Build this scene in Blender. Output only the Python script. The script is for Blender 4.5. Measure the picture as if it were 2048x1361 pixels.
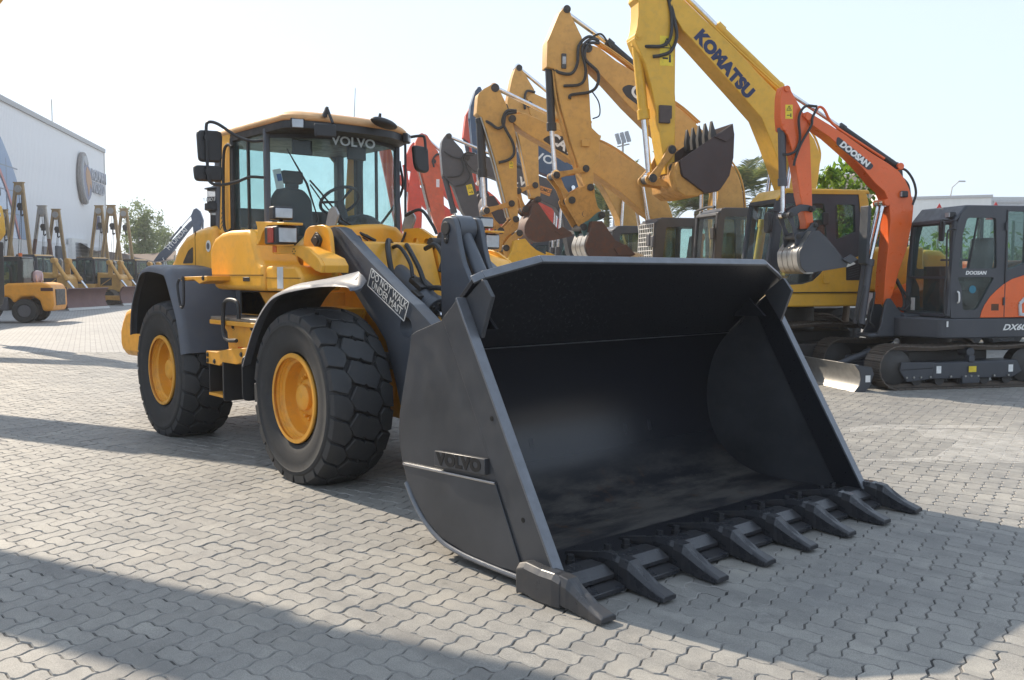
import bpy, bmesh, math, random
import numpy as np
from mathutils import Matrix, Vector
R = math.radians
scene = bpy.context.scene
for _o in list(bpy.data.objects):
    bpy.data.objects.remove(_o)
COL = scene.collection

# ------------------------------------------------------------------ camera
CAM = (6.928, -4.870, 1.722)          # eye height of a standing photographer
PITCH = 0.0706                        # looking slightly down
RX, RY = 0.6513, 0.7588               # the camera's right-hand direction on the ground
DX, DY = -RY, RX                      # the direction it looks in on the ground
cam = bpy.data.cameras.new('camera')
cam.sensor_width = 36.0
cam.lens = 36.0 * 1846.0 / 2048.0
cam.clip_start = 0.05
cam.clip_end = 3000.0
camo = bpy.data.objects.new('camera', cam)
COL.objects.link(camo)
_d = Vector((DX * math.cos(PITCH), DY * math.cos(PITCH), -math.sin(PITCH)))
camo.location = CAM
camo.rotation_euler = _d.to_track_quat('-Z', 'Y').to_euler()
scene.camera = camo


def W(r, d, z=0.0):
    """metres right of / ahead of the camera -> world point"""
    return (CAM[0] + r * RX + d * DX, CAM[1] + r * RY + d * DY, z)


# ------------------------------------------------------------------ light
SUN_TO = Vector((-1.28, -0.135, 1.0)).normalized()     # towards the sun
world = bpy.data.worlds.new('World')
scene.world = world
world.use_nodes = True
wn = world.node_tree.nodes
wl = world.node_tree.links
wn.clear()
sky = wn.new('ShaderNodeTexSky')
sky.sky_type = 'NISHITA'
sky.sun_disc = False
sky.sun_elevation = math.asin(SUN_TO.z)
sky.sun_rotation = math.atan2(SUN_TO.x, SUN_TO.y)
sky.altitude = 0.0
sky.air_density = 1.0
sky.dust_density = 1.0
sky.ozone_density = 1.0
bg = wn.new('ShaderNodeBackground')
bg.inputs['Strength'].default_value = 0.13
out = wn.new('ShaderNodeOutputWorld')
# dusty Gulf haze: most of the blue is washed out to an even white
hs = wn.new('ShaderNodeHueSaturation')
hs.inputs['Saturation'].default_value = 0.45
mh = wn.new('ShaderNodeMix')
mh.data_type = 'RGBA'
mh.inputs[0].default_value = 0.72
mh.inputs[7].default_value = (4.4, 5.35, 6.6, 1.0)
wl.new(sky.outputs[0], hs.inputs['Color'])
wl.new(hs.outputs[0], mh.inputs[6])
wl.new(mh.outputs[2], bg.inputs[0])
wl.new(bg.outputs[0], out.inputs[0])
sl = bpy.data.lights.new('sun', 'SUN')
sl.energy = 4.8
sl.angle = R(0.53)
sl.color = (1.0, 0.87, 0.70)
so = bpy.data.objects.new('sun', sl)
COL.objects.link(so)
so.location = (0, 0, 30)
so.rotation_euler = (-SUN_TO).to_track_quat('-Z', 'Y').to_euler()
vs = scene.view_settings
vs.view_transform = 'Standard'
vs.look = 'None'
vs.gamma = 1.0
vs.use_curve_mapping = False
vs.exposure = 0.58
scene.cycles.max_bounces = 6
scene.cycles.transparent_max_bounces = 12
scene.cycles.caustics_reflective = False
scene.cycles.caustics_refractive = False
scene.cycles.sample_clamp_indirect = 6.0

# ------------------------------------------------------------------ materials
MATS = {}


def _nt(name):
    m = bpy.data.materials.new(name)
    m.use_nodes = True
    n = m.node_tree.nodes
    l = m.node_tree.links
    b = n['Principled BSDF']
    return m, n, l, b


def noise(n, l, scale, detail=4.0, rough=0.55, coord=None):
    t = n.new('ShaderNodeTexNoise')
    t.inputs['Scale'].default_value = scale
    t.inputs['Detail'].default_value = detail
    t.inputs['Roughness'].default_value = rough
    if coord is not None:
        l.new(coord, t.inputs['Vector'])
    return t


def ramp(n, l, fac, stops):
    r = n.new('ShaderNodeValToRGB')
    e = r.color_ramp.elements
    while len(e) < len(stops):
        e.new(0.5)
    for k, (p, c) in enumerate(stops):
        e[k].position = p
        e[k].color = c if len(c) == 4 else (*c, 1.0)
    l.new(fac, r.inputs[0])
    return r


def mixc(n, l, fac, a, b, blend='MIX'):
    m = n.new('ShaderNodeMix')
    m.data_type = 'RGBA'
    m.blend_type = blend
    for sock, v in ((m.inputs[0], fac), (m.inputs[6], a), (m.inputs[7], b)):
        if isinstance(v, (int, float)):
            sock.default_value = v
        elif isinstance(v, tuple):
            sock.default_value = v if len(v) == 4 else (*v, 1.0)
        else:
            l.new(v, sock)
    return m.outputs[2]


def bump(n, l, h, strength=0.1, dist=0.01):
    b = n.new('ShaderNodeBump')
    b.inputs['Strength'].default_value = strength
    b.inputs['Distance'].default_value = dist
    l.new(h, b.inputs['Height'])
    return b.outputs[0]


def paint(name, col, rough=0.42, dirt=0.35, dirtcol=(0.20, 0.165, 0.125), chip=0.0, chipcol=(0.06, 0.045, 0.035),
          metal=0.0, coat=0.0, fade=0.12, bumpy=0.03, spec=0.5):
    """painted or plastic surface with faded patches, dust and (chip > 0) worn spots"""
    if name in MATS:
        return MATS[name]
    m, n, l, b = _nt(name)
    tc = n.new('ShaderNodeTexCoord')
    co = tc.outputs['Object']
    n1 = noise(n, l, 1.7, 5, 0.6, co)
    n2 = noise(n, l, 9.0, 6, 0.65, co)
    n3 = noise(n, l, 60.0, 3, 0.6, co)
    pale = tuple(min(1.0, c * (1.0 + fade) + fade * 0.06) for c in col)
    deep = tuple(c * (1.0 - fade * 0.8) for c in col)
    base = ramp(n, l, n1.outputs[0], [(0.3, deep), (0.7, pale)]).outputs[0]
    dm = ramp(n, l, n2.outputs[0], [(0.48, (0, 0, 0)), (0.8, (dirt, dirt, dirt))]).outputs[0]
    c = mixc(n, l, dm, base, dirtcol)
    if chip > 0:
        n4 = noise(n, l, 5.5, 8, 0.75, co)
        cm = ramp(n, l, n4.outputs[0], [(0.72 - 0.22 * chip, (0, 0, 0)), (0.74 - 0.22 * chip, (1, 1, 1))]).outputs[0]
        c = mixc(n, l, cm, c, chipcol)
    l.new(c, b.inputs['Base Color'])
    rr = ramp(n, l, n2.outputs[0], [(0.35, (rough - 0.06,) * 3), (0.75, (min(1, rough + 0.22),) * 3)]).outputs[0]
    l.new(rr, b.inputs['Roughness'])
    b.inputs['Metallic'].default_value = metal
    b.inputs['Specular IOR Level'].default_value = spec
    b.inputs['Coat Weight'].default_value = coat
    b.inputs['Coat Roughness'].default_value = 0.15
    if bumpy > 0:
        l.new(bump(n, l, n3.outputs[0], bumpy, 0.004), b.inputs['Normal'])
    MATS[name] = m
    return m


def flat(name, col, rough=0.5, metal=0.0, emit=0.0):
    if name in MATS:
        return MATS[name]
    m, n, l, b = _nt(name)
    tc = n.new('ShaderNodeTexCoord')
    n1 = noise(n, l, 14.0, 4, 0.6, tc.outputs['Object'])
    c = ramp(n, l, n1.outputs[0], [(0.3, tuple(x * 0.86 for x in col)), (0.7, tuple(min(1, x * 1.08) for x in col))])
    l.new(c.outputs[0], b.inputs['Base Color'])
    b.inputs['Roughness'].default_value = rough
    b.inputs['Metallic'].default_value = metal
    MATS[name] = m
    return m


def glass(name, tint=(0.62, 0.80, 0.78), rough=0.02, gloss=0.55):
    """thin tinted safety glass: clear through, mirror-like at a slant"""
    if name in MATS:
        return MATS[name]
    m, n, l, b = _nt(name)
    n.remove(b)
    tr = n.new('ShaderNodeBsdfTransparent')
    tr.inputs[0].default_value = (*tint, 1)
    gl = n.new('ShaderNodeBsdfGlossy')
    gl.inputs['Roughness'].default_value = rough
    gl.inputs['Color'].default_value = (gloss, gloss, gloss, 1)
    fr = n.new('ShaderNodeFresnel')
    ge = n.new('ShaderNodeNewGeometry')
    io = n.new('ShaderNodeMapRange')
    io.inputs[3].default_value = 1.5
    io.inputs[4].default_value = 1.0 / 1.5
    l.new(ge.outputs['Backfacing'], io.inputs[0])
    l.new(io.outputs[0], fr.inputs[0])
    mx = n.new('ShaderNodeMixShader')
    df = n.new('ShaderNodeBsdfDiffuse')
    df.inputs[0].default_value = (0.5, 0.55, 0.55, 1)
    tc = n.new('ShaderNodeTexCoord')
    dn = noise(n, l, 4.0, 5, 0.6, tc.outputs['Object'])
    dr = ramp(n, l, dn.outputs[0], [(0.4, (0.015,) * 3), (0.8, (0.10,) * 3)])
    m2 = n.new('ShaderNodeMixShader')
    l.new(dr.outputs[0], m2.inputs[0])
    l.new(tr.outputs[0], m2.inputs[1])
    l.new(df.outputs[0], m2.inputs[2])
    l.new(fr.outputs[0], mx.inputs[0])
    l.new(m2.outputs[0], mx.inputs[1])
    l.new(gl.outputs[0], mx.inputs[2])
    l.new(mx.outputs[0], n['Material Output'].inputs[0])
    MATS[name] = m
    return m


# ------------------------------------------------------------------ mesh helpers
def lin(a, b, t):
    return tuple(a[i] + (b[i] - a[i]) * t for i in range(len(a)))


def spline(pts, k=6):
    """Catmull-Rom through the points"""
    if len(pts) < 3:
        return [tuple(p) for p in pts]
    P = [Vector(p) for p in pts]
    P = [P[0] * 2 - P[1]] + P + [P[-1] * 2 - P[-2]]
    o = []
    for i in range(1, len(P) - 2):
        for s in range(k):
            t = s / k
            a, b, c, d = P[i - 1], P[i], P[i + 1], P[i + 2]
            o.append(tuple(0.5 * ((2 * b) + (c - a) * t + (2 * a - 5 * b + 4 * c - d) * t * t + (3 * b - a - 3 * c + d) * t ** 3)))
    o.append(tuple(P[-2]))
    return o


def rnd_poly(poly, r=0.05, k=3):
    """round the corners of a 2-D outline"""
    n = len(poly)
    o = []
    for i in range(n):
        a, b, c = Vector(poly[i - 1]), Vector(poly[i]), Vector(poly[(i + 1) % n])
        u, v = (a - b), (c - b)
        lu, lv = u.length, v.length
        if lu < 1e-5 or lv < 1e-5:
            continue
        q = min(r, lu * 0.45, lv * 0.45)
        p0, p1 = b + u / lu * q, b + v / lv * q
        for s in range(k + 1):
            t = s / k
            o.append(tuple((1 - t) ** 2 * p0 + 2 * t * (1 - t) * b + t * t * p1))
    return o


class MB:
    def __init__(s):
        s.v = []
        s.f = []

    def add(s, vs, fs):
        k = len(s.v)
        s.v.extend([tuple(p) for p in vs])
        s.f.extend([tuple(i + k for i in f) for f in fs])
        return s

    def box(s, c, d, rot=None):
        vs = []
        for sx in (-.5, .5):
            for sy in (-.5, .5):
                for sz in (-.5, .5):
                    p = Vector((sx * d[0], sy * d[1], sz * d[2]))
                    if rot is not None:
                        p = rot @ p
                    vs.append((p.x + c[0], p.y + c[1], p.z + c[2]))
        return s.add(vs, [(0, 1, 3, 2), (4, 6, 7, 5), (0, 4, 5, 1), (2, 3, 7, 6), (0, 2, 6, 4), (1, 5, 7, 3)])

    def bx(s, x0, x1, y0, y1, z0, z1):
        return s.box(((x0 + x1) / 2, (y0 + y1) / 2, (z0 + z1) / 2), (x1 - x0, y1 - y0, z1 - z0))

    def prism(s, poly, a, b, axis='y'):
        """outline in the plane across `axis`, from a to b. y: (x,z)  x: (y,z)  z: (x,y)"""
        f = {'y': lambda p, t: (p[0], t, p[1]), 'x': lambda p, t: (t, p[0], p[1]), 'z': lambda p, t: (p[0], p[1], t)}[axis]
        n = len(poly)
        vs = [f(p, a) for p in poly] + [f(p, b) for p in poly]
        fs = [tuple(range(n - 1, -1, -1)), tuple(range(n, 2 * n))]
        fs += [(i, (i + 1) % n, n + (i + 1) % n, n + i) for i in range(n)]
        return s.add(vs, fs)

    def loft(s, loops, cap=True, closed=True):
        n = len(loops[0])
        vs = [p for L in loops for p in L]
        fs = []
        for j in range(len(loops) - 1):
            for i in range(n if closed else n - 1):
                fs.append((j * n + i, j * n + (i + 1) % n, (j + 1) * n + (i + 1) % n, (j + 1) * n + i))
        if cap:
            fs.append(tuple(range(n - 1, -1, -1)))
            fs.append(tuple((len(loops) - 1) * n + i for i in range(n)))
        return s.add(vs, fs)

    def cyl(s, p0, p1, r0, r1=None, n=14, cap=True):
        r1 = r0 if r1 is None else r1
        p0, p1 = Vector(p0), Vector(p1)
        z = (p1 - p0).normalized()
        x = z.orthogonal().normalized()
        y = z.cross(x)
        L = []
        for p, r in ((p0, r0), (p1, r1)):
            L.append([tuple(p + (x * math.cos(2 * math.pi * i / n) + y * math.sin(2 * math.pi * i / n)) * r) for i in range(n)])
        return s.loft(L, cap)

    def tube(s, pts, r, n=8, cap=True):
        P = [Vector(p) for p in pts]
        L = []
        x = None
        for i, p in enumerate(P):
            t = (P[min(i + 1, len(P) - 1)] - P[max(i - 1, 0)])
            if t.length < 1e-9:
                t = Vector((0, 0, 1))
            t.normalize()
            if x is None:
                x = t.orthogonal().normalized()
            else:
                x = (x - t * x.dot(t))
                x = x.normalized() if x.length > 1e-6 else t.orthogonal().normalized()
            y = t.cross(x)
            rr = r[i] if isinstance(r, (list, tuple)) else r
            L.append([tuple(p + (x * math.cos(2 * math.pi * k / n) + y * math.sin(2 * math.pi * k / n)) * rr) for k in range(n)])
        return s.loft(L, cap)

    def hose(s, pts, r, k=6, n=8):
        return s.tube(spline(pts, k), r, n)

    def lathe(s, prof, o=(0, 0, 0), axis='y', n=32, cap=True):
        """profile of (radius, position along the axis)"""
        L = []
        for r, h in prof:
            ring = []
            for i in range(n):
                a = 2 * math.pi * i / n
                c, q = r * math.cos(a), r * math.sin(a)
                p = {'y': (c, h, q), 'z': (c, q, h), 'x': (h, c, q)}[axis]
                ring.append((o[0] + p[0], o[1] + p[1], o[2] + p[2]))
            L.append(ring)
        return s.loft(L, cap)

    def ball(s, c, r, n=12, m=8):
        rx, ry, rz = (r, r, r) if isinstance(r, (int, float)) else r
        L = []
        for j in range(m + 1):
            a = math.pi * (j / m - 0.5)
            a = max(-1.55, min(1.55, a))
            L.append([(c[0] + rx * math.cos(a) * math.cos(2 * math.pi * i / n), c[1] + ry * math.cos(a) * math.sin(2 * math.pi * i / n),
                       c[2] + rz * math.sin(a)) for i in range(n)])
        return s.loft(L)

    def xf(s, M):
        s.v = [tuple(M @ Vector(p)) for p in s.v]
        return s

    def mesh(s, name, mat, smooth=None):
        me = bpy.data.meshes.new(name)
        me.from_pydata(s.v, [], s.f)
        if mat is not None:
            me.materials.append(mat)
        bm = bmesh.new()
        bm.from_mesh(me)
        bmesh.ops.recalc_face_normals(bm, faces=bm.faces)
        bm.to_mesh(me)
        bm.free()
        if smooth is not None:
            me.polygons.foreach_set('use_smooth', [True] * len(me.polygons))
            me.set_sharp_from_angle(angle=R(smooth))
        me.update()
        return me

    def obj(s, name, mat, parent=None, bevel=0.0, smooth=35, seg=2):
        return link(name, s.mesh(name, mat, smooth), parent, bevel, seg)


def link(name, me, parent=None, bevel=0.0, seg=2, loc=None):
    o = bpy.data.objects.new(name, me)
    COL.objects.link(o)
    if parent is not None:
        o.parent = parent
    if loc is not None:
        o.location = loc
    if bevel > 0:
        b = o.modifiers.new('bevel', 'BEVEL')
        b.width = bevel
        b.segments = seg
        b.limit_method = 'ANGLE'
        b.angle_limit = R(40)
        b.use_clamp_overlap = True
    return o


def tag(o, label, cat, group=None, kind=None):
    if label:
        o['label'] = label
    if cat:
        o['category'] = cat
    if group:
        o['group'] = group
    if kind:
        o['kind'] = kind
    return o


def struct(o):
    o['kind'] = 'structure'
    return o


def thing(name, label, cat, loc=(0, 0, 0), rz=0.0, group=None):
    o = bpy.data.objects.new(name, None)
    COL.objects.link(o)
    o.empty_display_size = 0.3
    o.location = loc
    o.rotation_euler = (0, 0, rz)
    return tag(o, label, cat, group)


def copy_tree(o, parent=None):
    c = o.copy()
    COL.objects.link(c)
    c.parent = parent
    for ch in o.children:
        copy_tree(ch, c)
    return c


def text_mesh(name, s, size, mat, depth=0.004, bold=0.0, shear=0.0, align='CENTER', sx=1.0, space=1.0):
    cu = bpy.data.curves.new(name, 'FONT')
    cu.body = s
    cu.size = size
    cu.extrude = depth
    cu.offset = bold
    cu.shear = shear
    cu.align_x = align
    cu.align_y = 'CENTER'
    cu.space_character = space
    cu.resolution_u = 3
    o = bpy.data.objects.new(name + '_tmp', cu)
    COL.objects.link(o)
    bpy.context.view_layer.update()
    dg = bpy.context.evaluated_depsgraph_get()
    me = bpy.data.meshes.new_from_object(o.evaluated_get(dg))
    bpy.data.objects.remove(o)
    me.name = name
    me.materials.clear()
    me.materials.append(mat)
    if sx != 1.0:
        me.transform(Matrix.Diagonal((sx, 1, 1, 1)))
    return me


def text(name, s, size, mat, at, right, up, parent=None, **kw):
    """flat lettering at a point, reading along `right`, upright along `up`"""
    me = text_mesh(name, s, size, mat, **kw)
    r = Vector(right).normalized()
    u = Vector(up)
    u = (u - r * u.dot(r)).normalized()
    nrm = r.cross(u)
    M = Matrix(((r.x, u.x, nrm.x, at[0]), (r.y, u.y, nrm.y, at[1]), (r.z, u.z, nrm.z, at[2]), (0, 0, 0, 1)))
    me.transform(M)
    return link(name, me, parent)

# ------------------------------------------------------------------ ground: zigzag concrete pavers laid herringbone
def paver_material():
    m, n, l, b = _nt('concrete_paver')
    geo = n.new('ShaderNodeNewGeometry')
    oi = n.new('ShaderNodeObjectInfo')
    pos = geo.outputs['Position']
    add = n.new('ShaderNodeMath')
    add.operation = 'ADD'
    l.new(geo.outputs['Random Per Island'], add.inputs[0])
    l.new(oi.outputs['Random'], add.inputs[1])
    fr = n.new('ShaderNodeMath')
    fr.operation = 'FRACT'
    l.new(add.outputs[0], fr.inputs[0])
    tone = ramp(n, l, fr.outputs[0], [(0.0, (0.235, 0.229, 0.220)), (0.5, (0.262, 0.255, 0.245)), (1.0, (0.292, 0.284, 0.270))]).outputs[0]
    big = noise(n, l, 0.55, 5, 0.6, pos)
    c = mixc(n, l, 0.85, tone, ramp(n, l, big.outputs[0], [(0.3, (0.72, 0.73, 0.75)), (0.7, (1.22, 1.19, 1.13))]).outputs[0], 'MULTIPLY')
    mid = noise(n, l, 6.0, 6, 0.7, pos)
    c = mixc(n, l, 0.7, c, ramp(n, l, mid.outputs[0], [(0.3, (0.72, 0.72, 0.72)), (0.72, (1.2, 1.19, 1.16))]).outputs[0], 'MULTIPLY')
    fine = noise(n, l, 190.0, 3, 0.7, pos)
    c = mixc(n, l, 0.85, c, ramp(n, l, fine.outputs[0], [(0.28, (0.50, 0.50, 0.50)), (0.72, (1.42, 1.42, 1.40))]).outputs[0], 'MULTIPLY')
    spot = noise(n, l, 2.6, 7, 0.72, pos)
    c = mixc(n, l, ramp(n, l, spot.outputs[0], [(0.60, (0, 0, 0)), (0.70, (0.6, 0.6, 0.6))]).outputs[0], c, (0.10, 0.098, 0.095))
    sand = noise(n, l, 0.9, 6, 0.65, pos)
    c = mixc(n, l, ramp(n, l, sand.outputs[0], [(0.56, (0, 0, 0)), (0.72, (0.5, 0.5, 0.5))]).outputs[0], c, (0.40, 0.365, 0.31))
    mpt = n.new('ShaderNodeMapping')
    mpt.inputs['Rotation'].default_value = (0, 0, R(-12))
    mpt.inputs['Scale'].default_value = (0.10, 1.5, 1.0)
    l.new(pos, mpt.inputs[0])
    tyre = noise(n, l, 1.6, 5, 0.6, mpt.outputs[0])
    c = mixc(n, l, ramp(n, l, tyre.outputs[0], [(0.52, (0, 0, 0)), (0.66, (0.45, 0.45, 0.45))]).outputs[0], c, (0.12, 0.117, 0.113))
    l.new(c, b.inputs['Base Color'])
    b.inputs['Roughness'].default_value = 0.62
    b.inputs['Specular IOR Level'].default_value = 0.45
    hb = noise(n, l, 260.0, 3, 0.7, pos)
    h2 = noise(n, l, 22.0, 5, 0.6, pos)
    nb = bump(n, l, hb.outputs[0], 0.75, 0.003)
    b2 = n.new('ShaderNodeBump')
    b2.inputs['Strength'].default_value = 0.35
    b2.inputs['Distance'].default_value = 0.006
    l.new(h2.outputs[0], b2.inputs['Height'])
    l.new(nb, b2.inputs['Normal'])
    l.new(b2.outputs[0], b.inputs['Normal'])
    return m


def joint_material():
    m, n, l, b = _nt('joint_sand')
    geo = n.new('ShaderNodeNewGeometry')
    pos = geo.outputs['Position']
    a = noise(n, l, 3.0, 6, 0.7, pos)
    f = noise(n, l, 120.0, 4, 0.7, pos)
    c = ramp(n, l, a.outputs[0], [(0.40, (0.035, 0.034, 0.033)), (0.58, (0.15, 0.142, 0.13)), (0.7, (0.36, 0.34, 0.31))]).outputs[0]
    c = mixc(n, l, 0.8, c, ramp(n, l, f.outputs[0], [(0.3, (0.6,) * 3), (0.7, (1.3,) * 3)]).outputs[0], 'MULTIPLY')
    l.new(c, b.inputs['Base Color'])
    b.inputs['Roughness'].default_value = 0.95
    l.new(bump(n, l, f.outputs[0], 0.6, 0.004), b.inputs['Normal'])
    return m


def far_paving_material():
    """paving too far off to tell the blocks apart"""
    m, n, l, b = _nt('far_paving')
    geo = n.new('ShaderNodeNewGeometry')
    pos = geo.outputs['Position']
    big = noise(n, l, 0.25, 6, 0.6, pos)
    mid = noise(n, l, 2.2, 6, 0.7, pos)
    c = ramp(n, l, big.outputs[0], [(0.3, (0.250, 0.244, 0.235)), (0.7, (0.335, 0.325, 0.310))]).outputs[0]
    c = mixc(n, l, 0.8, c, ramp(n, l, mid.outputs[0], [(0.3, (0.82,) * 3), (0.7, (1.12,) * 3)]).outputs[0], 'MULTIPLY')
    mp = n.new('ShaderNodeMapping')
    mp.inputs['Rotation'].default_value = (0, 0, R(16))
    l.new(pos, mp.inputs[0])
    br = n.new('ShaderNodeTexBrick')
    br.inputs['Scale'].default_value = 1.0
    br.inputs['Brick Width'].default_value = 0.24
    br.inputs['Row Height'].default_value = 0.12
    br.inputs['Mortar Size'].default_value = 0.008
    br.inputs['Color1'].default_value = (1.06, 1.06, 1.06, 1)
    br.inputs['Color2'].default_value = (0.9, 0.9, 0.9, 1)
    br.inputs['Mortar'].default_value = (0.5, 0.5, 0.5, 1)
    l.new(mp.outputs[0], br.inputs[0])
    c = mixc(n, l, 0.85, c, br.outputs[0], 'MULTIPLY')
    l.new(c, b.inputs['Base Color'])
    b.inputs['Roughness'].default_value = 0.7
    l.new(bump(n, l, mid.outputs[0], 0.3, 0.01), b.inputs['Normal'])
    return m


M_PAVER = paver_material()
M_JOINT = joint_material()
M_EDGE = flat('paver_chamfer', (0.30, 0.29, 0.275), 0.8)
M_FAR = far_paving_material()
PW = 0.12                                   # width of a paver; it is twice as long
PU = Vector((math.cos(R(16)), math.sin(R(16))))
PV = Vector((-PU.y, PU.x))


def wave(t):
    """zigzag of the paver edges: two full swings along each block"""
    t = t % 1.0
    return 4 * t if t < 0.25 else 2 - 4 * t if t < 0.75 else 4 * t - 4


def tile_ring(u0, v0, lu, lv, g):
    sub = (0.0, 0.25, 0.75)
    pts = []
    for i in range(lu):
        pts += [(u0 + i + s, v0) for s in sub]
    for i in range(lv):
        pts += [(u0 + lu, v0 + i + s) for s in sub]
    for i in range(lu):
        pts += [(u0 + lu - i - s, v0 + lv) for s in sub]
    for i in range(lv):
        pts += [(u0, v0 + lv - i - s) for s in sub]
    o = []
    gg = g / PW
    for u, v in pts:
        uu = min(max(u, u0 + gg), u0 + lu - gg)
        vv = min(max(v, v0 + gg), v0 + lv - gg)
        o.append(((uu + 0.078 * wave(vv)) * PW, (vv + 0.078 * wave(uu)) * PW))
    return o


def make_tile(kind, par):
    """one paver about its own middle: chamfered top, sides going down into the bed"""
    u0, v0, lu, lv = (par, par, 2, 1) if kind == 0 else (par, par + 1, 1, 2)
    cu, cv = (u0 + lu / 2) * PW, (v0 + lv / 2) * PW
    top = tile_ring(u0, v0, lu, lv, 0.0056)
    low = tile_ring(u0, v0, lu, lv, 0.0016)
    f = lambda p, z: (PU.x * (p[0] - cu) + PV.x * (p[1] - cv), PU.y * (p[0] - cu) + PV.y * (p[1] - cv), z)
    n = len(top)
    vs = [f(p, 0.0) for p in top] + [f(p, -0.010) for p in low]
    fs = [tuple(range(n))] + [(n + i, n + (i + 1) % n, (i + 1) % n, i) for i in range(n)]
    return vs, fs


def build_ground():
    random.seed(4)
    D0, D1 = 1.6, 20.5
    q = [W(-(0.56 * D0 + 2.5), D0), W(0.56 * D0 + 2.5, D0), W(0.56 * D1 + 2.5, D1), W(-(0.56 * D1 + 2.5), D1)]
    g = MB()
    e = 1.0
    g.add([(p[0], p[1], -0.0075) for p in (W(-5, 0.5), W(5, 0.5), W(16, 22), W(-16, 22))], [(0, 1, 2, 3)])
    ground = g.obj('ground', M_JOINT, smooth=None)
    struct(ground)
    far = MB()
    o = [W(-900, -700), W(900, -700), W(900, 1300), W(-900, 1300)]
    vs = [(p[0], p[1], -0.004) for p in q] + [(p[0], p[1], -0.004) for p in o]
    far.add(vs, [(4, 5, 1, 0), (5, 6, 2, 1), (6, 7, 3, 2), (7, 4, 0, 3)])
    far.obj('yard_paving', M_FAR, smooth=None)
    struct(bpy.data.objects['yard_paving'])
    proto = {}
    for kind in (0, 1):
        for par in (0, 1):
            vs, fs = make_tile(kind, par)
            me = bpy.data.meshes.new('paver')
            me.from_pydata(vs, [], fs)
            me.materials.append(M_PAVER)
            me.materials.append(M_EDGE)
            me.polygons.foreach_set('material_index', [0] + [1] * (len(fs) - 1))
            proto[kind, par] = (np.array(vs), fs, me)
    tiles = []
    N = 190
    for i in range(-420, 420):
        for j in range(-130, 130):
            for kind in (0, 1):
                par = i % 2
                # lattice (1,1) and (-2,2)
                u = i - 2 * j
                v = i + 2 * j
                du, dv = (1.0, 0.5) if kind == 0 else (0.5, 2.0)
                uu, vv = (u + du) * PW, (v + dv) * PW
                x = PU.x * uu + PV.x * vv
                y = PU.y * uu + PV.y * vv
                r = (x - CAM[0]) * RX + (y - CAM[1]) * RY
                d = (x - CAM[0]) * DX + (y - CAM[1]) * DY
                if d < D0 or d > D1 or abs(r) > 0.56 * d + 2.5:
                    continue
                px = 1024 + 1846 * r / d
                tiles.append((d, px, x, y, kind, par))
    tiles.sort()
    done = 0
    vs_all, fs_all, base = [], [], 0
    for d, px, x, y, kind, par in tiles:
        big = random.random() < 0.07
        sc = random.uniform(0.93, 0.965) if big else random.uniform(0.976, 1.004)
        rz = random.gauss(0, 0.012) * (2 if big else 1)
        ax, ay = random.gauss(0, 0.005), random.gauss(0, 0.005)
        dz = random.gauss(0, 0.0011) - (0.003 if big else 0)
        vs, fs, me = proto[kind, par]
        inframe = 40 < px < 2008 and d > 4.0 and not (d > 4.5 and 1080 < px < 1700)
        if inframe and done < 300:
            done += 1
            o = bpy.data.objects.new('paver', me)
            COL.objects.link(o)
            o.parent = ground
            o.location = (x, y, dz)
            o.rotation_euler = (ax, ay, rz)
            o.scale = (sc, sc, 1)
            continue
        c, s_ = math.cos(rz), math.sin(rz)
        P = np.empty_like(vs)
        P[:, 0] = (vs[:, 0] * c - vs[:, 1] * s_) * sc
        P[:, 1] = (vs[:, 0] * s_ + vs[:, 1] * c) * sc
        P[:, 2] = vs[:, 2] + P[:, 1] * ax - P[:, 0] * ay + dz
        P[:, 0] += x
        P[:, 1] += y
        vs_all.append(P)
        fs_all += [tuple(k + base for k in f) for f in fs]
        base += len(P)
    me = bpy.data.meshes.new('pavers_further_off')
    me.from_pydata(np.concatenate(vs_all).tolist(), [], fs_all)
    me.materials.append(M_PAVER)
    me.materials.append(M_EDGE)
    per = len(proto[0, 0][1])
    me.polygons.foreach_set('material_index', ([0] + [1] * (per - 1)) * (len(fs_all) // per))
    o = link('pavers_further_off', me, ground)
    o['kind'] = 'stuff'


build_ground()


def pale_patches():
    """pale see-through patches over the pavers to the right of the bucket"""
    m, n, l, b = _nt('pale_patch_film')
    geo = n.new('ShaderNodeNewGeometry')
    nz = noise(n, l, 5.0, 7, 0.7, geo.outputs['Position'])
    b.inputs['Base Color'].default_value = (0.68, 0.66, 0.62, 1)
    b.inputs['Roughness'].default_value = 0.8
    tr = n.new('ShaderNodeBsdfTransparent')
    mx = n.new('ShaderNodeMixShader')
    f = ramp(n, l, nz.outputs[0], [(0.35, (0.06,) * 3), (0.7, (0.42,) * 3)])
    l.new(f.outputs[0], mx.inputs[0])
    l.new(tr.outputs[0], mx.inputs[1])
    l.new(b.outputs[0], mx.inputs[2])
    l.new(mx.outputs[0], n['Material Output'].inputs[0])
    polys = PATCHES
    for P in polys:
        q = MB()
        q.add([(x, y, 0.0045) for x, y in P], [tuple(range(len(P)))])
        o = q.obj('pale_patch', m, bpy.data.objects['ground'], smooth=None)


PATCHES = [[(1.596, 4.717), (1.728, 5.208), (2.671, 6.168), (2.724, 6.032), (2.109, 5.216), (1.75, 4.443)], [(3.028, 3.636), (2.741, 4.861), (2.439, 4.743), (2.135, 5.162), (2.424, 5.5), (2.553, 5.496), (3.068, 5.673), (3.653, 4.101), (3.306, 3.737)], [(2.619, 3.168), (2.978, 3.731), (3.079, 3.514), (2.641, 3.127)]]
pale_patches()

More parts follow.
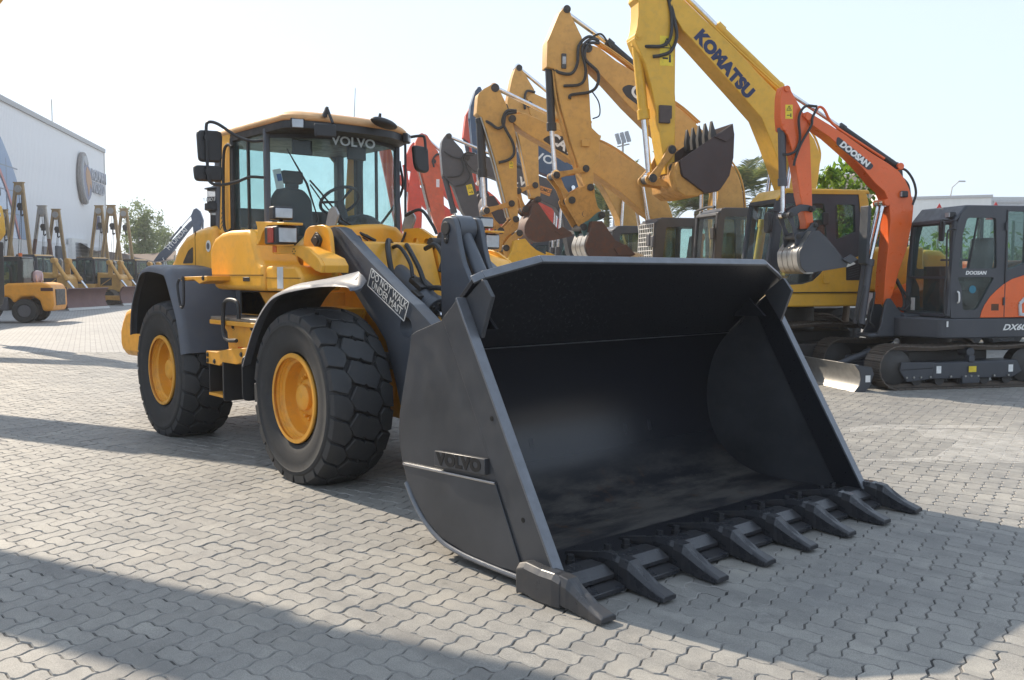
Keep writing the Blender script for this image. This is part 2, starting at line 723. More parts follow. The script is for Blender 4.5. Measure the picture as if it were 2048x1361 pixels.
# ------------------------------------------------------------------ shared materials of the machines
YEL = paint('loader_yellow', (0.84, 0.40, 0.030), 0.34, 0.38, fade=0.13, coat=0.15, chip=0.04, chipcol=(0.30, 0.17, 0.05), dirtcol=(0.40, 0.25, 0.10))
YELW = paint('loader_yellow_worn', (0.74, 0.34, 0.03), 0.45, 0.4, chip=0.25)
ROOF = paint('faded_roof_yellow', (0.62, 0.36, 0.17), 0.55, 0.25)
GREY = paint('loader_dark_grey', (0.072, 0.082, 0.100), 0.38, 0.25, dirtcol=(0.14, 0.13, 0.12))
PLAS = paint('grey_fender_plastic', (0.092, 0.102, 0.124), 0.52, 0.35, dirtcol=(0.16, 0.15, 0.14))
BLK = paint('black_plastic', (0.018, 0.019, 0.022), 0.45, 0.2, dirtcol=(0.06, 0.055, 0.05))
DARKMET = paint('dark_greasy_steel', (0.030, 0.029, 0.029), 0.5, 0.45, dirtcol=(0.07, 0.055, 0.04))
RUBBER = paint('tyre_rubber', (0.022, 0.023, 0.025), 0.74, 0.55, dirtcol=(0.075, 0.068, 0.060), bumpy=0.2)
RUBBERS = paint('tread_rubber', (0.030, 0.032, 0.036), 0.55, 0.5, dirtcol=(0.085, 0.078, 0.070), bumpy=0.15)
HOSE = paint('hydraulic_hose', (0.020, 0.021, 0.023), 0.5, 0.2, dirtcol=(0.08, 0.07, 0.06), bumpy=0)
CHROME = flat('chrome_rod', (0.72, 0.73, 0.75), 0.16, 1.0)
STEEL = flat('bare_steel', (0.40, 0.39, 0.37), 0.38, 0.9)
WHITE = flat('white_paint', (0.78, 0.78, 0.76), 0.5)
LENS = flat('lamp_lens', (0.40, 0.42, 0.44), 0.10, 0.4)
ORANGE_L = flat('orange_lens', (0.75, 0.16, 0.02), 0.25)
RED_L = flat('red_lens', (0.32, 0.03, 0.02), 0.25)
SEAT = paint('seat_fabric', (0.05, 0.06, 0.07), 0.8, 0.2)
GLASS = glass('cab_glass', (0.80, 0.92, 0.91))
GLASSD = glass('dark_cab_glass', (0.78, 0.88, 0.86))
YLAB = flat('yellow_label', (0.80, 0.60, 0.04), 0.5)
BLABEL = flat('black_print', (0.02, 0.02, 0.022), 0.5)


def bucket_material():
    m, n, l, b = _nt('bucket_black_paint')
    tc = n.new('ShaderNodeTexCoord')
    co = tc.outputs['Object']
    n1 = noise(n, l, 1.4, 5, 0.6, co)
    c = ramp(n, l, n1.outputs[0], [(0.3, (0.0095, 0.011, 0.0155)), (0.7, (0.016, 0.0175, 0.023))]).outputs[0]
    n2 = noise(n, l, 55, 4, 0.75, co)
    l.new(c, b.inputs['Base Color'])
    r = ramp(n, l, n2.outputs[0], [(0.35, (0.27,) * 3), (0.7, (0.40,) * 3)])
    l.new(r.outputs[0], b.inputs['Roughness'])
    l.new(bump(n, l, n2.outputs[0], 0.05, 0.002), b.inputs['Normal'])
    return m


def floor_material():
    """bucket floor: paint scraped to dull steel with rust and dried mud"""
    m, n, l, b = _nt('bucket_worn_floor')
    tc = n.new('ShaderNodeTexCoord')
    co = tc.outputs['Object']
    mp = n.new('ShaderNodeMapping')
    mp.inputs['Scale'].default_value = (3.0, 1.0, 3.0)
    l.new(co, mp.inputs[0])
    n1 = noise(n, l, 1.5, 7, 0.7, mp.outputs[0])
    n2 = noise(n, l, 26, 6, 0.75, co)
    n3 = noise(n, l, 5.0, 7, 0.7, co)
    sep = n.new('ShaderNodeSeparateXYZ')
    l.new(co, sep.inputs[0])
    zr = n.new('ShaderNodeMapRange')
    zr.inputs[1].default_value = 0.40
    zr.inputs[2].default_value = 0.10
    l.new(sep.outputs[2], zr.inputs[0])
    dust = ramp(n, l, n1.outputs[0], [(0.42, (0, 0, 0)), (0.60, (1, 1, 1))]).outputs[0]
    mul = n.new('ShaderNodeMath')
    mul.operation = 'MULTIPLY'
    l.new(dust, mul.inputs[0])
    l.new(zr.outputs[0], mul.inputs[1])
    c = mixc(n, l, mul.outputs[0], (0.011, 0.0125, 0.0175), (0.082, 0.076, 0.070))
    rust = ramp(n, l, n3.outputs[0], [(0.58, (0, 0, 0)), (0.68, (0.8, 0.8, 0.8))]).outputs[0]
    m2 = n.new('ShaderNodeMath')
    m2.operation = 'MULTIPLY'
    l.new(rust, m2.inputs[0])
    l.new(zr.outputs[0], m2.inputs[1])
    c = mixc(n, l, m2.outputs[0], c, (0.075, 0.040, 0.022))
    sp = ramp(n, l, n2.outputs[0], [(0.64, (0, 0, 0)), (0.70, (1, 1, 1))]).outputs[0]
    m3 = n.new('ShaderNodeMath')
    m3.operation = 'MULTIPLY'
    l.new(sp, m3.inputs[0])
    l.new(zr.outputs[0], m3.inputs[1])
    c = mixc(n, l, m3.outputs[0], c, (0.19, 0.165, 0.135))
    l.new(c, b.inputs['Base Color'])
    rg = n.new('ShaderNodeMapRange')
    rg.inputs[3].default_value = 0.27
    rg.inputs[4].default_value = 0.6
    l.new(zr.outputs[0], rg.inputs[0])
    l.new(rg.outputs[0], b.inputs['Roughness'])
    l.new(bump(n, l, n2.outputs[0], 0.25, 0.004), b.inputs['Normal'])
    return m


BUCK = bucket_material()
BPLATE = paint('bucket_plate_paint', (0.034, 0.037, 0.044), 0.34, 0.45, dirtcol=(0.075, 0.073, 0.072), fade=0.25, bumpy=0.06, chip=0.02, chipcol=(0.10, 0.10, 0.105))  # paler than the bucket black: sky reflection on the plates put into colour
BFLOOR = floor_material()
PALE_EDGE = flat('pale_edge', (0.16, 0.17, 0.19), 0.35, 0.4)  # paler blue-grey than the bucket plates
TOOTHM = paint('tooth_steel', (0.034, 0.036, 0.042), 0.27, 0.25, dirtcol=(0.11, 0.085, 0.06), metal=0.2)
TOOTHLIT = paint('lit_tooth_steel', (0.050, 0.052, 0.058), 0.32, 0.45, dirtcol=(0.13, 0.11, 0.09), metal=0.3)  # lit copy of the tooth steel: sunlight put into a paler colour


# ------------------------------------------------------------------ wheel loader (x forward, y to its left, front axle at x = 0)
LD = thing('wheel_loader', 'large yellow wheel loader with huge black toothed bucket resting on the pavers', 'wheel loader')


def polyhole(outline, hole):
    ar = lambda P: sum(P[i - 1][0] * P[i][1] - P[i][0] * P[i - 1][1] for i in range(len(P)))
    if ar(outline) * ar(hole) > 0:
        hole = hole[::-1]
    i, j = min(((a, b) for a in range(len(outline)) for b in range(len(hole))),
               key=lambda t: (outline[t[0]][0] - hole[t[1]][0]) ** 2 + (outline[t[0]][1] - hole[t[1]][1]) ** 2)
    return outline[:i + 1] + hole[j:] + hole[:j + 1] + outline[i:]


def keyhole(outline, c, r, n=14):
    k = min(range(len(outline)), key=lambda i: (outline[i][0] - c[0]) ** 2 + (outline[i][1] - c[1]) ** 2)
    p = outline[k]
    a0 = math.atan2(p[1] - c[1], p[0] - c[0])
    area = sum(outline[i - 1][0] * outline[i][1] - outline[i][0] * outline[i - 1][1] for i in range(len(outline)))
    s = -1 if area > 0 else 1
    ring = [(c[0] + r * math.cos(a0 + s * 2 * math.pi * i / n), c[1] + r * math.sin(a0 + s * 2 * math.pi * i / n)) for i in range(n)]
    ring.append(ring[0])
    e = 1e-4
    tx, tz = -math.sin(a0) * e, math.cos(a0) * e
    return outline[:k + 1] + ring + [(p[0] + tx, p[1] + tz)] + outline[k + 1:]


def build_bucket():
    inner = [(3.44, 0.088), (2.75, 0.084), (2.55, 0.098), (2.38, 0.15), (2.25, 0.225), (2.14, 0.33), (2.065, 0.46), (2.03, 0.60),
             (2.022, 0.74), (2.04, 0.88), (2.085, 1.03), (2.155, 1.15), (2.24, 1.245)]
    outer = [(p[0] + (-0.035) * (-(Vector((inner[min(len(inner) - 1, i + 1)][0] - inner[max(0, i - 1)][0],
             inner[min(len(inner) - 1, i + 1)][1] - inner[max(0, i - 1)][1])).normalized().y)) * -1,
             p[1] + 0.035 * (Vector((inner[min(len(inner) - 1, i + 1)][0] - inner[max(0, i - 1)][0],
             inner[min(len(inner) - 1, i + 1)][1] - inner[max(0, i - 1)][1])).normalized().x)) for i, p in enumerate(inner)]
    fine_i = spline([(p[0], p[1], 0) for p in inner], 4)
    fine_o = spline([(p[0], p[1], 0) for p in outer], 4)
    m = MB()
    m.prism([p[:2] for p in fine_i] + [p[:2] for p in fine_o[::-1]], -1.555, 1.555)
    bk = m.obj('bucket', BFLOOR, LD, smooth=40)
    bk['label'] = 'black steel rock bucket with eight pointed teeth'
    # spill guard: leaning plate along the top
    ax, az, bx_, bz = 2.237, 1.247, 2.86, 1.80
    nx, nz = -(bz - az), (bx_ - ax)
    ln = math.hypot(nx, nz)
    nx, nz = nx / ln * 0.028, nz / ln * 0.028
    pts = [(-1.553, 0), (-1.553, 0.78), (-1.50, 0.83), (-1.15, 1.0), (1.15, 1.0), (1.50, 0.83), (1.553, 0.78), (1.553, 0)]
    f = lambda y, t, o: (ax + (bx_ - ax) * t + nx * o, y, az + (bz - az) * t + nz * o)
    m = MB()
    m.loft([[f(y, t, 0) for y, t in pts], [f(y, t, 1) for y, t in pts]])
    m.obj('spill_guard', BUCK, bk, 0.003)
    # capping bar on the spill guard's rim
    m = MB()
    rim = [f(y, t, 0.5) for y, t in pts[1:-1]]
    for a, b_ in zip(rim, rim[1:]):
        a, b_ = Vector(a), Vector(b_)
        d = (b_ - a)
        mid = (a + b_) / 2
        yv = d.normalized()
        up = Vector((bx_ - ax, 0, bz - az)).normalized()
        up = (up - yv * up.dot(yv)).normalized()
        rot = Matrix((yv, up, yv.cross(up))).transposed()
        m.box(mid + up * 0.004, (d.length + 0.004, 0.022, 0.052), rot)
    m.obj('rim_bar', PALE_EDGE, bk, 0.004)  # lit upper edge put into the bar's paler colour
    m = MB()
    m.hose([(2.246, -1.54, 1.238), (2.246, 1.54, 1.238)], 0.0035)
    m.obj('weld_seam', flat('weld_bead', (0.06, 0.06, 0.065), 0.4, 0.3), bk)
    plate = [(2.619, 1.578), (3.47, 0.125), (3.269, 0.04), (3.199, 0.043), (2.96, 0.05), (2.70, 0.058), (2.52, 0.078), (2.427, 0.105), (2.34, 0.145),
             (2.249, 0.205), (2.157, 0.292), (2.08, 0.392), (2.025, 0.52), (1.99, 0.64), (1.985, 0.74), (1.998, 0.85), (2.03, 0.96), (2.07, 1.10),
             (2.115, 1.25), (2.135, 1.347), (2.188, 1.37), (2.455, 1.449), (2.493, 1.486)]
    for s in (-1, 1):
        m = MB()
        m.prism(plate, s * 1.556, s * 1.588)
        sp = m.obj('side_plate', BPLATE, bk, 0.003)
        m = MB()                                     # wear strip along the leading edge
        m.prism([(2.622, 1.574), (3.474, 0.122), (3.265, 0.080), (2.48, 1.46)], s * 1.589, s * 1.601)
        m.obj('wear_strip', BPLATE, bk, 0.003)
        m = MB()                                     # inner half of the same strip
        m.prism([(2.622, 1.574), (3.474, 0.128), (3.25, 0.128), (2.50, 1.43)], s * 1.541, s * 1.5545)
        m.obj('wear_strip', BUCK, bk, 0.002)
        m = MB()
        m.prism([(2.625, 1.590), (3.486, 0.126), (3.470, 0.124), (2.612, 1.580)], s * 1.535, s * 1.605)
        m.obj('edge_trim', PALE_EDGE, bk, 0.003)
        m = MB()                                     # lower liner
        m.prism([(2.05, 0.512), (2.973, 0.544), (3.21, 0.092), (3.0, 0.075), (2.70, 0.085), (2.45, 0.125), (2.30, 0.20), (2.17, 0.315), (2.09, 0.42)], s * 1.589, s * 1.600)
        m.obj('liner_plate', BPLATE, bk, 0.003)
        m = MB()
        m.tube([(2.05, s * 1.597, 0.517), (2.50, s * 1.598, 0.533), (2.973, s * 1.598, 0.549)], 0.010)
        m.obj('weld_bead', flat('silver_weld', (0.45, 0.45, 0.46), 0.22, 0.9), bk)
        m = MB()
        low = spline([(3.22, s * 1.596, 0.055), (2.96, s * 1.596, 0.058), (2.70, s * 1.596, 0.066), (2.52, s * 1.596, 0.086), (2.427, s * 1.596, 0.113),
                      (2.34, s * 1.596, 0.153), (2.249, s * 1.596, 0.213), (2.157, s * 1.596, 0.30), (2.08, s * 1.596, 0.40)], 4)
        m.tube(low, 0.016)
        m.obj('heel_bar', PALE_EDGE, bk)
        for hx, hz in ((2.945, 0.914), (3.213, 0.388)):
            m = MB()
            m.cyl((hx, s * 1.600, hz), (hx, s * 1.6035, hz), 0.014, n=12)
            m.obj('bolt_hole', flat('hole_dark', (0.004, 0.004, 0.004), 0.9), bk)
        m = MB()                                     # corner gusset
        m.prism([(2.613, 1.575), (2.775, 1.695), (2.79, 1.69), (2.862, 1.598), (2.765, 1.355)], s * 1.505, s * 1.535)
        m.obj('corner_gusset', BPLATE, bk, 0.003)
        m = MB()
        m.prism([(2.56, 1.54), (2.72, 1.40), (2.42, 1.39)], s * 1.36, s * 1.384)
        m.add([(2.40, s * 1.52, 1.34), (2.55, s * 1.38, 1.50), (2.45, s * 1.38, 1.30)], [(0, 1, 2)])
        m.obj('inner_gusset', BUCK, bk, 0.002)
    # cast name plate
    for s in (-1, 1):
        m = MB()
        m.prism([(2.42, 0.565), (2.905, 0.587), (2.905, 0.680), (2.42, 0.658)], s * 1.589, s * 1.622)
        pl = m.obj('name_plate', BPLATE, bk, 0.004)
        text('lettering', 'VOLVO', 0.098, flat('cut_dark', (0.003, 0.003, 0.004), 0.7), (2.66, s * 1.6235, 0.622), (0.999 * -s, 0, 0.045 * -s), (0, 0, 1), pl,
             depth=0.0012, bold=0.0065, sx=1.24, space=1.06)
    # cutting edge
    m = MB()
    m.prism([(3.02, 0.092), (3.46, 0.098), (3.50, 0.06), (3.46, 0.028), (3.02, 0.052)], -1.555, 1.555)
    m.obj('cutting_edge', BUCK, bk, 0.004)
    ys = [-1.617 + 0.462 * i for i in range(8)]
    seg_up = MB()
    seg_up.prism([(3.32, 0.100), (3.345, 0.128), (3.46, 0.126), (3.535, 0.088), (3.535, 0.066), (3.42, 0.066), (3.32, 0.0985)], -0.168, 0.168)
    me_up = seg_up.mesh('edge_segment', TOOTHM, None)
    seg_lo = MB()
    seg_lo.prism([(3.40, 0.050), (3.53, 0.056), (3.615, 0.040), (3.615, 0.014), (3.48, 0.010), (3.40, 0.024)], -0.172, 0.172)
    me_lo = seg_lo.mesh('lower_segment', TOOTHM, None)
    bolt = MB()
    bolt.cyl((0, 0, -0.012), (0, 0, 0.012), 0.030, n=6)
    bolt.cyl((0, 0, 0.012), (0, 0, 0.040), 0.022, n=6)
    me_b = bolt.mesh('bolt', TOOTHM, 30)
    for i in range(7):
        yc = (ys[i] + ys[i + 1]) / 2
        link('edge_segment', me_up, bk, 0.004, loc=(0, yc, 0))
        link('lower_segment', me_lo, bk, 0.004, loc=(0, yc, 0))
        for o in (-0.075, 0.085):
            link('bolt', me_b, bk, loc=(3.275, yc + o, 0.112))

    def tooth(corner):
        a = MB()                                     # adapter, straddling the edge
        hw = 0.062 if corner else 0.046
        st = [(3.10 if not corner else 3.24, 0.105 if not corner else 0.17, 0.09 if not corner else 0.01, 0.030 if not corner else hw),
              (3.30, 0.150 if not corner else 0.188, 0.02, 0.040 if not corner else hw), (3.42, 0.178, 0.006, hw), (3.52, 0.180, 0.008, hw),
              (3.575, 0.168, 0.012, hw * 0.92)]
        L = []
        for x, zt, zb, w in st:
            L.append([(x, -w, zb), (x, w, zb), (x, w, zt - 0.03), (x, w * 0.6, zt), (x, -w * 0.6, zt), (x, -w, zt - 0.03)])
        a.loft(L)
        t = MB()
        st = [(3.550, 0.180, 0.030, 0.052), (3.615, 0.172, 0.022, 0.052), (3.635, 0.155, 0.020, 0.047), (3.70, 0.118, 0.010, 0.044), (3.77, 0.080, 0.006, 0.046),
              (3.83, 0.060, 0.006, 0.053), (3.872, 0.046, 0.014, 0.054)]
        L = []
        for k, (x, zt, zb, w) in enumerate(st):
            dip = 0.014 if k in (3,) else 0.0
            L.append([(x, -w, zb), (x, w, zb), (x, w, zb + (zt - zb) * 0.70), (x, w * 0.66, zt), (x, 0, zt - dip), (x, -w * 0.66, zt), (x, -w, zb + (zt - zb) * 0.70)])
        t.loft(L)
        return a, t
    am, tm = tooth(False)
    ac, tcn = tooth(True)
    ma, mt = am.mesh('tooth_adapter', TOOTHM, None), tm.mesh('tooth', TOOTHM, None)
    mac, mtc = ac.mesh('tooth_adapter', TOOTHM, None), tcn.mesh('tooth', TOOTHM, None)
    mtw = tcn.mesh('tooth', TOOTHLIT, None)
    maw = ac.mesh('tooth_adapter', TOOTHLIT, None)
    for i, y in enumerate(ys):
        cnr = i in (0, 7)
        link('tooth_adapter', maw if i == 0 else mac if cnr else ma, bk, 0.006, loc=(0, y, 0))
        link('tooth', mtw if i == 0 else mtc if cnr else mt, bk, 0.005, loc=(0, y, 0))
    # hinge ears on the back
    m = MB()
    for y in (-0.78, -0.50, 0.50, 0.78):
        m.prism([(2.02, 0.62), (1.82, 0.58), (1.68, 0.40), (1.72, 0.20), (2.35, 0.10), (2.10, 0.33)], y - 0.02, y + 0.02)
    for y in (-0.12, 0.12):
        m.prism([(2.06, 1.15), (1.60, 1.14), (1.22, 1.18), (1.18, 1.02), (1.55, 0.92), (2.0, 0.80)], y - 0.02, y + 0.02)
    m.obj('hinge_ears', BUCK, bk, 0.004)
    return bk


build_bucket()


# wheels ------------------------------------------------------------
def build_wheel():
    w = bpy.data.objects.new('wheel', None)
    RO = 0.752
    ty = MB()
    prof = [(0.372, -0.215), (0.395, -0.245), (0.46, -0.272), (0.54, -0.283), (0.60, -0.282), (0.605, -0.287), (0.63, -0.284), (0.635, -0.276), (0.67, -0.262),
            (0.697, -0.235), (0.709, -0.15), (0.714, 0.0), (0.709, 0.15), (0.697, 0.235), (0.67, 0.262), (0.60, 0.283), (0.50, 0.28), (0.40, 0.25), (0.372, 0.215)]
    ty.lathe(prof, n=64, cap=False)
    tyre = ty.mesh('tyre', RUBBER, 50)
    rim = MB()
    rim.lathe([(0.340, -0.262), (0.371, -0.262), (0.376, -0.250), (0.371, -0.236), (0.350, -0.232), (0.345, -0.215), (0.330, -0.212), (0.322, -0.190), (0.302, -0.178),
               (0.300, -0.10), (0.290, -0.075), (0.225, -0.068), (0.150, -0.070), (0.15, 0.03), (0.37, 0.03), (0.37, 0.245), (0.340, 0.245)], n=56, cap=False)
    rim_me = rim.mesh('rim', YELW, 35)
    hub = MB()
    hub.lathe([(0.155, -0.066), (0.152, -0.118), (0.140, -0.130), (0.112, -0.136), (0.108, -0.172), (0.085, -0.187), (0.05, -0.192), (0.001, -0.193)], n=28, cap=False)
    hub_me = hub.mesh('hub', YELW, 35)
    nut = MB()
    nut.cyl((0, -0.064, 0.190), (0, -0.100, 0.190), 0.025, 0.022, n=6)
    nut.ball((0, -0.102, 0.190), 0.017, 8, 6)
    nut_me = nut.mesh('wheel_nut', YEL, 35)

    def crown(y):
        return RO - 0.045 * (abs(y) / 0.26) ** 3

    def block(poly, side=0):
        """one tread lug: outline on the unrolled tread (y across, s along)"""
        m = MB()
        cy = sum(p[0] for p in poly) / len(poly)
        cs = sum(p[1] for p in poly) / len(poly)

        def at(y, s, dr=0.0):
            a = s / 0.74
            r = crown(y) + dr
            return (r * math.sin(a), y, r * math.cos(a))
        top = [at(cy + (y - cy) * 0.935, cs + (s - cs) * 0.92, 0.0) for y, s in poly]
        mid = [at(cy + (y - cy) * 0.98, cs + (s - cs) * 0.975, -0.007) for y, s in poly]
        low = [at(y, s, -0.060) for y, s in poly]
        n = len(poly)
        cen = at(cy, cs, 0.001)
        vs = top + mid + low + [cen]
        fs = [(i, (i + 1) % n, 3 * n) for i in range(n)]
        fs += [(n + i, n + (i + 1) % n, (i + 1) % n, i) for i in range(n)]
        fs += [(2 * n + i, 2 * n + (i + 1) % n, n + (i + 1) % n, n + i) for i in range(n)]
        m.add(vs, fs)
        return m
    NB = 22
    p = 2 * math.pi * 0.74 / NB
    h = p * 0.462
    sk = 0.34
    cpoly = [(-0.152, 0.030), (-0.105, h), (-0.025, h), (-0.005, h * 0.82), (0.020, h), (0.090, h), (0.152, -0.030), (0.105, -h), (0.025, -h), (0.005, -h * 0.82), (-0.020, -h), (-0.090, -h)]
    spoly = [(0.274, -h * 0.92), (0.240, -h), (0.165, -h), (0.122, -0.035), (0.128, 0.030), (0.165, h), (0.240, h), (0.274, h * 0.92)]
    skew = lambda P: [(y, s + sk * y) for y, s in P]
    b0 = block(skew(cpoly)).mesh('tread_block', RUBBERS, 25)
    b1 = block(skew(spoly)).mesh('tread_block', RUBBERS, 25)
    b2 = block(skew([(-y, s) for y, s in spoly][::-1])).mesh('tread_block', RUBBERS, 25)
    return tyre, rim_me, hub_me, nut_me, (b0, b1, b2), NB


WHEEL = build_wheel()


def place_wheel(x, side, spin):
    tyre, rim_me, hub_me, nut_me, blocks, NB = WHEEL
    w = bpy.data.objects.new('wheel', None)
    COL.objects.link(w)
    w.parent = LD
    w.location = (x, side * -1.052 * -1, 0.702)
    w.rotation_euler = (0, spin, 0 if side < 0 else math.pi)
    link('tyre', tyre, w)
    link('rim', rim_me, w)
    link('hub', hub_me, w)
    for i in range(16):
        link('wheel_nut', nut_me, w).rotation_euler = (0, 2 * math.pi * i / 16, 0)
    for i in range(NB):
        for k, me in enumerate(blocks):
            o = link('tread_block', me, w)
            o.rotation_euler = (0, 2 * math.pi * (i + (0.5 if k else 0)) / NB, 0)
    return w


place_wheel(0.0, -1, 0.1)
place_wheel(0.0, 1, 0.35)
place_wheel(-3.0, -1, 0.22)
place_wheel(-3.0, 1, 0.5)

# frames, arms and linkage -------------------------------------------
def build_loader_frames():
    m = MB()                                         # front frame box
    m.prism([(-0.95, 1.95), (-0.40, 2.02), (-0.25, 1.62), (0.10, 1.30), (0.55, 0.85), (0.78, 0.66), (0.74, 0.52), (0.2, 0.46), (-0.7, 0.50), (-0.95, 0.8)], -0.40, 0.40)
    m.obj('front_frame', YEL, LD, 0.015)
    m = MB()
    m.cyl((0, -0.92, 0.702), (0, 0.92, 0.702), 0.15, n=20)
    m.ball((0, 0, 0.68), (0.30, 0.28, 0.27), 16, 10)
    m.obj('front_axle', YELW, LD)
    m = MB()
    m.cyl((-3.0, -0.92, 0.702), (-3.0, 0.92, 0.702), 0.15, n=20)
    m.ball((-3.0, 0, 0.68), (0.30, 0.28, 0.27), 16, 10)
    m.obj('rear_axle', YELW, LD)
    m = MB()
    m.bx(-3.9, -1.15, -0.42, 0.42, 0.62, 1.35)
    m.bx(-1.25, -0.85, -0.16, 0.16, 0.62, 1.25)
    m.obj('rear_frame', DARKMET, LD, 0.02)
    # towers carrying the arm pivots
    out = [(-0.709, 2.03), (-0.678, 2.118), (-0.60, 2.158), (-0.36, 2.162), (-0.275, 2.136), (-0.231, 2.069), (-0.205, 1.90), (-0.19, 1.78), (-0.215, 1.70),
           (-0.282, 1.64), (-0.36, 1.55), (-0.72, 1.50), (-0.72, 1.9)]
    inn = [(-0.94, 2.10), (-0.92, 2.185), (-0.637, 2.185), (-0.44, 2.10), (-0.36, 2.0), (-0.26, 1.62), (-0.26, 1.40), (-0.40, 1.2), (-0.94, 1.3)]
    for s in (-1, 1):
        m = MB()
        m.prism(rnd_poly(out, 0.04), s * 0.775, s * 0.815)
        m.obj('tower_plate', YEL, LD, 0.006)
        m = MB()
        pl = rnd_poly(inn, 0.05)
        if s == 1:
            pl = keyhole(keyhole(pl, (-0.711, 2.035), 0.052), (-0.52, 2.03), 0.048)
        m.prism(pl, s * 0.42, s * 0.455)
        m.obj('tower_plate', YEL, LD, 0.0 if s == 1 else 0.006)
        m = MB()
        m.cyl((-0.432, s * 0.40, 2.02), (-0.432, s * 0.835, 2.02), 0.062, n=20)
        m.cyl((-0.432, s * 0.835, 2.02), (-0.432, s * 0.85, 2.02), 0.036, n=16)
        pin = m.obj('pivot_pin', DARKMET, LD, 0.004)
        m = MB()
        m.prism(rnd_poly([(-0.56, 2.03), (-0.45, 2.11), (-0.345, 2.03), (-0.43, 1.935)], 0.03), s * 0.816, s * 0.829)
        m.obj('pin_keeper', DARKMET, LD, 0.003)
        m = MB()
        m.prism([(-0.94, 1.45), (-0.26, 1.42), (-0.40, 1.2), (-0.94, 1.25)], s * 0.455, s * 0.775)
        m.obj('tower_web', YEL, LD, 0.006)
        m = MB()                                     # stay with the round eye above the tower
        m.prism(rnd_poly([(-0.98, 2.16), (-0.90, 2.34), (-0.80, 2.37), (-0.72, 2.29), (-0.80, 2.16)], 0.03), s * 0.425, s * 0.445)
        m.obj('lifting_eye', flat('zinc_plate', (0.42, 0.42, 0.41), 0.5, 0.4), LD, 0.003)
    m = MB()
    m.cyl((-0.56, -0.42, 1.93), (-0.56, 0.42, 1.93), 0.105, n=22)
    m.bx(-0.66, -0.46, -0.42, 0.42, 1.60, 1.90)
    m.obj('cross_tube', YEL, LD, 0.01)
    # lift arms
    arm = [(-0.535, 2.10), (-0.50, 2.138), (-0.391, 2.15), (-0.298, 2.127), (0.12, 1.875), (0.653, 1.567), (0.827, 1.485), (0.995, 1.384), (1.077, 1.333),
           (1.30, 1.15), (1.62, 0.88), (1.88, 0.60), (1.93, 0.42), (1.86, 0.27), (1.72, 0.23), (1.30, 0.30), (1.0, 0.42), (0.75, 0.55), (0.635, 0.66), (0.597, 0.771),
           (0.553, 0.883), (0.487, 1.032), (0.430, 1.171), (0.279, 1.307), (0.135, 1.407), (-0.062, 1.576), (-0.268, 1.724), (-0.454, 1.807), (-0.54, 1.94)]
    for s in (-1, 1):
        m = MB()
        m.prism(polyhole(arm, [(0.727 + 0.085 * math.cos(2 * math.pi * i / 18), 1.30 + 0.085 * math.sin(2 * math.pi * i / 18)) for i in range(18)]), s * 0.555, s * 0.675)
        a = m.obj('lift_arm', GREY, LD, 0.0)
        m = MB()
        m.cyl((1.80, s * 0.47, 0.40), (1.80, s * 0.80, 0.40), 0.07, n=18)
        m.obj('pin', DARKMET, a, 0.004)
        if s < 0:
            a['label'] = 'dark grey lift arm with a white boxed warning'
            f = [(0.222, 1.776), (0.774, 1.499), (0.702, 1.348), (0.158, 1.63)]
            m = MB()
            for p, q in zip(f, f[1:] + f[:1]):
                m.tube([(p[0], -0.6768, p[1]), (q[0], -0.6768, q[1])], 0.0045, 4)
            m.obj('warning_frame', WHITE, a)
            d = Vector((0.552, 0, -0.277)).normalized()
            u = Vector((0.277, 0, 0.552)).normalized()
            for k, (tx, c) in enumerate((('DO NOT WALK', (0.482, 1.598)), ('UNDER MAST', (0.448, 1.530)))):
                text('warning_text', tx, 0.088, WHITE, (c[0], -0.6785, c[1]), d, u, a, depth=0.001, bold=0.0004, sx=0.93)
    m = MB()
    m.cyl((0.95, -0.556, 0.72), (0.95, 0.556, 0.72), 0.13, n=22)
    m.obj('arm_cross_tube', GREY, LD)
    # lift cylinders
    for s in (-1, 1):
        m = MB()
        m.cyl((-0.80, s * 0.49, 0.95), (0.25, s * 0.49, 0.98), 0.075, n=16)
        cy = m.obj('lift_cylinder', DARKMET, LD, 0.004)
        m = MB()
        m.cyl((0.25, s * 0.49, 0.98), (0.85, s * 0.49, 1.0), 0.042, n=14)
        m.obj('rod', CHROME, cy)
    # tilt cylinder
    m = MB()
    m.cyl((-0.66, -0.02, 1.86), (0.24, -0.02, 1.405), 0.115, n=22)
    m.cyl((0.20, -0.02, 1.425), (0.27, -0.02, 1.39), 0.132, n=22)
    m.cyl((-0.70, -0.02, 1.88), (-0.60, -0.02, 1.83), 0.13, n=22)
    tc = m.obj('tilt_cylinder', GREY, LD, 0.006)
    m = MB()
    for i in range(10):
        a = 2 * math.pi * i / 10
        ax = Vector((0.9, 0, -0.455)).normalized()
        e1 = Vector((0, 1, 0))
        e2 = ax.cross(e1)
        c = Vector((0.268, -0.02, 1.392)) + (e1 * math.cos(a) + e2 * math.sin(a)) * 0.095
        m = MB()
        m.cyl(c, c + ax * 0.03, 0.014, n=6)
        m.obj('gland_bolt', DARKMET, tc)
    m = MB()
    m.cyl((0.25, -0.02, 1.40), (0.62, -0.02, 1.21), 0.05, n=16)
    m.obj('rod', CHROME, tc)
    m = MB()
    m.box((0.02, -0.02, 1.635), (0.20, 0.16, 0.05), Matrix.Rotation(R(27), 3, 'Y'))
    m.box((0.10, -0.10, 1.535), (0.13, 0.12, 0.06), Matrix.Rotation(R(27), 3, 'Y'))
    m.obj('valve_block', DARKMET, tc, 0.006)
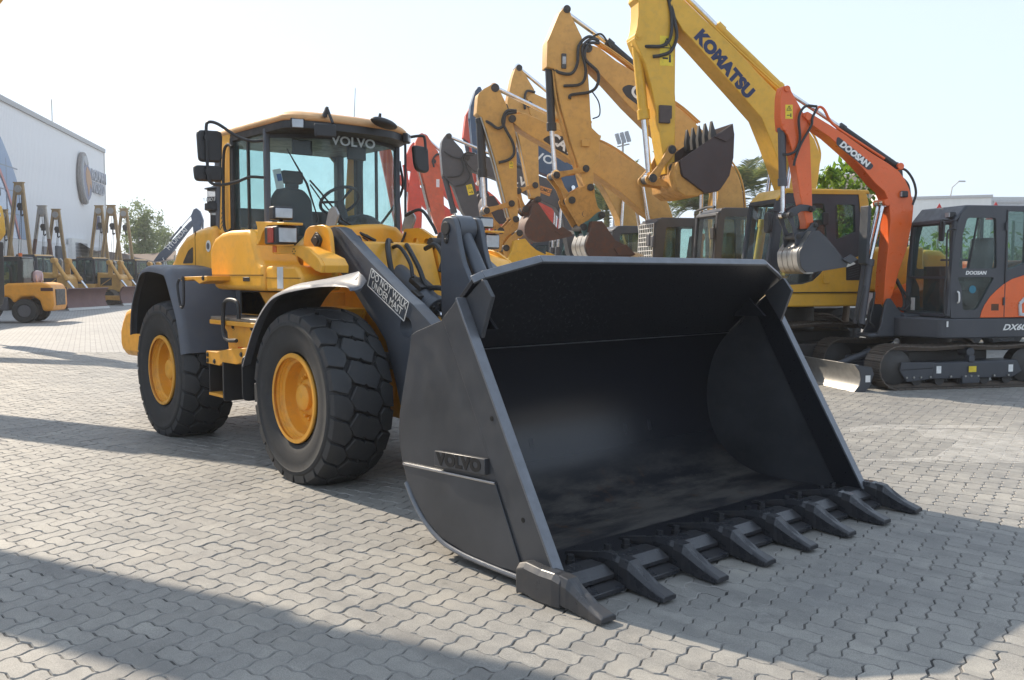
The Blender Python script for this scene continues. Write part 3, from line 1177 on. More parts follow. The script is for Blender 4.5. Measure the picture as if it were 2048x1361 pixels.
    # bell crank
    ck = [(0.494, 2.132), (0.515, 2.185), (0.56, 2.212), (0.63, 2.214), (0.681, 2.195), (0.715, 2.12), (0.75, 1.98), (0.806, 1.82), (0.87, 1.72), (0.93, 1.64), (0.90, 1.45),
          (0.84, 1.15), (0.72, 1.05), (0.58, 1.08), (0.50, 1.25), (0.495, 1.6)]
    for s in (-1, 1):
        m = MB()
        m.prism(rnd_poly(ck, 0.04), s * 0.105, s * 0.155)
        cr = m.obj('bell_crank', GREY, LD, 0.008)
        m = MB()
        m.cyl((0.58, s * 0.10, 2.115), (0.58, s * 0.172, 2.115), 0.056, n=18)
        m.prism(rnd_poly([(0.535, 2.16), (0.60, 2.165), (0.625, 2.12), (0.61, 1.99), (0.565, 1.985), (0.53, 2.10)], 0.03), s * 0.156, s * 0.166)
        m.cyl((0.585, s * 0.15, 2.01), (0.585, s * 0.176, 2.01), 0.02, n=12)
        m.obj('pin', DARKMET, cr, 0.003)
    m = MB()
    m.cyl((0.62, -0.11, 1.21), (0.62, 0.11, 1.21), 0.06, n=16)
    m.cyl((0.80, -0.56, 1.25), (0.80, 0.56, 1.25), 0.07, n=16)
    m.obj('crank_pins', DARKMET, LD)
    m = MB()
    m.cyl((0.60, 0.0, 2.10), (1.28, 0.0, 1.10), 0.062, n=18)
    m.cyl((0.58, -0.09, 2.115), (0.58, 0.09, 2.115), 0.115, n=22)
    m.cyl((1.28, -0.09, 1.10), (1.28, 0.09, 1.10), 0.11, n=22)
    m.obj('tilt_link', GREY, LD, 0.006)
    # hoses and pipes over the tilt cylinder
    runs = [([(-0.62, 0.10, 1.98), (-0.40, -0.10, 2.04), (-0.22, -0.22, 1.92), (-0.12, -0.24, 1.70), (-0.06, -0.22, 1.55)], 0.026),
            ([(-0.55, 0.20, 2.0), (-0.30, 0.05, 1.98), (-0.05, 0.0, 1.78), (0.10, -0.02, 1.62), (0.30, 0.0, 1.60), (0.44, 0.05, 1.52), (0.47, 0.05, 1.40)], 0.024),
            ([(-0.30, 0.25, 1.97), (-0.10, 0.22, 2.0), (0.05, 0.2, 1.88), (0.07, 0.15, 1.75)], 0.024),
            ([(-0.45, -0.05, 1.97), (-0.25, -0.08, 1.98), (-0.05, -0.10, 1.83), (0.02, -0.12, 1.70)], 0.018),
            ([(-0.88, 0.42, 2.15), (-0.92, 0.38, 2.0), (-0.86, 0.38, 1.88), (-0.70, 0.39, 1.86), (-0.52, 0.39, 1.84), (-0.44, 0.39, 1.72), (-0.50, 0.39, 1.62)], 0.012),
            ([(0.49, -0.12, 2.10), (0.47, -0.13, 1.9), (0.49, -0.13, 1.5), (0.50, -0.13, 1.35)], 0.006),
            ([(-0.80, 0.36, 2.31), (-0.62, 0.42, 2.36), (-0.50, 0.47, 2.22), (-0.46, 0.5, 2.12)], 0.016),
            ([(0.40, -0.40, 1.05), (0.55, -0.50, 0.95), (0.60, -0.52, 0.80), (0.5, -0.5, 0.62)], 0.028),
            ([(0.36, -0.42, 1.02), (0.50, -0.54, 0.90), (0.55, -0.56, 0.74), (0.45, -0.5, 0.60)], 0.024)]
    for pts, r in runs:
        m = MB()
        m.hose(pts, r)
        m.obj('hose', HOSE, LD)
    # fenders
    def fender(prof, y0, y1, s, name, mat, lip=0.05, th=0.016):
        P = [p[:2] for p in spline([(x, z, 0) for x, z in prof], 3)]
        nn = []
        for i in range(len(P)):
            a, b_ = P[max(0, i - 1)], P[min(len(P) - 1, i + 1)]
            t = Vector((b_[0] - a[0], b_[1] - a[1])).normalized()
            nn.append(Vector((-t.y, t.x)))
        m = MB()

        def sec(p, q):
            k = min(1.0, max(0.0, (p[0] - 0.20) / 0.80)) if name == 'front_fender' else 0.0
            yi = y1 + (y0 - 0.10 - y1) * k
            lp = lip * (1 - 0.7 * k)
            dz = lambda t: (p[0] - q.x * t, p[1] - q.y * t)
            kk = min(1.0, max(0.0, (p[0] + 0.55) / 0.7)) * 0.085 if name == 'front_fender' else 0.0
            prof_ = [(yi, -kk), (y0 - 0.085, -kk * 0.15), (y0 - 0.045, 0.012), (y0 - 0.012, lp * 0.45), (y0, lp), (y0 - 0.014, lp), (y0 - 0.03, lp * 0.5 + th * 0.6),
                     (y0 - 0.06, 0.014 + th), (y0 - 0.09, th), (yi, th - kk)]
            return [(dz(t)[0], s * yy, dz(t)[1]) for yy, t in prof_]
        m.loft([sec(p, q) for p, q in zip(P, nn)])
        fo = m.obj(name, mat, LD, smooth=50)
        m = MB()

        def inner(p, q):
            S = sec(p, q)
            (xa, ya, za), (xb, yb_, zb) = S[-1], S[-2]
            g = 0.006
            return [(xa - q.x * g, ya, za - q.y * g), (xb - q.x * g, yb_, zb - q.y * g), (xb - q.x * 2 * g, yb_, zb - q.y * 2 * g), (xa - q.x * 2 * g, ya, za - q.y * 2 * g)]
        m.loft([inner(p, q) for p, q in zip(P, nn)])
        m.obj('fender_shade', BLK, fo, smooth=50)  # black sheet standing in for the shade under the fender
        return fo
    ff = [(1.045, 1.615), (0.97, 1.650), (0.594, 1.665), (0.25, 1.652), (-0.002, 1.625), (-0.2, 1.581), (-0.333, 1.525), (-0.50, 1.41), (-0.66, 1.25), (-0.80, 1.05), (-0.878, 0.93)]
    rf = [(-3.90, 1.05), (-3.875, 1.22), (-3.80, 1.43), (-3.62, 1.66), (-3.48, 1.785), (-3.24, 1.830), (-2.80, 1.800), (-2.66, 1.745), (-2.52, 1.55), (-2.36, 1.30), (-2.29, 1.08), (-2.25, 0.93)]
    for s in (-1, 1):
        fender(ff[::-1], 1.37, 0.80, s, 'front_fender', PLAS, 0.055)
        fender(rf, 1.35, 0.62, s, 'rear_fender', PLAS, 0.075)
        m = MB()                                     # mud flap
        m.prism(rnd_poly([(1.345, 1.0), (1.345, 0.585), (0.86, 0.585), (0.86, 1.0)], 0.06), -0.905, -0.888, 'x')
        if s < 0:
            m.v = [(x, -y, z) for x, y, z in m.v]
        m.obj('mud_flap', BLK, LD, 0.003)
        m = MB()
        m.prism([(-2.30, 0.93), (-1.86, 0.90), (-1.80, 1.2), (-1.80, 1.66), (-2.55, 1.66)], s * 0.62, s * 0.68)
        m.obj('fender_panel', PLAS, LD, 0.02)
    # hood and tail
    hood = [(-4.62, 1.20), (-4.58, 1.45), (-4.40, 1.66), (-3.95, 1.84), (-3.82, 1.93), (-3.70, 2.05), (-3.46, 2.17), (-3.18, 2.225), (-2.93, 2.25), (-2.66, 2.255), (-2.66, 1.30), (-4.62, 1.0)]
    m = MB()
    m.prism(hood, -0.84, 0.84)
    h = m.obj('engine_hood', YEL, LD, 0.09, seg=4)
    for s in (-1, 1):
        m = MB()
        m.prism(rnd_poly([(-3.53, 1.85), (-3.36, 1.99), (-3.22, 2.035), (-3.23, 1.85)], 0.03), s * 0.838, s * 0.8435)
        m.obj('air_vent', BLK, h)
        m = MB()
        m.lathe([(0.062, 0), (0.062, 0.004), (0.001, 0.004)], (-2.79, s * 0.8405, 2.03) if s > 0 else (-2.79, -0.8445, 2.03), n=24)
        m.obj('round_badge', WHITE, h)
        m = MB()
        m.lathe([(0.036, 0), (0.036, 0.004), (0.001, 0.004)], (-2.79, s * 0.845, 2.03) if s > 0 else (-2.79, -0.849, 2.03), n=24)
        m.obj('badge_centre', GREY, h)
    m = MB()
    cw = [(-4.12, 1.35), (-4.30, 1.355), (-4.56, 1.30), (-4.70, 1.17), (-4.79, 1.04), (-4.80, 0.88), (-4.74, 0.80), (-4.60, 0.745), (-4.0, 0.76), (-3.95, 1.2)]
    m.prism(cw, -1.16, 1.16)
    m.obj('counterweight', YELW, LD, 0.07, seg=3)
    # side boxes below the cab
    b1 = [(-2.06, 2.0), (-1.96, 2.085), (-1.80, 2.13), (-1.607, 2.148), (-1.20, 2.142), (-1.12, 2.10), (-1.055, 1.98), (-0.99, 1.86), (-0.945, 1.822), (-0.885, 1.815), (-0.888, 1.573), (-1.90, 1.575),
          (-1.97, 1.59), (-2.055, 1.68), (-2.07, 1.80)]
    b2 = [(-0.877, 1.80), (-0.60, 1.805), (-0.30, 1.80), (-0.20, 1.70), (-0.20, 1.585), (-0.877, 1.573)]
    for s in (-1, 1):
        m = MB()
        m.prism(b1, s * 0.70, s * 1.13)
        bb = m.obj('tank_cover', YEL, LD, 0.05, seg=4)
        m = MB()
        m.prism(b2, s * 0.72, s * 1.11)
        m.obj('step_cover', YEL, LD, 0.03, seg=3)
        m = MB()
        m.bx(-0.64, -0.53, s * 1.112 - 0.002, s * 1.112 + 0.002, 1.60, 1.79)
        m.obj('reflector_tape', flat('reflective_white', (0.62, 0.66, 0.68), 0.3), LD)
    # fixings on the rear fender
    m = MB()
    m.prism([(-2.24, 1.70), (-1.60, 1.71), (-1.60, 1.665), (-1.78, 1.635), (-1.92, 1.675), (-2.24, 1.66)], -1.36, -1.05)
    m.obj('fender_bracket', YELW, LD, 0.005)
    m = MB()
    m.hose([(-2.25, -1.375, 1.68), (-2.26, -1.39, 1.60), (-2.17, -1.40, 1.42), (-2.10, -1.40, 1.41), (-2.10, -1.39, 1.52), (-2.14, -1.375, 1.70)], 0.013)
    m.obj('latch_handle', BLK, LD)
    # steps
    m = MB()
    m.bx(-1.72, -0.72, -1.28, -0.80, 1.295, 1.325)
    m.obj('deck_plate', STEEL, LD, 0.004)
    m = MB()
    m.prism([(-1.73, 1.294), (-0.72, 1.294), (-0.72, 1.25), (-1.73, 1.25)], -1.29, -1.26)
    m.bx(-1.35, -0.78, -1.24, -0.85, 0.98, 1.294)
    m.prism([(-1.60, 1.29), (-1.35, 1.29), (-1.35, 0.98), (-1.42, 0.98), (-1.45, 1.18)], -1.235, -1.215)
    m.obj('step_housing', YELW, LD, 0.008)
    m = MB()
    m.prism([(-1.80, 0.985), (-1.55, 0.99), (-1.30, 1.03), (-0.85, 1.07), (-0.85, 0.96), (-1.12, 0.90), (-1.40, 0.90), (-1.50, 0.86), (-1.80, 0.865)], -1.30, -1.25)
    m.bx(-1.79, -1.42, -1.249, -0.98, 0.955, 0.985)
    m.obj('step_frame', YELW, LD, 0.006)
    m = MB()
    m.bx(-1.79, -1.775, -1.28, -1.02, 0.56, 0.92)
    m.obj('step_strap', BLK, LD, 0.004)
    m = MB()
    m.prism(rnd_poly([(-1.30, 0.93), (-1.0, 0.93), (-1.0, 0.53), (-1.30, 0.53)], 0.03), -1.43, -1.40, 'x')
    m.obj('step_flap', BLK, LD, 0.004)
    m = MB()
    m.bx(-1.78, -1.45, -1.29, -1.02, 0.555, 0.582)
    m.obj('lower_step', YELW, LD, 0.004)
    m = MB()
    m.hose([(-1.10, -1.30, 1.12), (-1.28, -1.31, 1.12), (-1.36, -1.31, 1.20), (-1.35, -1.31, 1.40), (-1.30, -1.31, 1.475), (-1.18, -1.30, 1.49), (-1.06, -1.30, 1.46), (-1.04, -1.30, 1.32)], 0.019)
    m.obj('grab_rail', BLK, LD)
    m = MB()
    m.bx(-1.16, -1.09, -1.262, -1.245, 1.03, 1.06)
    m.obj('marker_lamp', ORANGE_L, LD)
    m = MB()
    m.prism([(-1.25, 1.56), (-0.80, 1.56), (-0.80, 1.33), (-0.98, 1.33), (-1.15, 1.48)], -1.0, -0.96)
    m.bx(-1.75, -0.60, -0.95, 0.95, 1.33, 1.56)
    m.obj('cab_support', YELW, LD, 0.006)
    # headlight arm
    for s in (-1, 1):
        m = MB()
        la = [(-0.835, 1.985), (-0.28, 1.972), (-0.16, 1.94), (0.0, 1.86), (0.06, 1.80), (0.055, 1.735), (-0.05, 1.757), (-0.33, 1.872), (-0.50, 1.905), (-0.835, 1.910)]
        m.prism(la, s * 1.03, s * 1.06)
        m.prism([(-0.40, 1.97), (0.0, 1.86), (0.06, 1.80), (0.055, 1.735), (-0.2, 1.80)], s * 0.80, s * 1.03)
        ar = m.obj('headlight_arm', YEL, LD, 0.006)
        m = MB()
        m.prism([(-0.83, 2.195), (-0.285, 2.165), (-0.285, 2.145), (-0.60, 2.150), (-0.70, 2.09), (-0.74, 2.03), (-0.80, 1.985), (-0.835, 1.985), (-0.835, 2.02), (-0.79, 2.08), (-0.80, 2.15)], s * 1.04, s * 1.22)
        m.obj('lamp_guard', YEL, ar, 0.004)
        hx = 0.0
        m = MB()
        m.box((-0.50, s * 1.14, 2.062), (0.24, 0.20, 0.155))
        m.obj('headlamp_body', BLK, ar, 0.015)
        m = MB()
        m.box((-0.376, s * 1.14, 2.062), (0.012, 0.165, 0.125))
        m.obj('headlamp', LENS, ar, 0.004)
        m = MB()
        m.box((-0.49, s * 1.243, 2.062), (0.11, 0.010, 0.13))
        m.obj('indicator', RED_L, ar, 0.004)
        m = MB()
        m.box((-0.785, s * 1.062, 1.95), (0.075, 0.008, 0.055))
        m.obj('side_marker', ORANGE_L, ar, 0.003)
        m = MB()
        m.box((-0.51, s * 1.13, 2.255), (0.10, 0.19, 0.115))
        m.cyl((-0.51, s * 1.13, 2.17), (-0.51, s * 1.13, 2.20), 0.02, n=10)
        wl_ = m.obj('work_lamp', BLK, ar, 0.02)
        m = MB()
        m.box((-0.456, s * 1.13, 2.253), (0.010, 0.16, 0.085))
        m.obj('lens', LENS, wl_, 0.006)
    m = MB()
    for i in range(6):
        a = math.pi / 3 * i
        m.cyl((-0.42 + 0.024 * math.cos(a), -1.0605, 1.925 + 0.024 * math.sin(a)), (-0.42 + 0.024 * math.cos(a), -1.0625, 1.925 + 0.024 * math.sin(a)), 0.006, n=8)
    m.obj('hole_pattern', BLABEL, LD)
    # air intake behind the cab
    m = MB()
    m.lathe([(0.001, 2.69), (0.025, 2.69), (0.06, 2.672), (0.125, 2.655), (0.13, 2.645), (0.10, 2.64), (0.10, 2.63)], (-2.83, -0.72, 0), 'z', 24, cap=False)
    m.lathe([(0.103, 2.56), (0.103, 2.492), (0.128, 2.490), (0.13, 2.42), (0.09, 2.41), (0.088, 2.395), (0.075, 2.39)], (-2.83, -0.72, 0), 'z', 24, cap=False)
    m.lathe([(0.072, 2.365), (0.075, 2.25), (0.07, 2.24), (0.08, 2.235), (0.08, 2.16), (0.075, 2.13)], (-2.83, -0.72, 0), 'z', 24, cap=False)
    m.hose([(-2.83, -0.72, 2.15), (-2.82, -0.715, 2.06), (-2.76, -0.70, 1.99), (-2.66, -0.67, 1.95)], 0.075, n=14)
    pc = m.obj('air_intake', BLK, LD, smooth=45)
    m = MB()
    m.lathe([(0.098, 2.635), (0.10, 2.60), (0.098, 2.56)], (-2.83, -0.72, 0), 'z', 24)
    m.obj('clear_bowl', glass('bowl_plastic', (0.75, 0.72, 0.70)), pc)
    m = MB()
    m.lathe([(0.074, 2.39), (0.074, 2.365)], (-2.83, -0.72, 0), 'z', 24)
    m.obj('clamp', STEEL, pc)
    text('intake_lettering', 'TURBO II', 0.055, WHITE, (-2.80, -0.8265, 2.527), (1, 0.25, 0), (0, 0, 1), pc, depth=0.001, shear=0.3)

    # fixings and shut lines
    bolt = MB()
    bolt.cyl((0, 0.004, 0), (0, -0.012, 0), 0.016, n=6)
    bolt.cyl((0, 0.004, 0), (0, -0.003, 0), 0.024, n=12)
    me = bolt.mesh('bolt', DARKMET, 30)
    for x, y, z in ((-1.76, -1.301, 0.895), (-1.76, -1.301, 0.95), (-1.60, -1.301, 0.895), (-1.0, -1.301, 1.0), (-0.66, -0.816, 1.60), (-0.40, -0.816, 1.62), (-0.62, -0.816, 1.78),
                    (-2.20, -1.361, 1.685), (-1.68, -1.361, 1.69), (-0.90, -1.241, 1.24), (-0.90, -1.241, 1.03), (-1.30, -1.241, 1.24)):
        link('bolt', me, LD, loc=(x, y, z))
    for x0, x1, z0, z1 in ((-2.02, -0.90, 1.715, 1.722), (-0.86, -0.22, 1.690, 1.696)):
        m = MB()
        m.bx(x0, x1, -1.1335 if x1 < -0.5 else -1.1135, -1.12 if x1 < -0.5 else -1.10, z0, z1)
        m.obj('shut_line', flat('seam_dark', (0.10, 0.045, 0.01), 0.8), LD)
    m = MB()
    m.bx(-3.16, -3.152, -0.8425, -0.83, 1.40, 2.20)
    m.obj('shut_line', flat('seam_dark', (0.10, 0.045, 0.01), 0.8), LD)
    m = MB()
    m.bx(-1.30, -1.16, -1.136, -1.128, 1.66, 1.70)
    m.obj('latch', BLK, LD, 0.004)


build_loader_frames()

# cab ----------------------------------------------------------------
def build_loader_cab():
    cab = MB()
    # lower tub, sills and posts of the cab
    cab.bx(-2.72, -1.40, -0.74, 0.74, 1.60, 1.70)
    cab.bx(-2.76, -2.70, -0.74, 0.74, 1.66, 2.45)
    cb = cab.obj('cab', BLK, LD, 0.02)

    def post(x0, x1, y0, y1, z0, z1, mat, name='pillar', bev=0.012):
        m = MB()
        m.bx(x0, x1, y0, y1, z0, z1)
        return m.obj(name, mat, cb, bev)
    for s in (-1, 1):
        a, b_ = sorted((s * 0.70, s * 0.785))
        post(-1.565, -1.515, *sorted((s * 0.725, s * 0.785)), 1.66, 3.14, GREY)
        post(-2.35, -2.27, a, b_, 2.14, 3.14, BLK)
        m = MB()
        m.prism([(-2.63, 2.15), (-2.36, 2.16), (-2.315, 3.18), (-2.50, 3.20)], s * 0.72, s * 0.79)
        q = m.obj('rear_pillar', YEL, cb, 0.015)
        m = MB()
        for k in range(5):
            z = 2.20 + 0.055 * k
            m.add([(-2.60 + 0.012 * k, s * 0.7915, z), (-2.52 + 0.012 * k, s * 0.7915, z + 0.06), (-2.50 + 0.012 * k, s * 0.7915, z + 0.06), (-2.58 + 0.012 * k, s * 0.7915, z)], [(0, 1, 2, 3)])
        o = m.obj('stripe_decal', BLABEL, q)
        o['kind'] = 'stuff'
        post(-2.30, -1.55, a + 0.01, b_ - 0.01, 2.10, 2.18, BLK, 'window_sill')
        m = MB()
        m.bx(-1.965, -1.935, s * 0.755 - 0.012, s * 0.755 + 0.012, 2.18, 3.12)
        m.obj('mullion', BLK, cb)
        m = MB()
        m.bx(-2.27, -1.965, s * 0.752 - 0.003, s * 0.752 + 0.003, 2.18, 3.12)
        m.obj('side_window', GLASS, cb)
        m = MB()
        m.bx(-1.935, -1.565, s * 0.752 - 0.003, s * 0.752 + 0.003, 2.18, 3.12)
        m.obj('side_window', GLASS, cb)
        m = MB()                                     # narrow lower pane ahead of the tank
        m.add([(-1.82, s * 0.752, 2.10), (-1.565, s * 0.752, 2.10), (-1.565, s * 0.752, 1.80), (-1.66, s * 0.752, 1.82)], [(0, 1, 2, 3)])
        m.obj('lower_pane', GLASSD, cb)
        m = MB()
        m.hose([(-1.55, s * 0.80, 2.95), (-1.56, s * 0.82, 2.6), (-2.2, s * 0.82, 2.15), (-2.33, s * 0.82, 2.16), (-2.36, s * 0.82, 2.3), (-2.36, s * 0.82, 2.95), (-2.32, s * 0.82, 3.05)], 0.014) if s > 0 else \
            m.hose([(-2.24, s * 0.82, 2.19), (-2.32, s * 0.83, 2.17), (-2.40, s * 0.83, 2.24), (-2.40, s * 0.83, 2.6), (-2.37, s * 0.83, 2.97), (-2.30, s * 0.82, 3.06), (-2.22, s * 0.81, 3.03)], 0.016)
        m.obj('grab_rail', BLK, cb)
    # windscreen: bowed forward in the middle
    ys = [-0.74 + 1.48 * i / 16 for i in range(17)]
    xf_ = lambda y, z: -1.52 + 0.34 * (1 - (abs(y) / 0.74) ** 2.4) - 0.03 * (z - 2.4)
    m = MB()
    zs = [1.84 + (3.11 - 1.84) * k / 6 for k in range(7)]
    m.loft([[(xf_(y, z), y, z) for y in ys] for z in zs], cap=False, closed=False)
    m.obj('windscreen', GLASS, cb, smooth=60)
    for z0, z1, nm in ((1.70, 1.845, 'windscreen_sill'), (3.05, 3.15, 'windscreen_header')):
        m = MB()
        m.loft([[(xf_(y, z0) + 0.006, y, z0) for y in ys], [(xf_(y, z1) + 0.006, y, z1) for y in ys],
                [(xf_(y, z1) - 0.03, y, z1) for y in ys], [(xf_(y, z0) - 0.03, y, z0) for y in ys], [(xf_(y, z0) + 0.006, y, z0) for y in ys]], cap=False, closed=False)
        m.obj(nm, BLK, cb, smooth=60)
    text('windscreen_lettering', 'VOLVO', 0.125, flat('pale_print', (0.45, 0.52, 0.54), 0.6), (-1.165, 0.0, 3.035), (0, 1, 0), (0, 0, 1), cb, depth=0.0008, bold=0.003, sx=1.2)
    # rear window and its posts
    for s in (-1, 1):
        m = MB()
        m.bx(-2.77, -2.66, s * 0.725 - 0.045, s * 0.725 + 0.045, 2.2, 3.16)
        m.obj('corner_post', GREY, cb, 0.02)
        m = MB()
        m.bx(-2.66, -2.36, s * 0.745 - 0.003, s * 0.745 + 0.003, 2.2, 3.14)
        m.obj('quarter_window', GLASS, cb)
    m = MB()
    m.prism([(-0.68, 2.45), (0.68, 2.45), (0.68, 3.02), (0.56, 3.14), (-0.56, 3.14), (-0.68, 3.02)], -2.725, -2.719, 'x')
    m.obj('rear_window', GLASS, cb)
    m = MB()
    m.prism([(0.68, 3.02), (0.56, 3.14), (0.68, 3.14)], -2.74, -2.70, 'x')
    m.prism([(-0.68, 3.02), (-0.56, 3.14), (-0.68, 3.14)], -2.74, -2.70, 'x')
    m.obj('window_corner', GREY, cb)
    # roof
    plan = rnd_poly([(-2.80, -0.80), (-2.80, 0.80), (-1.42, 0.80), (-1.20, 0.66), (-1.00, 0.40), (-0.95, 0.0), (-0.95, -0.45), (-1.02, -0.72), (-1.12, -0.80)], 0.12, 4)
    shrink = lambda k: [(-1.9 + (x + 1.9) * k, y * k) for x, y in plan]
    m = MB()
    m.loft([[(x, y, 3.170) for x, y in shrink(0.985)], [(x, y, 3.185) for x, y in plan], [(x, y, 3.215) for x, y in plan], [(x, y, 3.245) for x, y in shrink(0.965)],
            [(x, y, 3.270) for x, y in shrink(0.88)], [(x, y, 3.285) for x, y in shrink(0.6)]])
    rofo = m.obj('roof', ROOF, LD, smooth=50)
    m = MB()
    m.loft([[(x, y, 3.09) for x, y in shrink(0.955)], [(x, y, 3.10) for x, y in shrink(0.975)], [(x, y, 3.169) for x, y in shrink(0.975)]])
    m.obj('roof_lining', BLK, rofo, smooth=50)
    for lx, ly, rz_ in ((-1.045, -0.68, -0.35), (-1.165, 0.63, 0.75)):
        m = MB()
        m.box((lx, ly, 3.135), (0.05, 0.13, 0.10), Matrix.Rotation(rz_, 3, 'Z'))
        lm = m.obj('roof_lamp', BLK, rofo, 0.01)
        m = MB()
        m.box((lx + 0.028 * math.cos(rz_), ly + 0.028 * math.sin(rz_), 3.135), (0.012, 0.105, 0.078), Matrix.Rotation(rz_, 3, 'Z'))
        m.obj('lens', LENS, lm, 0.004)
    m = MB()
    m.cyl((-2.2, 0.62, 3.26), (-2.2, 0.62, 3.30), 0.016, 0.010, n=8)
    m.cyl((-2.2, 0.62, 3.30), (-2.15, 0.62, 3.80), 0.0045, 0.0025, n=6)
    m.obj('antenna', BLK, rofo)
    # visor-edge mirrors
    m = MB()
    m.hose([(-0.96, -0.44, 3.21), (-0.92, -0.44, 3.29), (-0.88, -0.43, 3.22), (-0.84, -0.42, 3.14)], 0.014)
    m.cyl((-0.93, -0.46, 3.21), (-0.90, -0.44, 3.30), 0.03, 0.012, n=10)
    sm = m.obj('mirror_arm', BLK, rofo)
    m = MB()
    m.box((-0.86, -0.49, 3.07), (0.03, 0.23, 0.125), Matrix.Rotation(0.05, 3, 'X'))
    m.obj('mirror', BLK, sm, 0.015)
    m = MB()
    m.ball((-0.86, 0.16, 3.205), (0.09, 0.15, 0.045), 16, 8)
    m.xf(Matrix.Translation((-0.86, 0.16, 3.205)) @ Matrix.Rotation(-0.22, 4, 'X') @ Matrix.Translation((0.86, -0.16, -3.205)))
    m.cyl((-0.90, 0.13, 3.23), (-0.88, 0.13, 3.30), 0.022, 0.012, n=8)
    m.obj('convex_mirror', BLK, rofo, smooth=60)
    # interior mirrors
    for y in (-0.42, 0.20):
        m = MB()
        m.box((-1.45, y, 2.98), (0.03, 0.22, 0.15))
        m.obj('inner_mirror', BLK, cb, 0.01)
    # outside mirrors
    m = MB()
    m.hose([(-1.52, -0.80, 3.02), (-1.56, -0.90, 3.01), (-1.62, -1.02, 3.05), (-1.70, -1.17, 3.16), (-1.74, -1.25, 3.175), (-1.75, -1.268, 3.12), (-1.75, -1.265, 2.95), (-1.75, -1.262, 2.70),
            (-1.74, -1.24, 2.605), (-1.70, -1.15, 2.585), (-1.62, -1.02, 2.62), (-1.57, -0.92, 2.665), (-1.52, -0.80, 2.665)], 0.015, 5)
    ma = m.obj('mirror_arm', BLK, cb)
    m = MB()
    m.prism(rnd_poly([(-1.345, 3.10), (-1.10, 3.11), (-1.105, 2.84), (-1.13, 2.805), (-1.33, 2.80)], 0.045), -1.83, -1.765, 'x')
    m.obj('mirror', BLK, ma, 0.02, seg=3)
    m = MB()
    m.prism(rnd_poly([(-1.385, 2.765), (-1.10, 2.775), (-1.105, 2.62), (-1.37, 2.615)], 0.04), -1.83, -1.765, 'x')
    m.obj('lower_mirror', BLK, ma, 0.02, seg=3)
    m = MB()
    m.cyl((-1.765, -1.262, 3.03), (-1.735, -1.262, 3.03), 0.032, n=14)
    m.cyl((-1.765, -1.260, 2.71), (-1.735, -1.260, 2.71), 0.032, n=14)
    m.obj('mirror_clamp', BLK, ma)
    m = MB()
    m.hose([(-1.52, 0.79, 3.16), (-1.40, 0.82, 3.19), (-1.30, 0.92, 3.205), (-1.29, 0.95, 3.17), (-1.28, 0.955, 3.05)], 0.016)
    m.hose([(-1.44, 0.80, 3.17), (-1.44, 0.80, 2.9), (-1.45, 0.80, 2.2)], 0.014)
    mb = m.obj('mirror_arm', BLK, cb)
    m = MB()
    m.prism(rnd_poly([(0.80, 3.10), (0.99, 3.09), (1.005, 2.84), (0.96, 2.81), (0.85, 2.83), (0.82, 2.90)], 0.04), -1.34, -1.275, 'x')
    m.obj('mirror', BLK, mb, 0.02, seg=3)
    # cowl under the windscreen
    m = MB()
    m.prism([(-0.62, 1.60), (-0.60, 1.98), (-0.45, 2.12), (-0.2, 2.20), (0.05, 2.225), (0.25, 2.235), (0.42, 2.21), (0.51, 2.13), (0.56, 1.98), (0.60, 1.60)], -1.38, -1.02, 'x')
    m.obj('cowl', YEL, LD, 0.05, seg=4)
    # wipers
    m = MB()
    m.tube([(-1.30, -0.66, 2.93), (-1.18, -0.52, 2.60), (-1.14, -0.42, 2.25)], [0.005, 0.012, 0.006], 6)
    m.tube([(-1.155, -0.50, 2.63), (-1.13, -0.40, 2.52), (-1.12, -0.16, 2.26), (-1.0, 0.10, 2.08)], 0.009, 6)
    m.tube([(-1.15, -0.50, 2.59), (-1.13, -0.40, 2.45), (-1.12, -0.20, 2.22), (-1.0, 0.05, 2.06)], 0.007, 6)
    m.tube([(-1.12, -0.20, 2.24), (-1.02, 0.0, 2.12), (-0.99, 0.13, 2.06)], 0.018, 6)
    m.obj('wiper', BLK, cb)
    # interior
    m = MB()
    m.loft([[(-2.32 + 0.02, y, z) for y, z in rnd_poly([(-0.38, 2.10), (0.12, 2.10), (0.10, 2.55), (0.0, 2.66), (-0.28, 2.66), (-0.36, 2.55)], 0.05)],
            [(-2.18, y, z) for y, z in rnd_poly([(-0.36, 2.10), (0.10, 2.10), (0.08, 2.53), (-0.02, 2.64), (-0.26, 2.64), (-0.34, 2.53)], 0.05)]])
    m.bx(-2.28, -2.20, -0.20, -0.06, 2.64, 2.72)
    m.obj('seat_back', SEAT, cb, 0.02)
    m = MB()
    m.box((-2.22, -0.14, 2.765), (0.09, 0.25, 0.14))
    m.obj('headrest', SEAT, cb, 0.03)
    m = MB()
    m.bx(-2.25, -1.78, -0.38, 0.12, 1.98, 2.12)
    m.bx(-2.15, -1.90, -0.28, 0.02, 1.70, 1.98)
    m.obj('seat_cushion', SEAT, cb, 0.04)
    m = MB()
    rot = Matrix.Translation((-1.68, 0.13, 2.50)) @ Matrix.Rotation(R(-38), 4, 'Y')
    ring = [tuple(rot @ Vector((0.21 * math.cos(2 * math.pi * i / 28), 0.21 * math.sin(2 * math.pi * i / 28), 0))) for i in range(29)]
    m.tube(ring, 0.017, 8, cap=False)
    for a in (0.3, 2.4, 4.5):
        m.tube([tuple(rot @ Vector((0, 0, -0.02))), tuple(rot @ Vector((0.2 * math.cos(a), 0.2 * math.sin(a), 0)))], 0.014, 6)
    m.cyl((-1.68, 0.13, 2.48), (-1.50, 0.13, 2.15), 0.045, n=10)
    m.obj('steering_wheel', BLK, cb, smooth=60)
    m = MB()
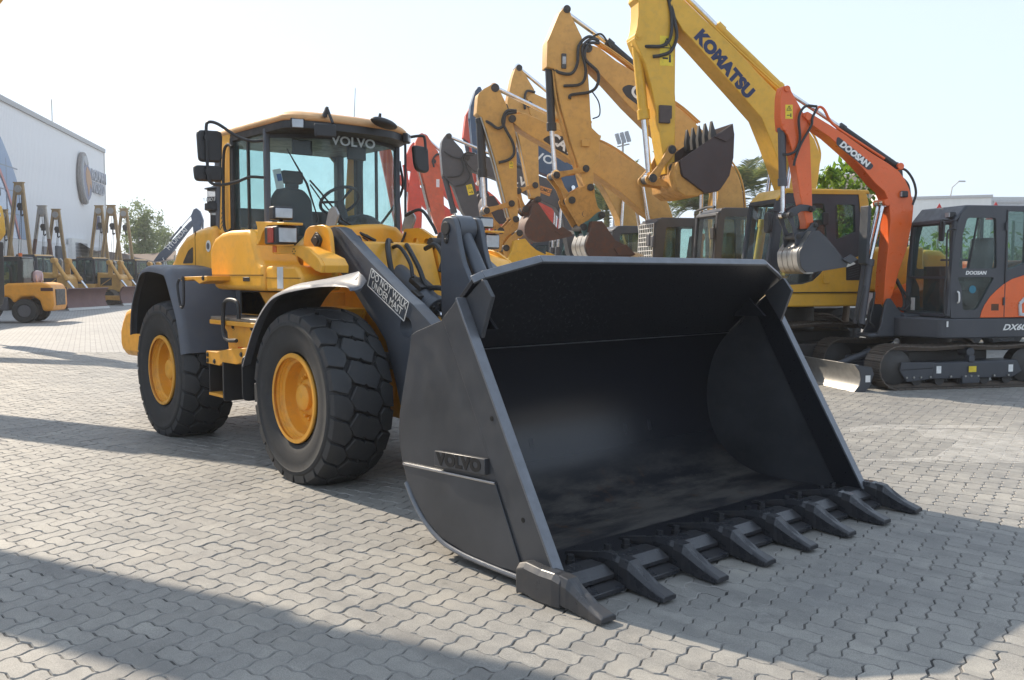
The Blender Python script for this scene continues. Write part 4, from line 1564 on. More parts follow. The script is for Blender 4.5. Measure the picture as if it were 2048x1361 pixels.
    m.prism(rnd_poly([(-0.05, 1.75), (0.0, 2.18), (0.10, 2.30), (0.22, 2.355), (0.36, 2.33), (0.52, 2.22), (0.56, 1.75)], 0.06), -1.62, -1.36, 'x')
    m.obj('dashboard', BLK, cb, 0.03)
    m = MB()
    m.bx(-2.2, -1.75, -0.62, -0.45, 1.75, 2.25)
    m.bx(-2.3, -1.8, 0.42, 0.62, 1.75, 2.30)
    m.obj('console', BLK, cb, 0.03)
    m = MB()
    m.box((-1.50, -0.655, 2.66), (0.004, 0.085, 0.19), Matrix.Rotation(0.2, 3, 'X'))
    m.obj('sticker', flat('sticker_paper', (0.62, 0.66, 0.68), 0.6), cb)
    m = MB()
    m.box((-1.4975, -0.645, 2.675), (0.002, 0.05, 0.07), Matrix.Rotation(0.2, 3, 'X'))
    m.obj('sticker_print', flat('blue_print', (0.03, 0.10, 0.30), 0.6), cb)
    m = MB()
    m.prism([(-1.78, 1.57), (-0.86, 1.57), (-0.70, 1.34), (-1.78, 1.34)], -0.95, -0.94)
    m.obj('under_cab_panel', BLK, LD)


build_loader_cab()

# outlines of the excavators in metres, in each machine's own frame: (ahead of its turntable, above the ground)
T = {
    'e0_boom': [(2.32, 4.13), (2.3, 4.18), (2.24, 4.2), (2.16, 4.16), (1.84, 4), (1.57, 3.85), (1.19, 3.63), (0.84, 3.45), (0.66, 3.34), (0.55, 3.22), (0.47, 3.08), (0.4, 2.9), (0.38, 2.79), (0.4, 2.52), (0.48, 2.12), (0.6, 1.79), (0.7, 1.43), (0.77, 1.29), (0.86, 1.25), (0.84, 1.77), (0.8, 2.21), (0.78, 2.58), (0.82, 2.87), (0.9, 3.02), (1.06, 3.14), (1.31, 3.39), (1.56, 3.6), (1.87, 3.83), (2.2, 4.02)],
    'e0_arm': [(2.66, 4.51), (2.64, 4.57), (2.58, 4.58), (2.53, 4.56), (2.5, 4.49), (2.4, 4.34), (2.31, 4.2), (2.2, 3.99), (2.17, 3.69), (2.13, 3.1), (2.11, 2.72), (2.09, 2.54), (2.11, 2.43), (2.21, 2.43), (2.21, 2.52), (2.32, 2.93), (2.4, 3.35), (2.47, 3.61), (2.55, 3.84), (2.66, 3.97), (2.68, 4.12), (2.68, 4.4)],
    'e0_bcyl': [(2.57, 3.96), (2.56, 3.09), (2.54, 2.72)],
    'e0_links': [(2.15, 2.72), (2.5, 2.62), (2.58, 2.63), (2.45, 2.31), (2.36, 2.33), (2.11, 2.48)],
    'e0_bucket': [(2.26, 2.38), (2.14, 2.39), (1.99, 2.27), (1.76, 2.02), (1.64, 1.89), (1.66, 1.84), (2.19, 1.76), (2.34, 1.76), (2.42, 1.84), (2.45, 1.96), (2.45, 2.07), (2.41, 2.14)],
    'e0_tooth': [(1.75, 1.96), (1.61, 2.03), (1.5, 1.96), (1.64, 1.88), (1.42, 1.89), (1.53, 1.84)],
    'e0_acyl': [(2.51, 4.55), (1.65, 4.03), (0.55, 3.39)],
    'e0_boomcyl': [(0.92, 2.83), (1.06, 2), (1.12, 1.88), (1.19, 1.03), (1.18, 0.95), (1.12, 2.83), (1.15, 1.89)],
    'e0_label': [(1.74, 3.85), (1.09, 3.41), (1.18, 3.33), (1.76, 3.72)],
    'e0_post': [(0.93, 0.75), (0.95, 0.91), (0.89, 1.27), (0.83, 1.35), (0.76, 1.33), (0.65, 1.17), (0.59, 1.13), (0.15, 1.09), (0.14, 0.74)],
    'e0_house': [(1.01, 1.11), (0.32, 1.07), (-1.01, 1.06), (-1.03, 0.78), (0.31, 0.75), (0.72, 0.79), (1.28, 0.81), (1.29, 1.1)],
    'e0_cab': [(0.25, 1.08), (0.29, 1.69), (0.24, 2.3), (0.19, 2.54), (0.12, 2.68), (0.01, 2.74), (-0.94, 2.75)],
    'e0_door': [(-0.56, 2.69), (-0.64, 1.07), (0.04, 2.57), (-0.45, 2.58), (-0.49, 1.81), (0.16, 1.82), (0.11, 2.3), (0.19, 1.68), (-0.46, 1.68), (-0.17, 1.19), (0.07, 1.19), (0.1, 1.54)],
    'e0_orange': [(-0.23, 1.08), (-0.29, 1.27), (-0.39, 1.39), (-0.5, 1.49), (-0.76, 1.66), (-0.98, 1.71)],
    'e0_rwin': [(-0.64, 2.68), (-0.94, 2.68), (-0.97, 1.91), (-0.68, 1.8)],
    'e0_front': [(0.98, 1.15), (0.91, 1.69), (1.14, 2.51), (2.02, 2.46), (1.93, 1.13), (1.17, 2.46), (1.88, 2.43)],
    'e0_text': [(-0.12, 1.75), (-0.69, 0.99), (-0.1, 1.49)],
    'e0_track': [(1.48, 0.34), (1.43, 0.14), (1.26, 0.04), (1, 0), (-1.03, -0.01), (1.09, 0.42), (0.56, 0.41), (0.55, 0.16), (0.98, 0.12), (1.34, 0.57), (0.93, 0.6), (-0.2, 0.67), (-1, 0.63)],
    'e0_sticker': [(2.61, 4.28), (2.5, 4.29), (2.47, 4.09), (2.58, 4.08)],
    'e0_blade': [(-0.71, 0.37), (0.99, 0.38), (0.98, -0.01), (-0.28, -0.02)],
    'e0_blade2': [(1.11, 0.27), (0.95, 0.24)],
    'e1_boom': [(2.29, 6.32), (2.27, 6.36), (2.22, 6.41), (2.07, 6.39), (1.8, 6.2), (1.47, 5.95), (1.05, 5.62), (0.65, 5.26), (0.25, 4.92), (-0.21, 4.5), (-0.24, 4.44), (-0.51, 4.14), (-0.65, 3.84), (-0.61, 3.45), (-0.56, 3.19), (-0.42, 2.4), (-0.3, 1.75), (-0.15, 1.62), (0.02, 1.7), (0.02, 2.4), (-0.03, 3.17), (0.07, 3.43), (0.33, 4.03), (0.54, 4.47), (1, 4.91), (1.79, 5.65), (2.06, 5.89), (2.23, 6.14)],
    'e1_arm': [(2.89, 6.38), (2.84, 6.31), (2.84, 6.09), (2.86, 5.9), (2.91, 5.71), (2.87, 5.61), (2.71, 5.3), (2.59, 4.91), (2.49, 4.48), (2.42, 4.03), (2.41, 3.99), (2.34, 3.62), (2.32, 3.45), (2.2, 3.47), (2.15, 3.63), (2.15, 4.72), (2.16, 4.84), (2.16, 5.88), (2.27, 6.39), (2.35, 6.43)],
    'e1_bcyl': [(2.79, 5.66), (2.77, 5.6), (2.65, 4.42), (2.66, 4.41), (2.55, 3.46)],
    'e1_links': [(2.23, 3.86), (2.54, 3.37), (2.7, 3.35), (2.03, 3.21), (2.22, 3.55)],
    'e1_bucket': [(2.23, 3.64), (1.6, 4.07), (1.26, 4.29), (1.23, 4.09), (1.24, 3.72), (1.31, 3.41), (1.48, 3.17), (1.59, 3.13), (1.75, 3.11), (1.87, 3.19), (2.17, 3.39), (2.2, 3.53)],
    'e1_bback': [(2.23, 3.64), (2.31, 3.58), (2.31, 3.34), (2.24, 3.12), (2.15, 3.06), (1.99, 3.03), (1.87, 3.04), (1.68, 3.11)],
    'e1_teeth': [(1.33, 4.28), (1.27, 4.48), (1.23, 4.31)],
    'e1_text': [(1.62, 5.69), (0.91, 5)],
    'e1_acyl': [(1.88, 6.52), (1.31, 6.05), (0.07, 5.05)],
    'e1_cab': [(1.4, 1.91), (1.35, 2.37), (1.31, 2.8), (1.26, 2.91), (1.04, 2.98), (0.76, 3.06), (0.26, 3.11), (-0.63, 3.13), (-0.76, 3.07), (-0.8, 2.94), (-0.88, 2.02), (-0.83, 1.44), (0.6, 1.44), (1, 1.91)],
    'e1_apil': [(0.88, 2.96), (1, 1.89), (0.81, 2.98), (0.92, 1.87)],
    'e1_stripe': [(0.61, 1.43), (-0.69, 1.43), (-0.69, 1.21), (0.66, 1.19), (-0.67, 2.04), (-0.41, 1.98), (-0.42, 1.63), (-0.73, 1.62), (-0.72, 1.98)],
    'e1_win': [(0.72, 2.89), (0.01, 2.9), (-0.05, 2.38), (0.46, 2.34), (0.8, 2.21), (-0.19, 2.89), (-0.56, 2.89), (-0.59, 2.43), (-0.21, 2.29), (-0.12, 3.06), (-0.62, 3.07), (-0.7, 2.41), (-0.15, 2.23)],
    'e1_lowwin': [(0.73, 1.78), (-0.04, 1.78), (0.12, 1.65), (0.4, 1.58), (0.63, 1.57)],
    'e1_track': [(0.74, 1.02), (0.64, 0.89), (0.09, 1.03), (-0.79, 1)],
    'e2_boom': [(3.34, 6.34), (3.27, 6.42), (3, 6.36), (2.63, 6.11), (2.23, 5.91), (1.77, 5.51), (1.21, 5.2), (0.64, 4.75), (0.35, 4.42), (0.06, 4.12), (-0.14, 3.87), (-0.27, 3.56), (-0.3, 3.17), (-0.22, 2.4), (-0.2, 1.75), (-0.05, 1.62), (0.12, 1.7), (0.26, 2.4), (0.33, 3.16), (0.28, 3.46), (0.43, 3.85), (0.82, 4.1), (1.29, 4.38), (1.76, 4.71), (2.36, 5.23), (2.81, 5.67), (3.04, 5.87), (3.33, 6.17)],
    'e2_arm': [(3.76, 7.1), (3.71, 7.16), (3.65, 7.15), (3.58, 6.96), (3.48, 6.78), (3.36, 6.56), (3.23, 5.97), (3.19, 5.49), (3.16, 5.01), (3.13, 4.74), (2.97, 4.6), (2.95, 4.11), (3.1, 3.98), (3.08, 3.61), (3.13, 3.49), (3.29, 3.54), (3.42, 3.97), (3.59, 4.45), (3.82, 5.23), (3.94, 5.89), (4.1, 5.92), (4.09, 6.42), (4.06, 6.48), (3.84, 7)],
    'e2_bcyl': [(4, 5.99), (3.94, 4.74), (3.94, 4.59), (3.88, 3.86)],
    'e2_acyl': [(3.63, 7.15), (2.84, 6.6), (2.12, 6.07)],
    'e2_links': [(3.17, 3.52), (3.56, 3.25), (2.94, 2.96), (3.32, 2.7), (3.26, 3.9), (3.89, 3.76), (4, 3.71), (3.78, 3.38), (3.58, 3.26)],
    'e2_coupler': [(3.22, 3.6), (3.09, 3.57), (3.07, 3.34), (3.01, 3.12), (2.85, 2.96), (2.91, 2.87), (3.25, 2.83), (3.42, 2.7), (3.48, 2.81), (3.69, 3.13), (3.73, 3.25), (3.58, 3.4)],
    'e2_green': [(3.41, 2.74), (3.23, 2.83), (3.02, 3.01), (2.93, 3.04), (2.86, 2.98), (2.91, 2.87), (3.1, 2.81), (3.16, 2.67), (3.27, 2.45), (3.33, 2.52)],
    'e2_bucket': [(3.21, 2.81), (3, 2.82), (2.9, 2.69), (2.71, 2.43), (2.51, 2.34), (2.26, 2.14), (2.38, 2.09), (2.63, 2.05), (3.14, 2.03), (3.29, 2.13), (3.35, 2.3), (3.32, 2.44), (3.26, 2.58)],
    'e2_bback': [(3.21, 2.8), (3.31, 2.51), (3.53, 2.42), (3.56, 2.26), (3.5, 2.15), (3.39, 2.04), (3.2, 2)],
    'e2_side': [(2.75, 2.27), (2.48, 2.35), (2.27, 2.14), (2.65, 2.12)],
    'e2_logo': [(2.52, 5.56), (2.36, 5.65), (2.14, 5.6), (1.95, 5.38), (1.83, 5.04), (2.41, 5.4)],
    'e2_cab': [(1.35, 1.95), (1.31, 2.6), (1.23, 2.87), (0.94, 3), (0.85, 3.05), (0.11, 3.06), (0.09, 1.96), (0.89, 1.95)],
    'e2_win': [(0.73, 2.89), (0.21, 2.9), (0.28, 2.05), (0.84, 2.05)],
    'e3_boom': [(4.36, 5.47), (4.32, 5.54), (4.15, 5.53), (3.93, 5.56), (3.37, 5.35), (2.88, 5.05), (2.07, 4.97), (1.64, 4.77), (1.26, 4.53), (1.09, 4.46), (0.82, 4.29), (0.44, 3.85), (0.21, 3.45), (0.1, 3.14), (0, 2.4), (-0.1, 1.75), (0.05, 1.62), (0.2, 1.7), (0.45, 2.4), (0.68, 3.13), (0.92, 3.28), (1.47, 3.73), (2.22, 4.21), (2.75, 4.49), (2.8, 4.48), (3.37, 4.82), (3.71, 4.99), (4, 5.15), (4.3, 5.39)],
    'e3_arm': [(5.06, 5.98), (4.93, 6.1), (4.75, 6.2), (4.65, 6.18), (4.54, 6.07), (4.4, 5.79), (4.21, 5.28), (4.15, 4.97), (4.13, 4.43), (4.12, 3.75), (4.1, 3.44), (4.1, 3.08), (4.29, 3.05), (4.44, 3.62), (4.66, 4.46), (4.88, 5.16), (4.98, 5.43), (5.11, 5.52), (5.08, 5.89)],
    'e3_bcyl': [(4.98, 5.44), (4.92, 4.07), (4.87, 3.32)],
    'e3_acyl': [(4.61, 6.17), (3.76, 5.83), (3.3, 5.65), (2.73, 5.38)],
    'e3_links': [(4.27, 3.42), (4.88, 3.25), (4.53, 2.77), (4.16, 3.05)],
    'e3_coupler': [(4.23, 3.09), (4.12, 3.11), (4.08, 3.01), (4.12, 2.8), (4.42, 2.61), (4.49, 2.44), (4.53, 2.27), (4.64, 2.29), (4.71, 2.56), (4.64, 2.75), (4.47, 2.84)],
    'e3_bucket': [(4.26, 2.53), (4.15, 2.56), (4, 2.58), (3.87, 2.43), (3.72, 2.31), (3.5, 2.21), (3.26, 2.17), (3.04, 2.08), (3.24, 2.04), (3.74, 1.91), (4.33, 1.83), (4.43, 1.91), (4.43, 2.04), (4.33, 2.26)],
    'e3_ear': [(4.14, 2.76), (4.08, 2.8), (3.99, 2.72), (4.01, 2.63), (4.16, 2.55), (4.23, 2.36), (4.34, 2.1), (4.42, 2.04), (4.49, 2.31), (4.47, 2.44), (4.32, 2.63)],
    'e3_bback': [(4.26, 2.51), (4.33, 2.35), (4.6, 2.1), (4.61, 1.97), (4.54, 1.81), (4.41, 1.76)],
    'e3_side': [(3.49, 2.27), (3.35, 2.23), (3.07, 2.09), (3.22, 2.04), (3.48, 2.1)],
    'e3_logo': [(3.52, 4.96), (3.33, 5.07), (2.92, 5.05), (2.8, 4.8), (2.84, 4.58), (3.18, 4.75)],
    'e3_cab': [(1.5, 2.01), (1.41, 2.91), (1.3, 2.98), (1.06, 3.04), (-0.02, 3.05), (-0.03, 2), (1.09, 1.99)],
    'e3_win': [(0.78, 2.85), (0.11, 2.87), (0.17, 2.07), (0.89, 2.07)],
    'e4_boom': [(3.54, 6.69), (3.36, 6.82), (2.87, 6.64), (2.43, 6.28), (1.75, 5.75), (1.15, 4.95), (0.78, 4.18), (0.56, 3.96), (0.34, 3.74), (0.17, 3.56), (0.12, 3.15), (0, 2.4), (-0.1, 1.75), (0.05, 1.62), (0.2, 1.7), (0.45, 2.4), (0.7, 3.15), (0.75, 3.33), (0.9, 3.64), (1.07, 3.95), (1.21, 4.17), (1.56, 4.61), (2.24, 5.27), (3.14, 5.87), (3.45, 6.24)],
    'e4_arm': [(3.96, 7.18), (3.87, 7.47), (3.74, 7.56), (3.57, 7.32), (3.31, 6.92), (3.17, 6.09), (3.19, 5.33), (3.17, 4.4), (3.12, 3.98), (3.19, 3.85), (3.39, 3.89), (3.57, 4.73), (3.74, 5.52), (4, 6.26), (4.09, 6.55)],
    'e4_acyl': [(3.65, 7.56), (2.85, 6.89), (1.95, 6.33)],
    'e4_bucket': [(3.43, 3.67), (3.27, 3.71), (3.19, 3.6), (2.96, 3.28), (2.7, 3.01), (2.31, 2.92), (2.26, 2.82), (2.7, 2.72), (3.22, 2.64), (3.48, 2.69), (3.63, 2.81), (3.68, 3), (3.63, 3.2), (3.5, 3.4)],
    'e4_bback': [(3.43, 3.64), (3.5, 3.44), (3.73, 3.32), (3.83, 3.1), (3.76, 2.93), (3.63, 2.81), (3.37, 2.62)],
    'e4_links': [(3.29, 4.25), (3.75, 4.08), (3.21, 3.85), (3.58, 3.58)],
    'e4_cab': [(1.42, 2.06), (1.41, 2.99), (1.31, 3.03), (0.58, 3.08), (0.56, 2.07)],
    'e4_win': [(1.24, 2.8), (1.15, 2.86), (0.6, 2.89), (0.64, 2.17), (1.21, 2.06)],
    'e4_side': [(2.81, 2.96), (2.58, 3.08), (2.31, 2.92), (2.63, 2.83)],
    'e5_boom': [(4.77, 5.43), (4.68, 5.58), (4.43, 5.57), (3.69, 5.36), (2.7, 5.05), (1.94, 4.83), (1.53, 4.55), (1.27, 4.07), (1.17, 3.53), (0.9, 2.4), (0.3, 1.62), (0.55, 1.6), (1.2, 2.4), (1.42, 3.53), (1.68, 3.91), (2.19, 4.14), (2.9, 4.47), (3.69, 4.79), (4.38, 5), (4.57, 5.19)],
    'e5_arm': [(5.41, 5.89), (5.36, 6.01), (5.25, 6.16), (5.16, 6.15), (5.04, 5.96), (4.76, 5.67), (4.49, 5.11), (4.31, 4.42), (4.21, 3.63), (4.09, 3.24), (4.35, 3.27), (4.74, 3.69), (5.05, 4.53), (5.29, 4.79), (5.38, 4.88), (5.44, 5.59)],
    'e5_bcyl': [(5.26, 4.79), (4.99, 3.63)],
    'e5_acyl': [(5.16, 6.1), (4.17, 5.74), (3.76, 5.54)],
    'e5_text': [(3.79, 5.02), (2.7, 4.64)],
    'e5_romco': [(2.2, 4.6), (1.8, 4.49), (1.89, 4.26), (2.2, 4.37)],
    'e5_sticker': [(4.63, 4.57), (4.46, 4.6), (4.38, 4.28), (4.57, 4.25)],
    'e6_boom': [(3.58, 7.33), (3.47, 7.43), (2.88, 7.15), (1.5, 6.62), (0.47, 6.15), (-0.2, 5.5), (-0.5, 4.6), (-0.45, 3), (-0.2, 1.65), (0.05, 1.65), (0.05, 3.2), (0.15, 4.6), (0.64, 5.21), (1.43, 5.51), (2.33, 5.86), (2.88, 6.37)],
    'e6_arm': [(3.6, 8.23), (3.51, 8.36), (3.41, 8.38), (3.36, 8.28), (3.25, 7.11), (3.2, 6.11), (3.15, 4.6), (3.35, 4.5), (3.57, 6.09), (3.71, 6.42), (3.79, 7.29), (3.77, 7.66)],
    'e6_bcyl': [(3.7, 7.29), (3.56, 6.12)],
    'e6_text': [(2.11, 6.19), (1.15, 5.98)],
    'e7_arm': [(3.25, 7.96), (3.12, 8.2), (2.98, 8.45), (2.88, 8.4), (2.8, 8.1), (2.76, 6.94), (2.7, 5), (2.85, 4.9), (3.14, 6.93), (3.35, 7.1)],
    'e7_rod': [(3.22, 7.1), (2.8, 4.9)],
    'e7_boom': [(3, 8.1), (2.85, 8.2), (2, 7.4), (0.8, 6.2), (-0.1, 5.2), (-0.4, 4.6), (-0.93, 3.79), (-0.9, 3), (-0.5, 1.65), (-0.2, 1.65), (-0.45, 3), (-0.52, 3.57), (-0.2, 4.06), (0.59, 4.9), (1.5, 5.9), (2.75, 7.4)],
    'e8_arm': [(4.61, 7.68), (4.5, 7.73), (4.26, 7.63), (4.1, 7.36), (3.81, 6.97), (3.65, 6.45), (3.61, 5.76), (3.54, 4.3), (3.5, 3.4), (3.75, 3.3), (4.08, 4.28), (4.5, 5.98), (4.8, 6.94), (4.77, 7.34)],
    'e8_boom': [(4.07, 6.63), (3.82, 6.8), (3.41, 6.57), (2.5, 6), (1.3, 5.1), (0.6, 4.3), (0.3, 3.2), (0.1, 1.65), (0.35, 1.65), (0.75, 3.2), (1.3, 4.1), (2.4, 5), (3.5, 6)],
    'e8_arm2': [(3.97, 7.53), (3.89, 7.85), (3.73, 7.92), (3.58, 7.82), (3.52, 7.62), (3.15, 6.18), (2.95, 4.3), (2.9, 3.4), (3.1, 3.4), (3.33, 4.3), (3.61, 5.76)],
    'e9_arm': [(4.7, 7.14), (4.48, 7.67), (4.34, 7.85), (4.08, 7.68), (4.08, 6.54), (3.95, 4.5), (4, 3.4), (4.25, 3.4), (4.62, 4.5), (4.58, 5.65), (4.44, 6.53), (4.75, 6.61)],
    'e8_sticker': [(3.92, 5.79), (3.76, 5.8), (3.74, 5.47), (3.88, 5.45)],
    'e9_boom': [(3.97, 6.54), (3.72, 6.7), (3.31, 6.47), (2.4, 5.9), (1.2, 5), (0.5, 4.2), (0.2, 3.1), (0, 1.55), (0.25, 1.55), (0.65, 3.1), (1.2, 4), (2.3, 4.9), (3.4, 5.9)],
}
FRAMES = {
    'e0': (0.003, 9.862, -2.0705),
    'e1': (-2.663, 9.751, -2.0356),
    'e2': (-5.380, 11.806, -2.0356),
    'e3': (-8.249, 13.530, -2.0356),
    'e4': (-11.391, 15.857, -2.0356),
    'e5': (-14.568, 17.529, -2.0356),
    'e6': (-17.702, 19.098, -2.0356),
    'e7': (-20.836, 20.667, -2.0356),
    'e8': (-23.861, 22.209, -2.0356),
    'e9': (-27.103, 23.805, -2.0356),
}

# ------------------------------------------------------------------ excavators: shared builders (x ahead, y to the left, z up)
CATY = paint('old_tan_yellow', (0.56, 0.31, 0.075), 0.45, 0.35, dirtcol=(0.17, 0.12, 0.08), chip=0.10, fade=0.14)
KOMY = paint('bright_machine_yellow', (0.70, 0.40, 0.035), 0.42, 0.25, fade=0.10)
DORG = paint('bright_orange', (0.72, 0.115, 0.014), 0.32, 0.12, coat=0.2, fade=0.08)
RORG = paint('faded_red_orange', (0.62, 0.115, 0.045), 0.5, 0.35, chip=0.18, fade=0.18)
RORG2 = paint('red_machine_paint', (0.58, 0.070, 0.040), 0.5, 0.3, chip=0.12, fade=0.18)
VGRY = paint('machine_dark_grey', (0.060, 0.063, 0.075), 0.45, 0.35, dirtcol=(0.14, 0.12, 0.11))
VBLU = paint('machine_slate_blue', (0.040, 0.075, 0.135), 0.42, 0.25)
DKBL = paint('house_charcoal', (0.042, 0.047, 0.058), 0.42, 0.2, dirtcol=(0.12, 0.11, 0.10))
RUST = paint('rusty_bucket', (0.075, 0.036, 0.026), 0.6, 0.6, dirtcol=(0.19, 0.065, 0.025), chip=0.15, chipcol=(0.16, 0.12, 0.10))
BUCKB = paint('brown_black_bucket', (0.045, 0.030, 0.030), 0.5, 0.4, dirtcol=(0.10, 0.05, 0.03))
GREENC = paint('teal_coupler', (0.045, 0.13, 0.125), 0.5, 0.5, chip=0.3)
WORNY = paint('worn_yellow_steel', (0.50, 0.25, 0.05), 0.55, 0.6, dirtcol=(0.13, 0.06, 0.03), chip=0.45, chipcol=(0.06, 0.04, 0.03))
SHINE = flat('polished_wear', (0.46, 0.45, 0.42), 0.35, 0.8)
TRACKM = paint('track_steel', (0.055, 0.050, 0.046), 0.55, 0.6, dirtcol=(0.16, 0.12, 0.09), metal=0.2)
TRACKS = paint('track_shoe_steel', (0.11, 0.095, 0.082), 0.5, 0.6, dirtcol=(0.22, 0.14, 0.09), metal=0.4)
CABW = paint('pale_screen_glare', (0.52, 0.50, 0.46), 0.5, 0.2)  # pale colour standing in for glare on a windscreen


def slab(root, name, poly, hw, mat, bevel=0.015, y=0.0, r=0.0):
    m = MB()
    m.prism(rnd_poly(poly, r) if r else poly, y - hw, y + hw)
    return m.obj(name, mat, root, bevel)


def hyd(root, a, b, c, r, mat, y=0.0, name='cylinder'):
    """hydraulic cylinder: barrel from a to b, bright rod on to c"""
    m = MB()
    A, B_ = Vector((a[0], y, a[1])), Vector((b[0], y, b[1]))
    d = (B_ - A).normalized()
    m.cyl(A, B_, r, n=16)
    m.cyl(B_ - d * r * 1.6, B_ + d * r * 0.3, r * 1.22, n=16)
    m.cyl(A - d * r * 0.1, A + d * r * 0.8, r * 1.15, n=16)
    o = m.obj(name, mat, root, 0.004)
    m = MB()
    m.cyl(tuple(B_), (c[0], y, c[1]), r * 0.58, n=12)
    m.cyl((c[0], y - r * 0.8, c[1]), (c[0], y + r * 0.8, c[1]), r * 0.95, n=14)
    m.obj('rod', CHROME, o)
    return o


def cross_pin(root, p, hw, r, mat=None, name='pin'):
    m = MB()
    m.cyl((p[0], -hw, p[1]), (p[0], hw, p[1]), r, n=16)
    m.cyl((p[0], -hw - 0.015, p[1]), (p[0], hw + 0.015, p[1]), r * 0.55, n=12)
    return m.obj(name, mat or DARKMET, root, 0.004)


def link_bar(root, a, b, r, hw, mat, y0=0.0, name='link'):
    m = MB()
    n = 8
    ang = math.atan2(b[1] - a[1], b[0] - a[0])
    P = [(a[0] + r * math.cos(ang + math.pi / 2 + math.pi * i / n), a[1] + r * math.sin(ang + math.pi / 2 + math.pi * i / n)) for i in range(n + 1)]
    mid1 = ((a[0] + b[0]) / 2 - math.cos(ang + math.pi / 2) * r * 0.55, (a[1] + b[1]) / 2 - math.sin(ang + math.pi / 2) * r * 0.55)
    mid2 = ((a[0] + b[0]) / 2 + math.cos(ang + math.pi / 2) * r * 0.55, (a[1] + b[1]) / 2 + math.sin(ang + math.pi / 2) * r * 0.55)
    P.append(mid1)
    P += [(b[0] + r * math.cos(ang - math.pi / 2 + math.pi * i / n), b[1] + r * math.sin(ang - math.pi / 2 + math.pi * i / n)) for i in range(n + 1)]
    P.append(mid2)
    m.prism(P, y0 - hw, y0 + hw)
    return m.obj(name, mat, root, 0.006)


def shell_strip(pts, hw, th, inward):
    m = MB()
    P = [p[:2] for p in spline([(a, b, 0) for a, b in pts], 4)]
    L = []
    for i, p in enumerate(P):
        a, b = P[max(0, i - 1)], P[min(len(P) - 1, i + 1)]
        t = Vector((b[0] - a[0], b[1] - a[1])).normalized()
        nx, nz = -t.y * inward, t.x * inward
        L.append([(p[0], -hw, p[1]), (p[0], hw, p[1]), (p[0] + nx * th, hw, p[1] + nz * th), (p[0] + nx * th, -hw, p[1] + nz * th)])
    m.loft(L)
    return m


def ebucket(root, poly, k, hw, mat, backmat=None, teeth=5, tdir=None, tl=0.2, ribs=0, tmat=None):
    """digging bucket: two cheek plates, wrapped back, teeth along the lip"""
    ar = sum(poly[i - 1][0] * poly[i][1] - poly[i][0] * poly[i - 1][1] for i in range(len(poly)))
    sh = poly[k:] + [poly[0]]
    b = shell_strip(sh, hw - 0.002, 0.03, 1 if ar > 0 else -1).obj('bucket', backmat or mat, root, smooth=40)
    for s in (-1, 1):
        m = MB()
        m.prism(poly, s * (hw - 0.001), s * (hw + 0.024))
        m.obj('cheek_plate', mat, b, 0.004)
    lip = poly[k - 1]
    if tdir is None:
        a = Vector((poly[k][0] - poly[k - 1][0], poly[k][1] - poly[k - 1][1]))
        tdir = (-a).normalized()
    else:
        tdir = Vector(tdir).normalized()
    nrm = Vector((-tdir.y, tdir.x))
    tm = MB()
    L = []
    for t, w, h in ((-0.5, 0.055, 0.05), (0.1, 0.055, 0.055), (0.5, 0.045, 0.035), (1.0, 0.035, 0.008)):
        c = Vector(lip) + tdir * (tl * t)
        L.append([(c.x - nrm.x * h, -w, c.y - nrm.y * h), (c.x - nrm.x * h, w, c.y - nrm.y * h), (c.x + nrm.x * h, w, c.y + nrm.y * h), (c.x + nrm.x * h, -w, c.y + nrm.y * h)])
    tm.loft(L)
    me = tm.mesh('tooth', tmat or SHINE, 30)
    for i in range(teeth):
        link('tooth', me, b, 0.006, loc=(0, -hw + 0.06 + (2 * hw - 0.12) * i / max(1, teeth - 1), 0))
    if ribs:
        for i in range(ribs):
            y = -hw + 0.02 + (2 * hw - 0.04) * (i + 0.5) / ribs
            r = shell_strip([(p[0], p[1]) for p in sh[1:-1]], (2 * hw / ribs) * 0.42, 0.018, -1 if ar > 0 else 1)
            r.v = [(x, yy + y, z) for x, yy, z in r.v]
            r.obj('wear_strap', STEEL, b, smooth=40)
    return b


def track_path(xf, xr, r, z0, sag=0.0, step=0.1):
    """closed loop of (x, z, tangent angle) round the track"""
    P = []
    n = int((xf - xr) / step)
    for i in range(n):
        P.append((xr + (xf - xr) * i / n, z0))
    m = int(math.pi * r / step)
    for i in range(m):
        a = -math.pi / 2 + math.pi * i / m
        P.append((xf + r * math.cos(a), z0 + r + r * math.sin(a)))
    for i in range(n):
        t = i / n
        P.append((xf + (xr - xf) * t, z0 + 2 * r - sag * math.sin(math.pi * t * 2) ** 2))
    for i in range(m):
        a = math.pi / 2 + math.pi * i / m
        P.append((xr + r * math.cos(a), z0 + r + r * math.sin(a)))
    return P


